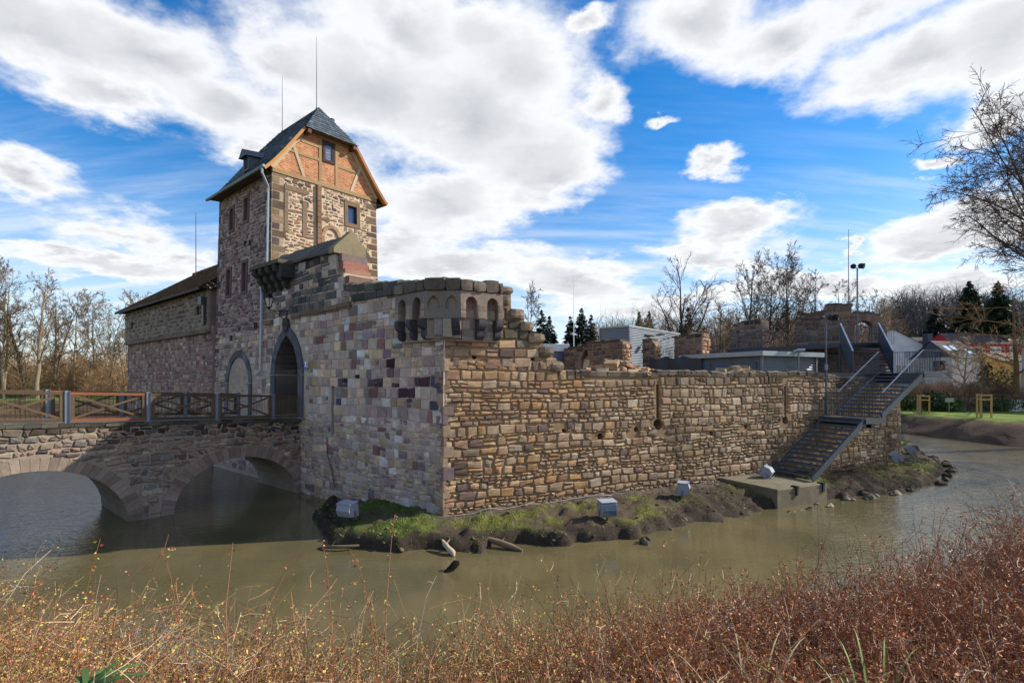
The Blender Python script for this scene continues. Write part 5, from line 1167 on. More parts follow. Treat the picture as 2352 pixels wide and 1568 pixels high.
# rubble heaps lying on the wall top
def rubble(name, label, c, rx, ry, h, n, seed, cols):
    rr = np.random.default_rng(seed); mb = MB(); pr = palette(cols, [1] * len(cols), .12)
    for i in range(n):
        a = rr.uniform(0, 2 * PI); q = rr.random() ** .5; x, y = rx * q * math.cos(a), ry * q * math.sin(a); z = h * (1 - q) * rr.uniform(.5, 1.0)
        s = rr.uniform(.12, .3); m = Matrix.Rotation(rr.uniform(0, 6), 3, 'Z') @ Matrix.Rotation(rr.normal(0, .3), 3, 'X')
        ax, ay, az_ = m @ Vector((s, 0, 0)), m @ Vector((0, s * .7, 0)), m @ Vector((0, 0, s * rr.uniform(.25, .5)))
        p = c + TD3 * x + ND3 * y + np.array((0, 0, z))
        v = np.array([p + np.array(ax) * i1 * rr.uniform(.75, 1) + np.array(ay) * j1 * rr.uniform(.75, 1) + np.array(az_) * k1 * rr.uniform(.8, 1) for i1 in (-1, 1) for j1 in (-1, 1) for k1 in (-1, 1)]); mb.add(v, BOXF, pr(0, 0, rr, 1)[0])
    nn = 24; ring = [c + TD3 * rx * 1.05 * math.cos(t) + ND3 * ry * 1.05 * math.sin(t) + np.array((0, 0, -.15)) for t in np.linspace(0, 2 * PI, nn, endpoint=False)]
    mb.add(np.vstack([ring, (c + np.array((0, 0, h * .85)))[None]]), [[i, (i + 1) % nn, nn] for i in range(nn)], rgb(156, 132, 106))
    o = mb.build(name, 'stone', loc=tuple(c)); tag(o, label, 'rubble heap', 'rubble heaps on the wall top')
TD3, ND3 = np.append(TD, 0), np.append(ND, 0)
rubble('rubble_heap', 'broad tan heap of broken sandstone slabs on top of the river wall', Bp(7.9, -1.2, 5.1), 2.0, 1.0, .72, 70, 61, [(164, 136, 108), (146, 114, 94), (172, 150, 122), (120, 104, 90)])
rubble('rubble_heap', 'small flat heap of stones on the wall in front of the grey pavilion', Bp(14.2, -.6, 5.12), 1.5, .5, .42, 40, 62, [(150, 134, 110), (130, 114, 96), (166, 146, 112)])
# ================================================================== MASTS, LAMPS, FLOODLIGHTS
def mast(label, p, z0, z1, r0, r1, col, base_z=None):
    mb = MB(); tube(mb, [(p[0], p[1], z0), (p[0], p[1], z0 + (z1 - z0) * .45), (p[0], p[1], z1)], [r0, r0 * .8, r1], 6, col); lathe(mb, (p[0], p[1], z0), [(r0 * 3, 0), (r0 * 3, .05), (r0 * 1.2, .12)], 8, col)
    tag(mb.build('lightning_rod', 'steel', loc=(p[0], p[1], z0)), label, 'lightning rod', 'thin lightning rods')
mast('thin lightning rod on the left part of the tower ridge', rp(8.9, 0, 0), 19.55, 22.9, .018, .008, rgb(70, 72, 76))
mast('thin lightning rod on the tip of the tower roof', rp(4.95, 0, 0), 19.55, 23.5, .02, .008, rgb(70, 72, 76))
mast('thin dark rod rising behind the long hall roof', PX(450, 0, 40), 6.0, 17.6, .045, .02, rgb(60, 64, 74))
mast('white lightning rod in the courtyard left of the grey metal box', PX(1318, 0, 36), 3.2, 11.9, .04, .015, rgb(220, 224, 228))
mast('tall thin rod on top of the ruined gatehouse', PX(1949, 0, 36), 9.6, 15.2, .03, .014, rgb(80, 84, 92))
def spot(mb, c, d, s=.2, col=(26, 28, 30)):
    d = Vector(d).normalized(); lathe(mb, c, [(0, -s), (s * .5, -s * .9), (s * .75, -s * .3), (s * .8, s * .6), (s * .65, s * .6), (0, s * .5)], 10, rgb(*col), axis=tuple(d))
def lamp_pole(label, p, z0, z1, arms):
    R = root('lamp_pole', (p[0], p[1], z0), label, 'lamp pole', 'floodlight poles in the castle'); mb = MB()
    tube(mb, [(p[0], p[1], z0), (p[0], p[1], z1)], [.05, .04], 8, rgb(84, 92, 100)); box(mb, (p[0], p[1], z0 + (z1 - z0) * .52), (.07, 0, 0), (0, .05, 0), (0, 0, .14), rgb(130, 136, 142)); bar(mb, (p[0] - .3, p[1], z1), (p[0] + .35, p[1], z1), .04, .04, rgb(50, 54, 58)); mb.build('pole', 'steel', R)
    for (dx, dz, d, s) in arms: mb = MB(); spot(mb, (p[0] + dx, p[1] - .05, z1 + dz), d, s); mb.build('spotlight', 'steel', R)
lamp_pole('slim grey pole with paired spotlights standing at the stair landing', S3(19.3, 0, .14), 2.95, 7.8, [(-.2, .05, (-1, -.2, -.2), .1), (.22, .06, (.4, -1, -.4), .2), (.46, .06, (.8, -.8, -.3), .2)])
lamp_pole('tall pole with two black spotlights above the ruined gatehouse', PX(1969, 0, 32.6), 6.95, 11.8, [(-.26, .12, (-.7, -.7, -.3), .2), (.26, .14, (.7, -.7, -.3), .22)])
P = S3(17.9, 0, -.3)
R = root('lamp_pole', (P[0], P[1], 5.0), 'short grey post with a boxed light before the flat roofed pavilion', 'lamp pole', 'floodlight poles in the castle'); mb = MB()
bar(mb, (P[0], P[1], 4.9), (P[0], P[1], 6.2), .06, .06, rgb(120, 128, 134), up=(1, 0, 0)); mb.build('pole', 'steel', R); mb = MB(); box(mb, (P[0], P[1] - .05, 6.25), (.17, 0, 0), (0, .22, -.04), (0, 0, .05), rgb(160, 166, 170)); mb.build('lamp_head', 'steel', R)
def floodlight(loc, rz, rx, label, base, src=[None]):
    if src[0] is None:
        R = root('floodlight', (0, 0, 0), label, 'floodlight', 'grey floodlights on the island bank'); src[0] = R; out = R
        mb = MB(); sec = [(-.2, .14), (.16, .08), (.2, .3), (.16, .5), (-.2, .54), (-.27, .34)]
        v = np.array([(s * .25, y, z) for s in (-1, 1) for y, z in sec]); n = 6
        mb.add(v, [[i, (i + 1) % n, n + (i + 1) % n, n + i] for i in range(n)], rgb(148, 154, 164))
        for s in (0, n): mb.add(np.vstack([v[s:s + n], v[s:s + n].mean(0)[None]]), [[i, (i + 1) % n, n] for i in range(n)], rgb(142, 148, 158))
        for z in (.1,): box(mb, (0, -.03, .545), (.27, 0, 0), (0, .2, .0), (0, 0, .014), rgb(156, 162, 170))
        for s in (-.14, .14): box(mb, (s, -.22, .55), (.02, 0, 0), (0, .03, 0), (0, 0, .03), rgb(150, 156, 162))
        mb.build('housing', 'paint', R)
        mb = MB(); v = [(-.22, .185, .12), (.22, .185, .12), (.22, .21, .3), (-.22, .21, .3), (-.22, .172, .47), (.22, .172, .47)]; mb.add(v, [[0, 1, 2, 3], [3, 2, 5, 4]], rgb(90, 110, 130)); mb.build('lens', 'glass', R)
        mb = MB(); bar(mb, (-.27, 0, .28), (-.27, 0, .03), .02, .05, rgb(110, 114, 118)); bar(mb, (.27, 0, .28), (.27, 0, .03), .02, .05, rgb(110, 114, 118)); bar(mb, (-.28, 0, .03), (.28, 0, .03), .05, .02, rgb(110, 114, 118)); bar(mb, (0, 0, -.35), (0, 0, .03), .05, .05, rgb(90, 92, 94)); mb.build('bracket', 'steel', R)
    else:
        out = src[0].copy(); C.objects.link(out)
        for ch in list(src[0].children): c = ch.copy(); C.objects.link(c); c.parent = out
        out['label'] = label
    out.location = loc; out.rotation_euler = (rx, 0, rz)
gz = lambda x, y: float(hgt(x, y)[0])
for (x, y, rz, rx, lab, dz) in ((-5.15, 16.5, 2.75 + PI, 0.1, 'grey floodlight on the grassy tip of the bank left of the wall corner', .08), (3.0, 16.5, PI + .25, -.1, 'grey floodlight on the mossy bank in front of the middle of the river wall', .05), (6.3, 19.3, 1.2, 0, 'blue grey floodlight seen side on, between the mossy bank and the concrete block', .05),
                                (11.0, 22.0, .9, -.9, 'fallen floodlight lying at the foot of the steel stairs', .78), (19.3, 26.0, -1.9, .5, 'tilted floodlight right of the stairs under the wall end', .1), (23.3, 30.2, -2.0, .6, 'pale tilted floodlight on the far point of the bank', .1), (28.0, 37.5, -2.0, .6, 'farthest floodlight on the bank behind the wall end', .1)):
    z = .73 if 'fallen' in lab else gz(x, y) + dz
    floodlight((x, y, z), rz, rx, lab, None)
# driftwood, stump, rocks, conduit
def log(name, label, pts, rad, col, cat):
    mb = MB(); tube(mb, pts, rad, 7, col); tube(mb, [np.array(pts[1]) + (.02, 0, .02), np.array(pts[1]) + (.14, .02, .16)], [rad[1] * .5, .012], 5, col); o = mb.build(name, 'bark', loc=tuple(pts[0]), smooth=True); tag(o, label, cat, 'driftwood at the water edge')
log('driftwood', 'pale forked piece of driftwood poking up from the water below the corner', [(-2.0, 15.0, .28), (-1.9, 14.85, .2), (-1.82, 14.72, .17), (-1.72, 14.6, .1), (-1.64, 14.5, .08), (-1.6, 14.42, .0)], [.03, .08, .07, .1, .08, .03], rgb(176, 160, 136), 'driftwood')
log('driftwood', 'long flat dark log lying half in the water right of the pale driftwood', [(-.7, 15.35, .2), (-.35, 15.2, .14), (.0, 15.0, .08), (.3, 14.85, .02)], [.07, .1, .09, .04], rgb(120, 104, 84), 'driftwood')
log('driftwood', 'black rotten stump standing in the open water', [(-1.72, 13.25, -.1), (-1.55, 13.38, .06), (-1.44, 13.42, .17), (-1.36, 13.44, .18)], [.1, .09, .1, .05], rgb(34, 28, 24), 'driftwood')
log('driftwood', 'curved branch at the foot of the mossy bank tip', [(-5.6, 15.1, .02), (-5.2, 14.95, .1), (-4.8, 14.9, .12), (-4.4, 15.05, .1)], [.03, .05, .05, .04], rgb(104, 92, 70), 'driftwood')
def rock(p, s, seed, lab, col):
    rr = np.random.default_rng(seed); mb = MB(); a = []; n = 8
    th = np.linspace(0, PI, 6)
    V = []
    for t in th:
        for k in range(n): ph = 2 * PI * k / n; q = 1 + .35 * math.sin(ph * 2 + seed) * math.sin(t * 2 + seed) + rr.uniform(-.15, .15); V.append((s * q * math.sin(t) * math.cos(ph), s * .75 * q * math.sin(t) * math.sin(ph), s * .55 * q * math.cos(t)))
    V = np.array(V); V[1:-1] *= rr.uniform(.8, 1.15, (len(V) - 2, 1)); V = V + np.array(p)
    mb.add(V, [[i * n + k, i * n + (k + 1) % n, (i + 1) * n + (k + 1) % n, (i + 1) * n + k] for i in range(5) for k in range(n)], col)
    o = mb.build('rock', 'stone', loc=tuple(p)); tag(o, lab, 'rock', 'rocks at the water edge'); return o
rk = np.random.default_rng(77)
for i in range(18):
    if i < 9: x = 10.15 + i * .31 + rk.uniform(-.12, .12); y = 19.55 + i * .145 - rk.uniform(0, .5)
    else: j = i - 9; x = 13.0 + j * .42 + rk.uniform(-.2, .2); y = 21.0 + j * .16 + rk.uniform(-.35, .2)
    rock((x, y, rk.uniform(-.08, .06)), rk.uniform(.08, .26), i + 5, 'small grey brown rock in the row at the water edge by the concrete block', np.array(rgb(128, 118, 104)) * rk.uniform(.45, 1.2))
for i, (x, y, s) in enumerate(((14.9, 22.1, .3), (17.4, 22.9, .24), (19.9, 24.3, .26), (21.8, 26.2, .3), (24.4, 29.4, .4), (25.3, 31.4, .4), (4.0, 15.6, .25), (26.2, 33.4, .35), (20.9, 25.2, .22), (23.2, 27.6, .3))):
    rock((x, y, .05), s, 30 + i, 'dark wet rock on the muddy shoreline of the island', np.array(rgb(86, 78, 64)))
mb = MB(); tube(mb, [np.array((x, y, gz(x, y) + .04)) for x, y in [tuple(Bp(t, .22 + .05 * math.sin(t), 0)[:2]) for t in np.linspace(0, 6.5, 14)]], .012, 5, rgb(150, 148, 140)); tag(mb.build('cable_conduit', 'paint', loc=tuple(Bp(0, .2, .6))), 'pale cable conduit running along the foot of the river wall', 'cable')
mb = MB(); tube(mb, [frA(-2.2, 2.6, .05).reshape(3), frA(-2.25, 1.9, .06).reshape(3), frA(-2.6, 1.3, .06).reshape(3), frA(-2.85, .6, .07).reshape(3)], .015, 5, rgb(40, 38, 38)); tag(mb.build('cable', 'paint', loc=frA(-2.2, 2.6, .05).reshape(3)), 'thin black cable hanging from the slit in the gate wall', 'cable')
# ================================================================== VEGETATION
def grow(base, height, r0, rng, levels, lean=(0, 0), trunk_n=9, wob=.04, forks=1):
    """levels: list of dict(n, len, ang, pts, wob, up, lo, hi, rr, taper) -> list of (pts, rad)"""
    base = np.array(base, float); t = np.linspace(0, 1, trunk_n); out = []
    P = []
    for k in range(forks):
        d = np.array((lean[0], lean[1], 0.)) + (rng.normal(0, .16 if forks > 1 else .02, 3) * (1, 1, 0))
        p = base + t[:, None] * (np.array((0, 0, height)) + d * height * t[:, None])
        w = np.cumsum(rng.normal(0, wob * height / trunk_n, (trunk_n, 3)), 0); w[0] = 0; w[:, 2] *= .2; P.append(p + w)
    P = np.array(P); Rr = (r0 * (1 - t) ** .8 + .012)[None].repeat(forks, 0) * (1 / forks ** .4)
    out.append((P, Rr)); lenref = np.full(forks, height)
    for L in levels:
        B, n, _ = P.shape; m = L['n']; lo, hi = L.get('lo', .3), L.get('hi', 1.)
        par = np.repeat(np.arange(B), m); s = rng.uniform(lo, hi, B * m)
        if L.get('strat'): s = lo + (hi - lo) * ((np.tile(np.arange(m), B) + rng.random(B * m)) / m)
        x = s * (n - 1); i = np.minimum(x.astype(int), n - 2); f = (x - i)[:, None]
        o = P[par, i] * (1 - f) + P[par, i + 1] * f; tg = P[par, i + 1] - P[par, i]; tg /= np.linalg.norm(tg, axis=1, keepdims=True) + 1e-9
        rd = rng.normal(0, 1, (B * m, 3)); rd -= (rd * tg).sum(1, keepdims=True) * tg; rd /= np.linalg.norm(rd, axis=1, keepdims=True)
        a = np.radians(rng.normal(L['ang'], L.get('dang', 10), B * m))[:, None]
        d = tg * np.cos(a) + rd * np.sin(a)
        ln = lenref[par] * L['len'] * rng.uniform(.6, 1.2, B * m) * (1 - L.get('short', .45) * s)
        k = L['pts']; q = np.linspace(0, 1, k); pts = np.zeros((B * m, k, 3)); pts[:, 0] = o; cur = d.copy()
        for j in range(1, k):
            cur = cur + rng.normal(0, L.get('wob', .18), (B * m, 3)) + np.array((0, 0, L.get('up', .05)))
            cur /= np.linalg.norm(cur, axis=1, keepdims=True); pts[:, j] = pts[:, j - 1] + cur * (ln / (k - 1))[:, None]
        rp_ = Rr[par, i] * (1 - f[:, 0]) + Rr[par, i + 1] * f[:, 0]
        r = (rp_ * L.get('rr', .6))[:, None] * (1 - q[None] * .75); r = np.maximum(r, L.get('rmin', .006))
        P, Rr, lenref = pts, r, ln; out.append((P, Rr))
    return out
def bare_tree(name, label, base, height, r0, seed, levels, col, twig, group=None, lean=(0, 0), forks=1, wob=.04, cat='tree', tr=(7, 4, 3, 3)):
    rr = np.random.default_rng(seed); L = grow(base, height, r0, rr, levels, lean=lean, forks=forks, wob=wob)
    R = root(name, tuple(base), label, cat, group)
    m1, m2 = MB(), MB()
    for k, (P, Rd) in enumerate(L):
        f = k / (len(L) - 1); c = np.array(col) * (1 - f) + np.array(twig) * f
        cc = c[None] * rr.uniform(.75, 1.25, (len(P), 1)); tubes(m1 if k == 0 else m2, P, Rd, tr[min(k, 3)], cc)
    m1.build('trunk', 'bark', R, smooth=True); m2.build('crown', 'bark', R, smooth=True); return R
BRK = rgb(112, 98, 82); TWG = rgb(128, 108, 84); BRKD = rgb(74, 66, 60); TWD = rgb(92, 78, 66)
def lv(n1, n2, n3, ang=42, up=.08, rmin=.012, lo=.28, l1=.5, w=.16, n4=0):
    L = [dict(n=n1, len=l1, ang=ang, pts=7, wob=w * .7, up=up, lo=lo, hi=.97, strat=1, rr=.55, short=.6, rmin=rmin * 1.6), dict(n=n2, len=.5, ang=42, pts=5, wob=w, up=up * .6, lo=.2, hi=1, strat=1, rr=.6, rmin=rmin * 1.2), dict(n=n3, len=.5, ang=38, pts=4, wob=w, up=up * .5, lo=.15, hi=1, rr=.6, rmin=rmin)]
    if n4: L.append(dict(n=n4, len=.55, ang=35, pts=3, wob=w, up=0, lo=.1, hi=1, rr=.7, rmin=rmin * .85))
    return L
def at_ground(px, Y): x = (px - 1176) / 1200. * Y; return np.array((x, Y, float(hgt(x, Y)[0]) - .15))
def ztop(py, Y): return EYE + (870 - py) / 1200. * Y
# --- trees on the left park bank
sp_ = [(8, 600, 68, .3, 3, 'leaning multi stemmed bare tree at the far left edge of the picture'), (52, 640, 70, .24, 2, 'slanting bare tree behind the left end of the bridge rail'), (84, 602, 67, .28, 1, 'tall straight bare tree over the left bridge railing'), (128, 655, 72, .22, 2, 'spreading bare tree right of the tall straight one'),
       (168, 672, 74, .18, 1, 'bare tree in the middle of the left park'), (212, 668, 76, .18, 1, 'bare tree between the park centre and the hall'), (252, 680, 78, .15, 2, 'thin pale bare tree near the hall corner'), (322, 655, 80, .2, 1, 'bare tree whose top shows above the hall roof'), (285, 690, 73, .15, 2, 'bare tree beside the end of the long hall')]
for i, (px, py, Y, r, fk, lab) in enumerate(sp_):
    b = at_ground(px, Y); h = ztop(py, Y) - b[2]; lowt = i in (3, 6)
    bare_tree('bare_tree', lab, b, h * .9, r, 100 + i, lv(17, 8, 6, ang=40, up=.07, rmin=.016, lo=.22, l1=.42, n4=2), BRK if i % 2 else rgb(132, 118, 98), TWG, 'bare trees in the park on the left', lean=((.18, 0) if i in (0, 1) else (0, 0)), forks=fk)
# --- trees behind the courtyard
sc_ = [(1568, 600, 72, .42, 1, 'lone bare tree with thick curved limbs above the grey box building', 44, .62, 12), (1722, 592, 74, .26, 1, 'tall slender bare tree right of the lone thick limbed tree', 42, .5, 17), (1760, 612, 78, .2, 1, 'thin bare tree leaning towards its taller neighbour', 42, .48, 16), (1812, 600, 76, .22, 2, 'forked bare tree behind the ragged wall stump', 44, .52, 16),
       (1868, 618, 74, .26, 1, 'crooked dark bare tree left of the gatehouse ruin', 46, .45, 10), (1925, 640, 78, .22, 1, 'bare tree behind the top block of the gatehouse ruin', 44, .45, 10), (1990, 676, 76, .18, 1, 'low bare tree just right of the twin spotlight pole', 46, .5, 10), (1652, 690, 88, .16, 1, 'small pale bare tree between the lone tree and the slender tree', 40, .4, 12), (1212, 668, 62, .14, 1, 'small bare treetop showing over the broken stair of the wall corner', 40, .4, 12)]
for i, (px, py, Y, r, fk, lab, ang, l1, n1) in enumerate(sc_):
    b = at_ground(px, Y); h = (ztop(py, Y) - b[2]) * .93
    if i == 0: LVS = [dict(n=7, len=.8, ang=36, pts=9, wob=.13, up=.16, lo=.3, hi=.62, strat=1, rr=.7, short=.1, rmin=.06), dict(n=9, len=.5, ang=44, pts=6, wob=.18, up=.06, lo=.25, hi=1, strat=1, rr=.5, rmin=.03), dict(n=8, len=.5, ang=40, pts=4, wob=.18, up=.05, lo=.1, hi=1, rr=.5, rmin=.016), dict(n=5, len=.55, ang=38, pts=3, wob=.2, up=0, lo=.1, hi=1, rr=.6, rmin=.012)]
    else: LVS = None
    bare_tree('bare_tree', lab, b, h * (.8 if LVS else 1), r, 200 + i, LVS or lv(n1, 8, 7, ang=ang, up=.12, rmin=.016, lo=.34 if i == 0 else .3, l1=l1, w=.2, n4=3), BRKD, rgb(84, 72, 64), 'bare trees beyond the courtyard', forks=fk, wob=.09 if i in (0, 4, 5) else .04)
# --- large tree over the right edge
bare_tree('bare_tree', 'large spreading bare tree reaching in over the right edge of the picture', (40.6, 37.5, 1.5), 19.5, .55, 303, [dict(n=32, len=.8, ang=62, pts=9, wob=.09, up=.035, lo=.4, hi=.97, strat=1, rr=.42, short=.45, rmin=.03), dict(n=13, len=.4, ang=45, pts=6, wob=.13, up=.03, lo=.25, hi=1, strat=1, rr=.5, rmin=.018, short=.3), dict(n=10, len=.5, ang=42, pts=4, wob=.17, up=.0, lo=.1, hi=1, rr=.6, rmin=.014), dict(n=5, len=.55, ang=40, pts=3, wob=.2, up=-.04, lo=.1, hi=1, rr=.7, rmin=.011)], rgb(84, 72, 62), rgb(88, 72, 62), 'trees on the right bank')
bare_tree('bare_tree', 'tan twiggy tree with drooping branches below the big tree at the right edge', (54.0, 56.0, 1.8), 12.5, .3, 304, [dict(n=18, len=.72, ang=66, pts=8, wob=.1, up=-.01, lo=.25, hi=.97, strat=1, rr=.42, short=.35, rmin=.03), dict(n=12, len=.42, ang=45, pts=5, wob=.15, up=-.02, lo=.2, hi=1, strat=1, rr=.5, rmin=.02), dict(n=9, len=.45, ang=42, pts=4, wob=.18, up=-.03, lo=.1, hi=1, rr=.6, rmin=.015)], rgb(120, 98, 74), rgb(150, 120, 88), 'trees on the right bank')
bare_tree('bare_tree', 'small pale bare tree in front of the red house', at_ground(2215, 58), 7.5, .14, 305, lv(18, 9, 8, ang=55, up=.0, rmin=.014, l1=.55), rgb(140, 120, 96), rgb(150, 126, 100), 'trees on the right bank')
# --- conifers
def conifer(label, base, h, w, seed, col, group, droop=-.18, dense=1.0, bot=.08):
    rr = np.random.default_rng(seed); R = root('conifer_tree', tuple(base), label, 'tree', group); base = np.array(base)
    mb = MB(); tube(mb, [base, base + (0, 0, h * .5), base + (0, 0, h)], [h * .018, h * .01, .01], 6, BRKD); mb.build('trunk', 'bark', R)
    n = int(210 * dense); s = rr.random(n) ** .8; z = h * (bot + (1 - bot) * s); L = w * (1 - s) ** .8 * rr.uniform(.65, 1.12, n) + .15
    a = rr.uniform(0, 2 * PI, n); d = np.stack([np.cos(a), np.sin(a), np.full(n, droop)], -1); o = base + np.stack([0 * z, 0 * z, z], -1)
    k = 16; t = rr.random((n, k)) ** .7; pos = o[:, None] + d[:, None] * (L[:, None] * t)[..., None] + np.array((0, 0, 1.)) * (L[:, None] * t * t * .12)[..., None]
    sz = np.clip(L[:, None] * .26, .14, .62) * rr.uniform(.6, 1.3, (n, k)); pos = pos + rr.normal(0, .35, (n, k, 3)) * sz[..., None]
    e1 = d[:, None] + rr.normal(0, .5, (n, k, 3)); e1 /= np.linalg.norm(e1, axis=2, keepdims=True); e2 = np.cross(e1, rr.normal(0, 1, (n, k, 3)) + (0, 0, 1.5)); e2 /= np.linalg.norm(e2, axis=2, keepdims=True)
    e2 = e2 * .5; S_ = sz[..., None]
    V = np.stack([pos - e1 * S_ - e2 * S_ * .5, pos + e2 * S_, pos + e1 * S_ * 1.2 - (0, 0, .1), pos - e2 * S_], 2).reshape(-1, 3)
    c = np.array(col) * rr.uniform(.55, 1.5, (n * k, 1)); mb = MB(); mb.add(V, np.arange(n * k * 4).reshape(-1, 4), np.repeat(c, 4, 0)); mb.build('crown', 'leaf', R)
GD = np.array((.022, .040, .018)); GB = np.array((.024, .042, .032))
for i, (px, py, Y, w, lab) in enumerate(((1244, 712, 105, 2.6, 'leftmost dark conifer beside the broken wall corner'), (1262, 726, 108, 2.2, 'small conifer just right of the leftmost one'), (1310, 726, 110, 2.4, 'conifer left of the white lightning rod'), (1336, 708, 108, 2.8, 'tallest conifer right of the white lightning rod'), (1358, 722, 112, 2.3, 'conifer right of the tallest one behind the courtyard'),
                                      (1386, 750, 115, 2.4, 'low rounded conifer before the grey box building'), (1468, 716, 118, 2.4, 'conifer above the left end of the grey box building'), (1490, 714, 120, 2.4, 'conifer above the middle of the grey box building'), (1582, 706, 112, 2.2, 'conifer just right of the lone thick limbed tree'))):
    b = at_ground(px, Y); conifer(lab, b, ztop(py, Y) - b[2], w * 1.25, 400 + i, GB, 'conifers on the hill beyond the courtyard')
b = at_ground(2226, 100); conifer('big dark spruce standing above the red house', b, ztop(646, 100) - b[2], 5.2, 420, GD, 'dark conifers above the houses', dense=1.8, droop=-.1)
b = at_ground(2292, 96); conifer('second dark spruce partly hidden by the tan twiggy tree', b, ztop(646, 96) - b[2], 4.6, 421, GD, 'dark conifers above the houses', dense=1.5, droop=-.1)
b = at_ground(2150, 108); conifer('rounded dark evergreen left of the big spruce', b, ztop(708, 108) - b[2], 4.4, 422, np.array((.03, .036, .028)), 'dark conifers above the houses', dense=1.3)
b = at_ground(2166, 100); conifer('small green evergreen in front of the rounded dark one', b, ztop(752, 100) - b[2], 3.2, 423, np.array((.03, .05, .022)), 'dark conifers above the houses', dense=.9)
# --- woods and brush masses
def thicket(name, label, pts, hts, seed, col, twigs=26, rmin=.02, spread=.5, n3=3, cat='woodland'):
    rr = np.random.default_rng(seed); mb = MB(); pts = np.array(pts); N = len(pts); t = np.linspace(0, 1, 4)
    hz = hgt(pts[:, 0], pts[:, 1]) - .2; b = np.stack([pts[:, 0], pts[:, 1], hz], -1); hts = np.array(hts)[:, None, None]
    P = b[:, None] + t[None, :, None] * np.array((0, 0, 1.)) * hts + (t ** 1.5)[None, :, None] * rr.normal(0, .16, (N, 1, 3)) * hts * (1, 1, 0)
    tone = rr.uniform(.6, 1.4, (N, 1)); c = np.array(col)[None] * tone
    tubes(mb, P, np.linspace(1, .2, 4)[None] * hts[:, :, 0] * .012 + rmin, 3, c)
    par = np.repeat(np.arange(N), twigs); s = rr.uniform(.1, 1, len(par)); x = s * 3; i = np.minimum(x.astype(int), 2); f = (x - i)[:, None]
    o = P[par, i] * (1 - f) + P[par, i + 1] * f; H1 = hts[par, 0, 0]
    d = rr.normal(0, 1, (len(par), 3)); d[:, 2] = np.abs(d[:, 2]) * .8 + .35; d /= np.linalg.norm(d, axis=1, keepdims=True)
    L = H1 * spread * (1 - .55 * s) * rr.uniform(.5, 1.1, len(par)); e = o + d * L[:, None]; m = (o + e) / 2 + rr.normal(0, .05, e.shape) * L[:, None] - np.array((0, 0, .03)) * L[:, None]
    Q = np.stack([o, m, e], 1); tubes(mb, Q, np.tile([rmin, rmin * .8, rmin * .5], (len(par), 1)), 3, c[par] * rr.uniform(.7, 1.3, (len(par), 1)))
    if n3:
        p2 = np.repeat(np.arange(len(par)), n3); s2 = rr.uniform(.3, 1, len(p2))[:, None]; o2 = o[p2] * (1 - s2) + e[p2] * s2; d2 = d[p2] + rr.normal(0, .7, (len(p2), 3)); e2 = o2 + d2 * (L[p2] * .32)[:, None]
        tubes(mb, np.stack([o2, e2], 1), np.tile([rmin * .7, rmin * .4], (len(p2), 1)), 3, c[par][p2] * rr.uniform(.7, 1.35, (len(p2), 1)))
    tag(mb.build(name, 'bark', loc=tuple(b[0])), label, cat, kind='stuff')
rw_ = np.random.default_rng(88)
def spread_pts(n, px0, px1, Y0, Y1): Y = rw_.uniform(Y0, Y1, n); px = rw_.uniform(px0, px1, n); return np.stack([(px - 1176) / 1200 * Y, Y], -1)
p = spread_pts(420, 1380, 2040, 88, 135); thicket('woodland', 'brown leafless wood on the slope beyond the courtyard', p, rw_.uniform(8, 13, 420), 1, rgb(150, 128, 102), twigs=26, rmin=.028)
p = spread_pts(150, 1190, 1400, 95, 140); thicket('woodland', 'grey brown wood between the distant conifers', p, rw_.uniform(3.5, 6.5, 150), 2, rgb(120, 108, 90), twigs=24, rmin=.028)
p = spread_pts(260, 2030, 2352, 118, 160); thicket('woodland', 'dark bluish wood on the hill above the houses', p, rw_.uniform(7, 13, 260), 3, rgb(84, 82, 82), twigs=28, rmin=.035)
p = spread_pts(330, -200, 340, 72, 105); thicket('woodland', 'dense tan brown brush behind the park on the left', p, rw_.uniform(3.5, 6.2, 330), 4, rgb(156, 130, 98), twigs=26, rmin=.024)
p = spread_pts(90, -100, 330, 68, 76); thicket('brushwood', 'low tangled brown scrub at the edge of the left park', p, rw_.uniform(2, 4, 90), 5, rgb(134, 108, 80), twigs=34, rmin=.014, cat='scrub')
p = spread_pts(150, 2062, 2352, 53, 66); thicket('brushwood', 'brown leafless scrub behind the lawn on the right', p, rw_.uniform(1.4, 2.8, 150), 6, rgb(128, 102, 80), twigs=40, rmin=.012, spread=.7, cat='scrub')
p = spread_pts(70, 2110, 2330, 56, 64); thicket('brushwood', 'pale twiggy bushes in front of the houses', p, rw_.uniform(1.8, 3.2, 70), 7, rgb(150, 126, 100), twigs=34, rmin=.014, spread=.55, cat='scrub')
def green_bush(label, x, y, r, h, seed, col, n=900):
    rr = np.random.default_rng(seed); z = gz(x, y); a = rr.normal(0, 1, (n, 3)); a /= np.linalg.norm(a, axis=1, keepdims=True); a *= (rr.random((n, 1)) ** .4)
    p = a * (r, r, h * .55) + (x, y, z + h * .5); e1 = rr.normal(0, 1, (n, 3)); e2 = np.cross(e1, rr.normal(0, 1, (n, 3))); e1 /= np.linalg.norm(e1, axis=1, keepdims=True); e2 /= np.linalg.norm(e2, axis=1, keepdims=True); s = rr.uniform(.08, .2, (n, 1))
    V = np.stack([p - e1 * s, p + e2 * s * .5, p + e1 * s, p - e2 * s * .5], 1).reshape(-1, 3); mb = MB(); mb.add(V, np.arange(n * 4).reshape(-1, 4), np.repeat(np.array(col) * rr.uniform(.5, 1.6, (n, 1)), 4, 0))
    tag(mb.build('evergreen_bush', 'leaf', loc=(x, y, z)), label, 'bush', 'evergreen bushes on the right')
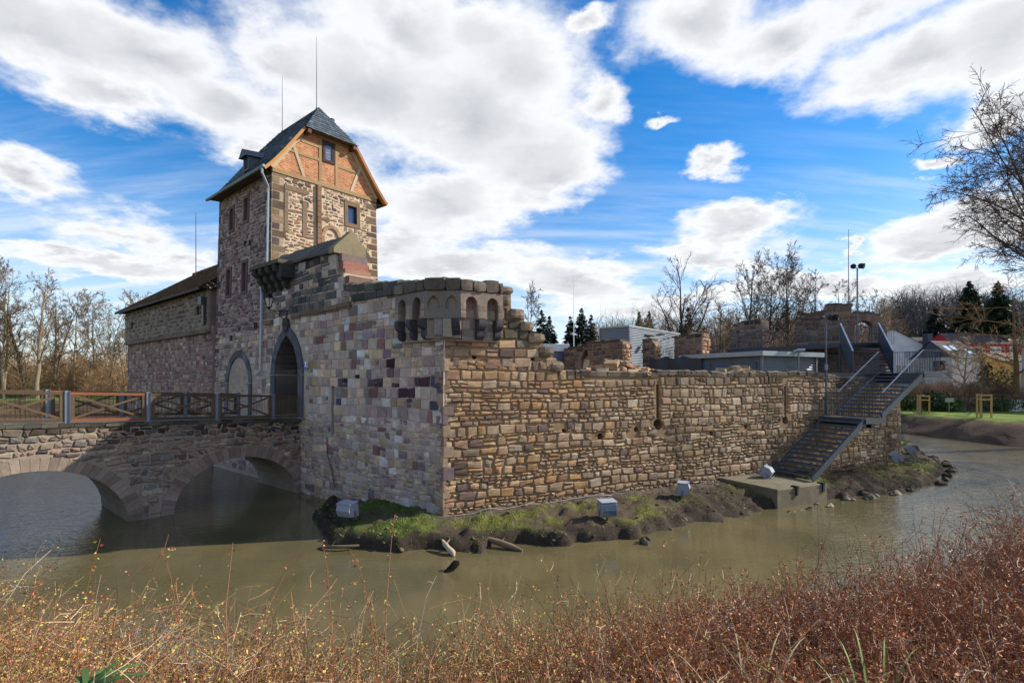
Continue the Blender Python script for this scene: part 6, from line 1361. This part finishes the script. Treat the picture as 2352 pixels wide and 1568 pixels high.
for i, (px, Y, r, h, col, lab) in enumerate(((2150, 54, 1.6, 2.0, (.03, .06, .02), 'dark evergreen bush behind the little signboard'), (2178, 53.5, 1.3, 1.4, (.06, .13, .03), 'bright green laurel bush right of the little signboard'), (2082, 55, 1.2, 1.6, (.05, .10, .03), 'green bush left of the first staked sapling'), (2285, 54, 2.2, 1.4, (.05, .10, .03), 'spreading green hedge before the white house'), (2300, 62, 1.6, 4.6, (.10, .15, .03), 'tall yellow green shrub beside the white house'), (2262, 60, .8, 5.5, (.03, .05, .02), 'ivy covered post like evergreen left of the white house'))):
    p = at_ground(px, Y); green_bush(lab, p[0], p[1], r, h, 500 + i, col)
# ================================================================== HOUSES
def house(label, c, yaw, L, Wd, z0, ze, zr, wall, roofc, wins=(), sky=(), chim=None, name='house', over=.35):
    """ridge along local x; wins: (face 'f'|'g', u0, u1, z0, z1, colour)"""
    c = np.array(c, float); u = np.array((math.cos(yaw), math.sin(yaw))); v = np.array((-u[1], u[0]))
    R = root(name, (c[0], c[1], z0), label, 'house', 'houses across the river')
    P = lambda a, b, z: (c[0] + u[0] * a + v[0] * b, c[1] + u[1] * a + v[1] * b, z)
    hl_, hw = L / 2, Wd / 2; mb = MB()
    V = [P(-hl_, -hw, z0 - 3), P(hl_, -hw, z0 - 3), P(hl_, hw, z0 - 3), P(-hl_, hw, z0 - 3), P(-hl_, -hw, ze), P(hl_, -hw, ze), P(hl_, hw, ze), P(-hl_, hw, ze), P(-hl_, 0, zr - .05), P(hl_, 0, zr - .05)]
    mb.add(V, [[0, 1, 5, 4], [1, 2, 6, 5], [2, 3, 7, 6], [3, 0, 4, 7]], wall); mb.add(V, [[4, 8, 7], [5, 6, 9]], wall); mb.build('wall', 'plaster', R)
    mb = MB(); sl = (zr - ze) / hw; eo = over
    for s in (-1, 1):
        a0, b0 = P(-hl_ - eo * .6, 0, zr), P(hl_ + eo * .6, 0, zr); a1, b1 = P(-hl_ - eo * .6, s * (hw + eo), ze - sl * eo), P(hl_ + eo * .6, s * (hw + eo), ze - sl * eo)
        tiles(mb, a0, b0, a1, b1, max(8, int(math.hypot(hw, zr - ze) / .35)), .35, palette([tuple(int(255 * (x ** (1 / 2.2))) for x in roofc)], [1], .1), np.random.default_rng(int(L * 10)), thick=.03, lift=.02)
    rf = mb.build('roof', 'tile', R)
    for (a, b, s) in sky:
        mb = MB(); zz = lambda b: ze + (hw - abs(b)) * sl + .09; w = .35
        mb.add([P(a - w, s * b, zz(b)), P(a + w, s * b, zz(b)), P(a + w, s * (b - .9), zz(b - .9)), P(a - w, s * (b - .9), zz(b - .9))], [[0, 1, 2, 3]], rgb(205, 220, 232)); mb.build('skylight', 'glass', rf)
    for (fc, a, b, z1, z2, wc) in wins:
        if fc == 'f': fr = lambda q, z, o: np.array(P(q, -hw - o, z))
        else: fr = lambda q, z, o: np.array(P(-hl_ - o, q, z))
        box2 = lambda m_, q0, q1, y0, y1, o0, o1, cl: m_.add(np.array([fr(q, z, o) for q in (q0, q1) for z in (y0, y1) for o in (o0, o1)]), BOXF, cl)
        mb = MB()
        for (q0, q1, y0, y1) in ((a, b, z1, z1 + .1), (a, b, z2 - .1, z2), (a, a + .1, z1 + .1, z2 - .1), (b - .1, b, z1 + .1, z2 - .1), ((a + b) / 2 - .04, (a + b) / 2 + .04, z1 + .1, z2 - .1)): box2(mb, q0, q1, y0, y1, -.05, .05, rgb(226, 226, 222))
        w_ = mb.build('window', 'paint', R); mb = MB(); box2(mb, a + .05, b - .05, z1 + .05, z2 - .05, -.04, .015, wc); mb.build('pane', 'glass', w_)
    if chim:
        mb = MB(); a, b, z1, z2, w = chim; q = P(a, b, (z1 + z2) / 2); box(mb, q, np.append(u * w, 0), np.append(v * w, 0), (0, 0, (z2 - z1) / 2), rgb(72, 82, 92)); box(mb, P(a, b, z2 + .05), np.append(u * (w + .05), 0), np.append(v * (w + .05), 0), (0, 0, .05), rgb(110, 116, 120)); mb.build('chimney', 'plaster', rf)
    return R
WHT = rgb(226, 226, 224); RF = rgb(92, 84, 82)
q = PX(2048, 870, 84); house('white gabled house right behind the gatehouse ruin', q, math.radians(55), 9, 10.0, 4.5, 9.2, 12.6, WHT, rgb(104, 70, 60), wins=[('g', -3.2, -1.4, 8.0, 9.2, rgb(70, 110, 160)), ('g', -1.9, -.4, 5.6, 7.0, rgb(110, 116, 120)), ('g', 1.0, 2.6, 5.6, 7.0, rgb(110, 116, 120))])
q = PX(2120, 870, 102); house('long low cream house with a grey roof behind the white gable', q, math.radians(0), 15, 9, 6, 10.4, 13.0, rgb(214, 200, 160), RF, wins=[('f', 2.0, 3.6, 8.8, 10.0, rgb(90, 80, 84)), ('f', -5, -3.4, 8.8, 10.0, rgb(90, 90, 94))], sky=[(4, 3, -1)])
q = PX(2170, 870, 76); SGH = house('house with a dark slate gable, big chimney and roof windows', q, math.radians(10), 4.6, 6.0, 4.5, 8.1, 10.4, rgb(206, 202, 190), rgb(84, 82, 82), wins=[('g', -2.2, -.2, 6.0, 7.6, rgb(44, 48, 60)), ('f', -1.6, -.8, 7.0, 7.7, rgb(60, 54, 54))], sky=[(-1.4, 2.0, -1), (-.3, 2.0, -1), (1.4, 2.6, -1)], chim=(-1.6, 1.2, 9.0, 11.4, .42))
mb = MB(); u_ = np.array((math.cos(math.radians(10)), math.sin(math.radians(10)))); v_ = np.array((-u_[1], u_[0])); gp = lambda b, z: (q[0] - u_[0] * 2.37 + v_[0] * b, q[1] - u_[1] * 2.37 + v_[1] * b, z); mb.add([gp(-3.2, 8.0), gp(3.2, 8.0), gp(0, 10.4)], [[0, 1, 2]], rgb(70, 78, 88)); mb.build('slate_gable', 'slate', SGH)
q = PX(2240, 870, 96); house('long red house with white framed windows under a grey roof', q, math.radians(-4), 12.5, 8, 7.5, 11.2, 13.3, rgb(178, 48, 58), RF, wins=[('f', -3.6, -1.8, 9.2, 10.6, rgb(150, 160, 160)), ('f', -.6, 1.2, 9.2, 10.6, rgb(150, 160, 160)), ('f', 2.6, 4.2, 9.3, 10.6, rgb(150, 160, 160))], sky=[(-3.4, 2.4, -1)])
q = PX(2208, 870, 84); house('small white gable peeping out before the red house', q, math.radians(72), 6, 5.0, 6, 8.1, 10.1, WHT, rgb(96, 70, 62), wins=[('g', -1.0, .9, 7.3, 8.1, rgb(176, 130, 70))])
q = PX(2286, 870, 78); house('tan ochre building half hidden by the twiggy tree', q, math.radians(10), 6.0, 6, 4, 7.6, 8.8, rgb(186, 148, 92), rgb(130, 110, 80), wins=[('f', 0, 1.0, 6.0, 7.2, rgb(90, 92, 90))])
WH = root('modern_house', tuple(PX(2345, 870, 56)[:2]) + (2,), 'white modern house on tall white pillars at the right edge', 'house', 'houses across the river')
def bx(mb, x0, x1, y0, y1, z0, z1, col): box(mb, ((x0 + x1) / 2, (y0 + y1) / 2, (z0 + z1) / 2), ((x1 - x0) / 2, 0, 0), (0, (y1 - y0) / 2, 0), (0, 0, (z1 - z0) / 2), col)
mb = MB(); prismz(mb, [(54.6, 56), (64, 47), (72, 55), (62.6, 64)], 5.7, 9.4, rgb(178, 182, 188)); mb.build('upper_storey', 'plaster', WH); mb = MB(); prismz(mb, [(56.4, 56), (64, 48.7), (71, 56), (63.4, 63.4)], 1, 5.68, rgb(200, 186, 160)); mb.build('lower_storey', 'plaster', WH)
for x in (54.95, 57.6): mb = MB(); bx(mb, x - .2, x + .2, 55.8 - (x - 54.95), 56.2 - (x - 54.95), 1.5, 5.68, rgb(214, 216, 220)); mb.build('pillar', 'plaster', WH)
mb = MB(); prismz(mb, [(56.5, 55.85), (57.6, 54.8), (57.65, 54.85), (56.55, 55.9)], 3.0, 5.2, rgb(190, 110, 50)); mb.build('orange_panel', 'paint', WH)
mb = MB(); prismz(mb, [(55.1, 55.48), (63.9, 47.05), (63.95, 47.1), (55.15, 55.53)], 7.6, 8.8, rgb(60, 66, 76)); mb.build('window_band', 'glass', WH)
mb = MB(); bx(mb, 51.2, 55.8, 53.8, 54.2, 1.4, 2.75, rgb(206, 208, 210)); tag(mb.build('garden_wall', 'plaster', loc=(53, 54, 1.5)), 'low white garden wall at the right edge beyond the lawn', 'wall')
mb = MB(); bx(mb, 45.0, 52.0, 55.2, 55.4, 1.4, 2.9, rgb(176, 168, 152)); tag(mb.build('garden_wall', 'plaster', loc=(48, 55, 1.5)), 'long pale garden wall behind the second staked sapling', 'wall')
# staked saplings, signboard
def sapling(label, px, Y, h):
    b = at_ground(px, Y); b[2] += .15; R = root('staked_sapling', tuple(b), label, 'sapling', 'young trees in wooden stake frames on the lawn')
    for a in ((-.45, -.4), (.45, -.4), (0, .45)):
        mb = MB(); bar(mb, b + (a[0], a[1], -.1), b + (a[0], a[1], h), .1, .1, rgb(190, 150, 96), up=(1, 0, 0)); mb.build('stake', 'wood', R)
    mb = MB()
    for z in (h - .08, h - .45): bar(mb, b + (-.45, -.46, z), b + (.45, -.46, z), .04, .09, rgb(200, 160, 104)); bar(mb, b + (.45, -.46, z), b + (0, .45, z), .04, .09, rgb(200, 160, 104)); bar(mb, b + (-.45, -.46, z), b + (0, .45, z), .04, .09, rgb(200, 160, 104))
    mb.build('crossbar', 'wood', R)
    L = grow(b, h + 2.6, .05, np.random.default_rng(int(px)), lv(9, 5, 4, ang=45, rmin=.01, lo=.45, l1=.4)); mb = MB()
    for P_, Rd in L: tubes(mb, P_, Rd, 4, BRK)
    mb.build('young_tree', 'bark', R)
sapling('young tree in a wooden stake frame, the farther one near the stairs', 2116, 50, 1.75); sapling('young tree in a wooden stake frame, the nearer one on the right lawn', 2255, 44.5, 2.0)
b = at_ground(2180, 50); R = root('signboard', tuple(b), 'small grey board on a post at the back of the lawn', 'sign'); mb = MB(); bar(mb, b, b + (0, 0, 1.5), .06, .06, rgb(120, 118, 110), up=(1, 0, 0)); mb.build('post', 'wood', R); mb = MB(); box(mb, b + (0, -.05, 1.45), (.42, 0, 0), (0, .02, 0), (0, 0, .2), rgb(150, 150, 140)); mb.build('board', 'paint', R)
b = PX(375, 870, 70); mb = MB(); z0 = gz(b[0], b[1]); tube(mb, [(b[0], b[1], z0), (b[0], b[1], z0 + 1.2), (b[0] - .25, b[1], z0 + 1.9), (b[0] - .1, b[1], z0 + 2.5)], [.3, .27, .24, .1], 8, rgb(196, 112, 84)); tag(mb.build('sandstone_stele', 'stone', loc=(b[0], b[1], z0)), 'slim reddish sandstone stele in the park behind the bridge', 'stele')
# ================================================================== FOREGROUND SHRUBS
rf_ = np.random.default_rng(123)
def bank_pts(n, x0=-1.15, x1=1.2, y0=1.7, y1=None):
    Y = y0 + (7.2 - y0) * rf_.random(n) ** .85; X = rf_.uniform(x0, x1, n) * (Y + .4)
    if y1 is None: Y2 = np.where(rf_.random(n) < .35, Y + .3 * np.maximum(X, 0), Y)
    ok = (ysh(X) - Y2) > .25; return X[ok], Y2[ok]
CTAN = np.array(rgb(156, 116, 80)); CRED = np.array(rgb(156, 98, 68)); CGR = np.array(rgb(196, 172, 140))
LR = [rgb(180, 98, 50), rgb(146, 80, 48), rgb(188, 134, 84), rgb(128, 82, 62), rgb(162, 122, 92)]; LY = [rgb(188, 172, 76), rgb(158, 154, 74), rgb(196, 170, 104), rgb(140, 136, 70)]
def stem_field(name, label, X, Y, hts, col, nt, leaves, seed, r0=.0042, yellow=0.3, lean=.35, leafs=(.008, .016), kind='stuff', arch=.25):
    rr = np.random.default_rng(seed); N = len(X); b = np.stack([X, Y, near_h(X, Y) - .05], -1); n = 6; t = np.linspace(0, 1, n)
    d = rr.normal(0, lean, (N, 2)); H_ = hts[:, None, None]
    P = np.zeros((N, n, 3)); P += b[:, None]; P[:, :, 2] += t[None] * hts[:, None] * (1 - arch * t[None] ** 2 * np.minimum(1, np.linalg.norm(d, axis=1))[:, None]); P[:, :, :2] += d[:, None] * (t ** 1.6)[None, :, None] * H_
    w = np.cumsum(rr.normal(0, .02, (N, n, 3)), 1) * H_; w[:, 0] = 0; P += w
    c = col(X, Y, rr, N); mb = MB(); rad = np.linspace(1, .35, n)[None] * r0 * np.sqrt(hts)[:, None]; tubes(mb, P, rad, 3, c)
    M_ = N * nt; par = np.repeat(np.arange(N), nt); s = rr.uniform(.2, 1, M_); x = s * (n - 1); i = np.minimum(x.astype(int), n - 2); f = (x - i)[:, None]
    o = P[par, i] * (1 - f) + P[par, i + 1] * f; dd = rr.normal(0, 1, (M_, 3)); dd[:, 2] = np.abs(dd[:, 2]) * .7 + .1; dd /= np.linalg.norm(dd, axis=1, keepdims=True); L = hts[par] * rr.uniform(.12, .36, M_) * (1.15 - .6 * s)
    m = o + dd * L[:, None] * .5; e = m + (dd + rr.normal(0, .3, (M_, 3)) - (0, 0, .1)) * L[:, None] * .5
    Q = np.stack([o, m, e], 1); tubes(mb, Q, np.tile([r0 * .55, r0 * .45, r0 * .3], (M_, 1)), 3, c[par] * rr.uniform(.8, 1.25, (M_, 1)))
    K = M_ * leaves; p2 = np.repeat(np.arange(M_), leaves); s2 = rr.random((K, 1)); pos = o[p2] * (1 - s2) + e[p2] * s2 + rr.normal(0, .006, (K, 3))
    e1 = rr.normal(0, 1, (K, 3)); e1 /= np.linalg.norm(e1, axis=1, keepdims=True); e2 = np.cross(e1, rr.normal(0, 1, (K, 3))); e2 /= np.linalg.norm(e2, axis=1, keepdims=True); sz = rr.uniform(leafs[0], leafs[1], (K, 1))
    V = np.stack([pos, pos + e1 * sz * .5 + e2 * sz * .42, pos + e1 * sz * 1.1, pos + e1 * sz * .5 - e2 * sz * .42], 1).reshape(-1, 3)
    lr, ly = np.array(LR), np.array(LY); yl = rr.random(K) < yellow(pos[:, 0], pos[:, 1]) if callable(yellow) else rr.random(K) < yellow
    lc = np.where(yl[:, None], ly[rr.integers(0, len(ly), K)], lr[rr.integers(0, len(lr), K)]) * rr.uniform(.7, 1.35, (K, 1))
    mb.add(V, np.arange(K * 4).reshape(-1, 4), np.repeat(lc, 4, 0)); o_ = mb.build(name, 'leaf', loc=(0, 4, 2)); tag(o_, label, 'shrub', kind=kind); return o_
def scol(X, Y, rr, N):
    r = smooth(-1, 3.5, X)[:, None]; base = CTAN * (1 - r) + (CRED * .6 + CTAN * .4) * r; g = (rr.random(N) < .2)[:, None]; return np.where(g, CGR, base) * rr.uniform(.65, 1.3, (N, 1))
yel = lambda x, y: .5 - .4 * smooth(-.8, 1.8, x) + .2 * fbm(x * 1.2, y * 1.2, 2)
X, Y = bank_pts(10200, x1=1.6); h_ = rf_.uniform(.5, 1.05, len(X)) * (1 - .12 * smooth(0, 2, X)) * (1 + .15 * smooth(0, -2, X)) * (.72 + 1.1 * (fbm(X * 1.6, Y * 1.6, 3) + .3))
stem_field('shrub_mass', 'dense coppery brown winter shrubs with small leaves covering the near bank', X, Y, h_, scol, 5, 6, 1, yellow=yel, leafs=(.009, .026))
X, Y = bank_pts(1500); h_ = rf_.uniform(.15, .5, len(X))
stem_field('undergrowth', 'low tangled twigs and fallen leaves under the shrubs', X, Y, h_, scol, 6, 9, 2, yellow=yel, lean=.9, leafs=(.014, .026))
X, Y = bank_pts(420, x0=-1.0, x1=.35, y0=2.4); h_ = rf_.uniform(.95, 1.55, len(X))
stem_field('tall_shoots', 'taller thin arching shoots with a few leaves rising out of the shrubs', X, Y, h_, scol, 3, 4, 3, r0=.0038, yellow=.35, lean=.28, leafs=(.012, .024), arch=.3)
X, Y = bank_pts(260, x0=.5, x1=1.2, y0=3.2); h_ = rf_.uniform(.8, 1.35, len(X))
stem_field('bare_shoots', 'bare upright reddish twigs along the right end of the near bank', X, Y, h_, lambda X, Y, rr, N: np.array(rgb(110, 84, 74)) * rr.uniform(.6, 1.3, (N, 1)), 4, 1, 4, r0=.004, yellow=.1, lean=.2)
# individual long arching shoots seen against the water
rs = np.random.default_rng(17)
for i, (px, py, Y, bend, lab) in enumerate(((150, 1215, 3.4, .5, 'tall leafy shoot with curled leaves at the far left of the near bank'), (235, 1200, 3.2, .25, 'tall leafy shoot second from the left against the dark water'), (545, 1235, 3.6, .1, 'leafy red shoot reaching up against the water below the bridge pier'), (368, 1245, 3.6, -.2, 'thin shoot with a drooping tip left of the leafy red shoot'),
                                        (705, 1222, 3.5, .5, 'long bare arching cane bending right before the island tip'), (740, 1245, 3.9, -.1, 'upright dark shoot below the island tip'), (905, 1185, 4.0, .1, 'tallest reddish shoot rising before the mossy bank'), (790, 1240, 4.2, -.3, 'leaning shoot with paired leaves left of the tallest one'), (2160, 1175, 5.2, .0, 'bare upright twig against the bright water on the right'))):
    X0 = (px - 1176) / 1200. * Y; z1 = ztop(py, Y); b0 = np.array((X0 - bend * .8, Y + .1, float(near_h(X0, Y)) - .05)); t = np.linspace(0, 1, 9)
    P = b0[None] + np.stack([bend * 1.1 * t ** 2.6 - bend * .3 * t, -.1 * t, (z1 - b0[2]) * (t - .16 * abs(bend) * t ** 7)], -1) + np.cumsum(rs.normal(0, .006, (9, 3)), 0)
    R = root('shrub_shoot', tuple(b0), lab, 'shoot', 'single long shoots on the near bank'); mb = MB(); tubes(mb, P[None], np.linspace(.0055, .002, 9)[None], 5, rgb(150, 96, 72) if i % 2 else rgb(170, 128, 104)); 
    mb.build('stem', 'bark', R); mb = MB(); K = 26 if i not in (4, 8) else 5; s = rs.uniform(.45, 1, K) * 8; k = np.minimum(s.astype(int), 7); pos = P[k] + (P[k + 1] - P[k]) * (s - k)[:, None]; e1 = rs.normal(0, 1, (K, 3)); e1 /= np.linalg.norm(e1, axis=1, keepdims=True); e2 = np.cross(e1, rs.normal(0, 1, (K, 3))); e2 /= np.linalg.norm(e2, axis=1, keepdims=True); sz = rs.uniform(.014, .026, (K, 1))
    pos = pos + e1 * .01; mid = pos + e1 * sz * .5 + np.cross(e1, e2) * sz * .15
    V = np.stack([pos, mid + e2 * sz * .42, pos + e1 * sz * 1.1, mid - e2 * sz * .42], 1).reshape(-1, 3); lc = np.array(LR + LY[:2])[rs.integers(0, 7, K)] * 1.15; mb.add(V, np.arange(K * 4).reshape(-1, 4), np.repeat(lc, 4, 0)); mb.build('foliage', 'leaf', R)
# green broadleaf plant and grass tuft
def blade(mb, p, d, L, w, droop, col, n=6):
    t = np.linspace(0, 1, n); d = np.array(d, float); d /= np.linalg.norm(d); s = np.cross(d, (0, 0, 1)); s /= np.linalg.norm(s) + 1e-9
    c = p + d[None] * (t * L)[:, None] - np.array((0, 0, 1.)) * (droop * L * t ** 2)[:, None]; ww = w * np.sin(np.clip(t * .9 + .1, 0, 1) * PI) ** .7
    V = np.concatenate([c + s * ww[:, None], c - s * ww[:, None] + (0, 0, w * .3)]); mb.add(V, [[i, i + 1, n + i + 1, n + i] for i in range(n - 1)], col)
R = root('broadleaf_plant', (-2.2, 2.9, 2.3), 'dark green broad leaved plant in the lower left of the near bank', 'plant'); p0 = np.array((-2.36, 2.9, 3.14)); mb = MB()
for i in range(20): a = i * 2.4; blade(mb, p0, (math.cos(a), math.sin(a) * .8, .25 + .9 * rs.random()), .26 + .12 * rs.random(), .017, .5, np.array((.045, .085, .02)) * rs.uniform(.4, 1.8), n=8)
mb.build('foliage', 'leaf', R); mb = MB(); tube(mb, [p0 - (0, 0, 1.0), p0], .01, 5, (.04, .07, .02)); mb.build('stem', 'bark', R)
def tuft(lab, x, y, n, L, col, w=.006):
    p0 = np.array((x, y, float(near_h(x, y)) + .12)); mb = MB()
    for i in range(n): a = rs.uniform(0, 2 * PI); blade(mb, p0 + rs.normal(0, .04, 3) * (1, 1, 0), (math.cos(a), math.sin(a), rs.uniform(.9, 2.2)), L * rs.uniform(.6, 1.2), w, .45, np.array(col) * rs.uniform(.7, 1.3), n=8)
    tag(mb.build('grass_tuft', 'leaf', loc=tuple(p0)), lab, 'grass tuft', 'grass tufts among the shrubs')
tuft('bright green grass tuft in the lower right of the shrubs', 2.1, 3.0, 18, 1.35, (.16, .24, .05)); tuft('straw coloured grass blades left of the green tuft', 1.5, 3.3, 14, 1.35, (.32, .26, .13))
# moss and grass on the island edge
rm = np.random.default_rng(55); K = 150000; X = rm.uniform(-7.2, 27, K); Y = rm.uniform(14.3, 34, K); hh, ss, nn_ = isl_h(X, Y); keep = (ss > .05) & (ss < 2.4) & (hh > .12) & (rm.random(K) < smooth(-.14, .16, fbm(X * 1.1, Y * 1.1, 5) + .5 * fbm(X * 5, Y * 5, 3))); keep &= ((X - C0[0]) * ND[0] + (Y - C0[1]) * ND[1] > .25) | (X < -2.2); keep &= (-((X - G0[0]) * DD[0] + (Y - G0[1]) * DD[1]) > .15) | (X > -2.2)
X, Y, Z = X[keep], Y[keep], hh[keep]; K = len(X); h = rm.uniform(.02, .07, (K, 1)) * (1 + .8 * (fbm(X * 2, Y * 2) > .05))[:, None]; d = rm.normal(0, .6, (K, 3)); d[:, 2] = 1; s = rm.normal(0, 1, (K, 3)); s[:, 2] = 0; s /= np.linalg.norm(s, axis=1, keepdims=True); p = np.stack([X, Y, Z - .01], -1)
V = np.stack([p - s * .012, p + s * .012, p + d * h], 1).reshape(-1, 3); mb = MB(); cc = np.where(rm.random((K, 1)) < .42, np.array((.24, .20, .08)), np.array((.17, .20, .035))) * rm.uniform(.6, 1.4, (K, 1)); mb.add(V, np.arange(K * 3).reshape(-1, 3), np.repeat(cc, 3, 0)); tag(mb.build('grass', 'leaf', loc=(0, 16, .5)), 'short mossy grass on the island bank below the walls', 'grass', kind='stuff')

# loose stones and litter on the island bank
rd_ = np.random.default_rng(66); mb = MB(); K = 1500; X = rd_.uniform(-6.8, 26, K); Y = rd_.uniform(14.4, 33, K); hh, ss, _ = isl_h(X, Y); wB = (X - C0[0]) * ND[0] + (Y - C0[1]) * ND[1]; wA = -((X - G0[0]) * DD[0] + (Y - G0[1]) * DD[1])
ok = (ss > .0) & (hh > -.05) & np.where(X > -2.2, wB > .1, wA > .1) & ~((wB < 2.9) & (((X - C0[0]) * TD[0] + (Y - C0[1]) * TD[1]) > 12.1) & (((X - C0[0]) * TD[0] + (Y - C0[1]) * TD[1]) < 15.3)); X, Y, hh = X[ok], Y[ok], hh[ok]
for x, y, z in zip(X, Y, hh):
    q = rd_.uniform(.015, .06) * (1.6 if z < .2 else 1); a = rd_.uniform(0, PI); roughblock(mb, (x, y, z + q * .2), (q * math.cos(a), q * math.sin(a), 0), (-q * .7 * math.sin(a), q * .7 * math.cos(a), q * .2), (0, 0, q * .5), np.array(rgb(118, 106, 90)) * rd_.uniform(.35, 1.3), rd_, rnd=.25, amp=.12)
tag(mb.build('bank_litter', 'stone', loc=(3, 17, .4)), 'small stones and clods scattered over the island bank', 'gravel', kind='stuff')
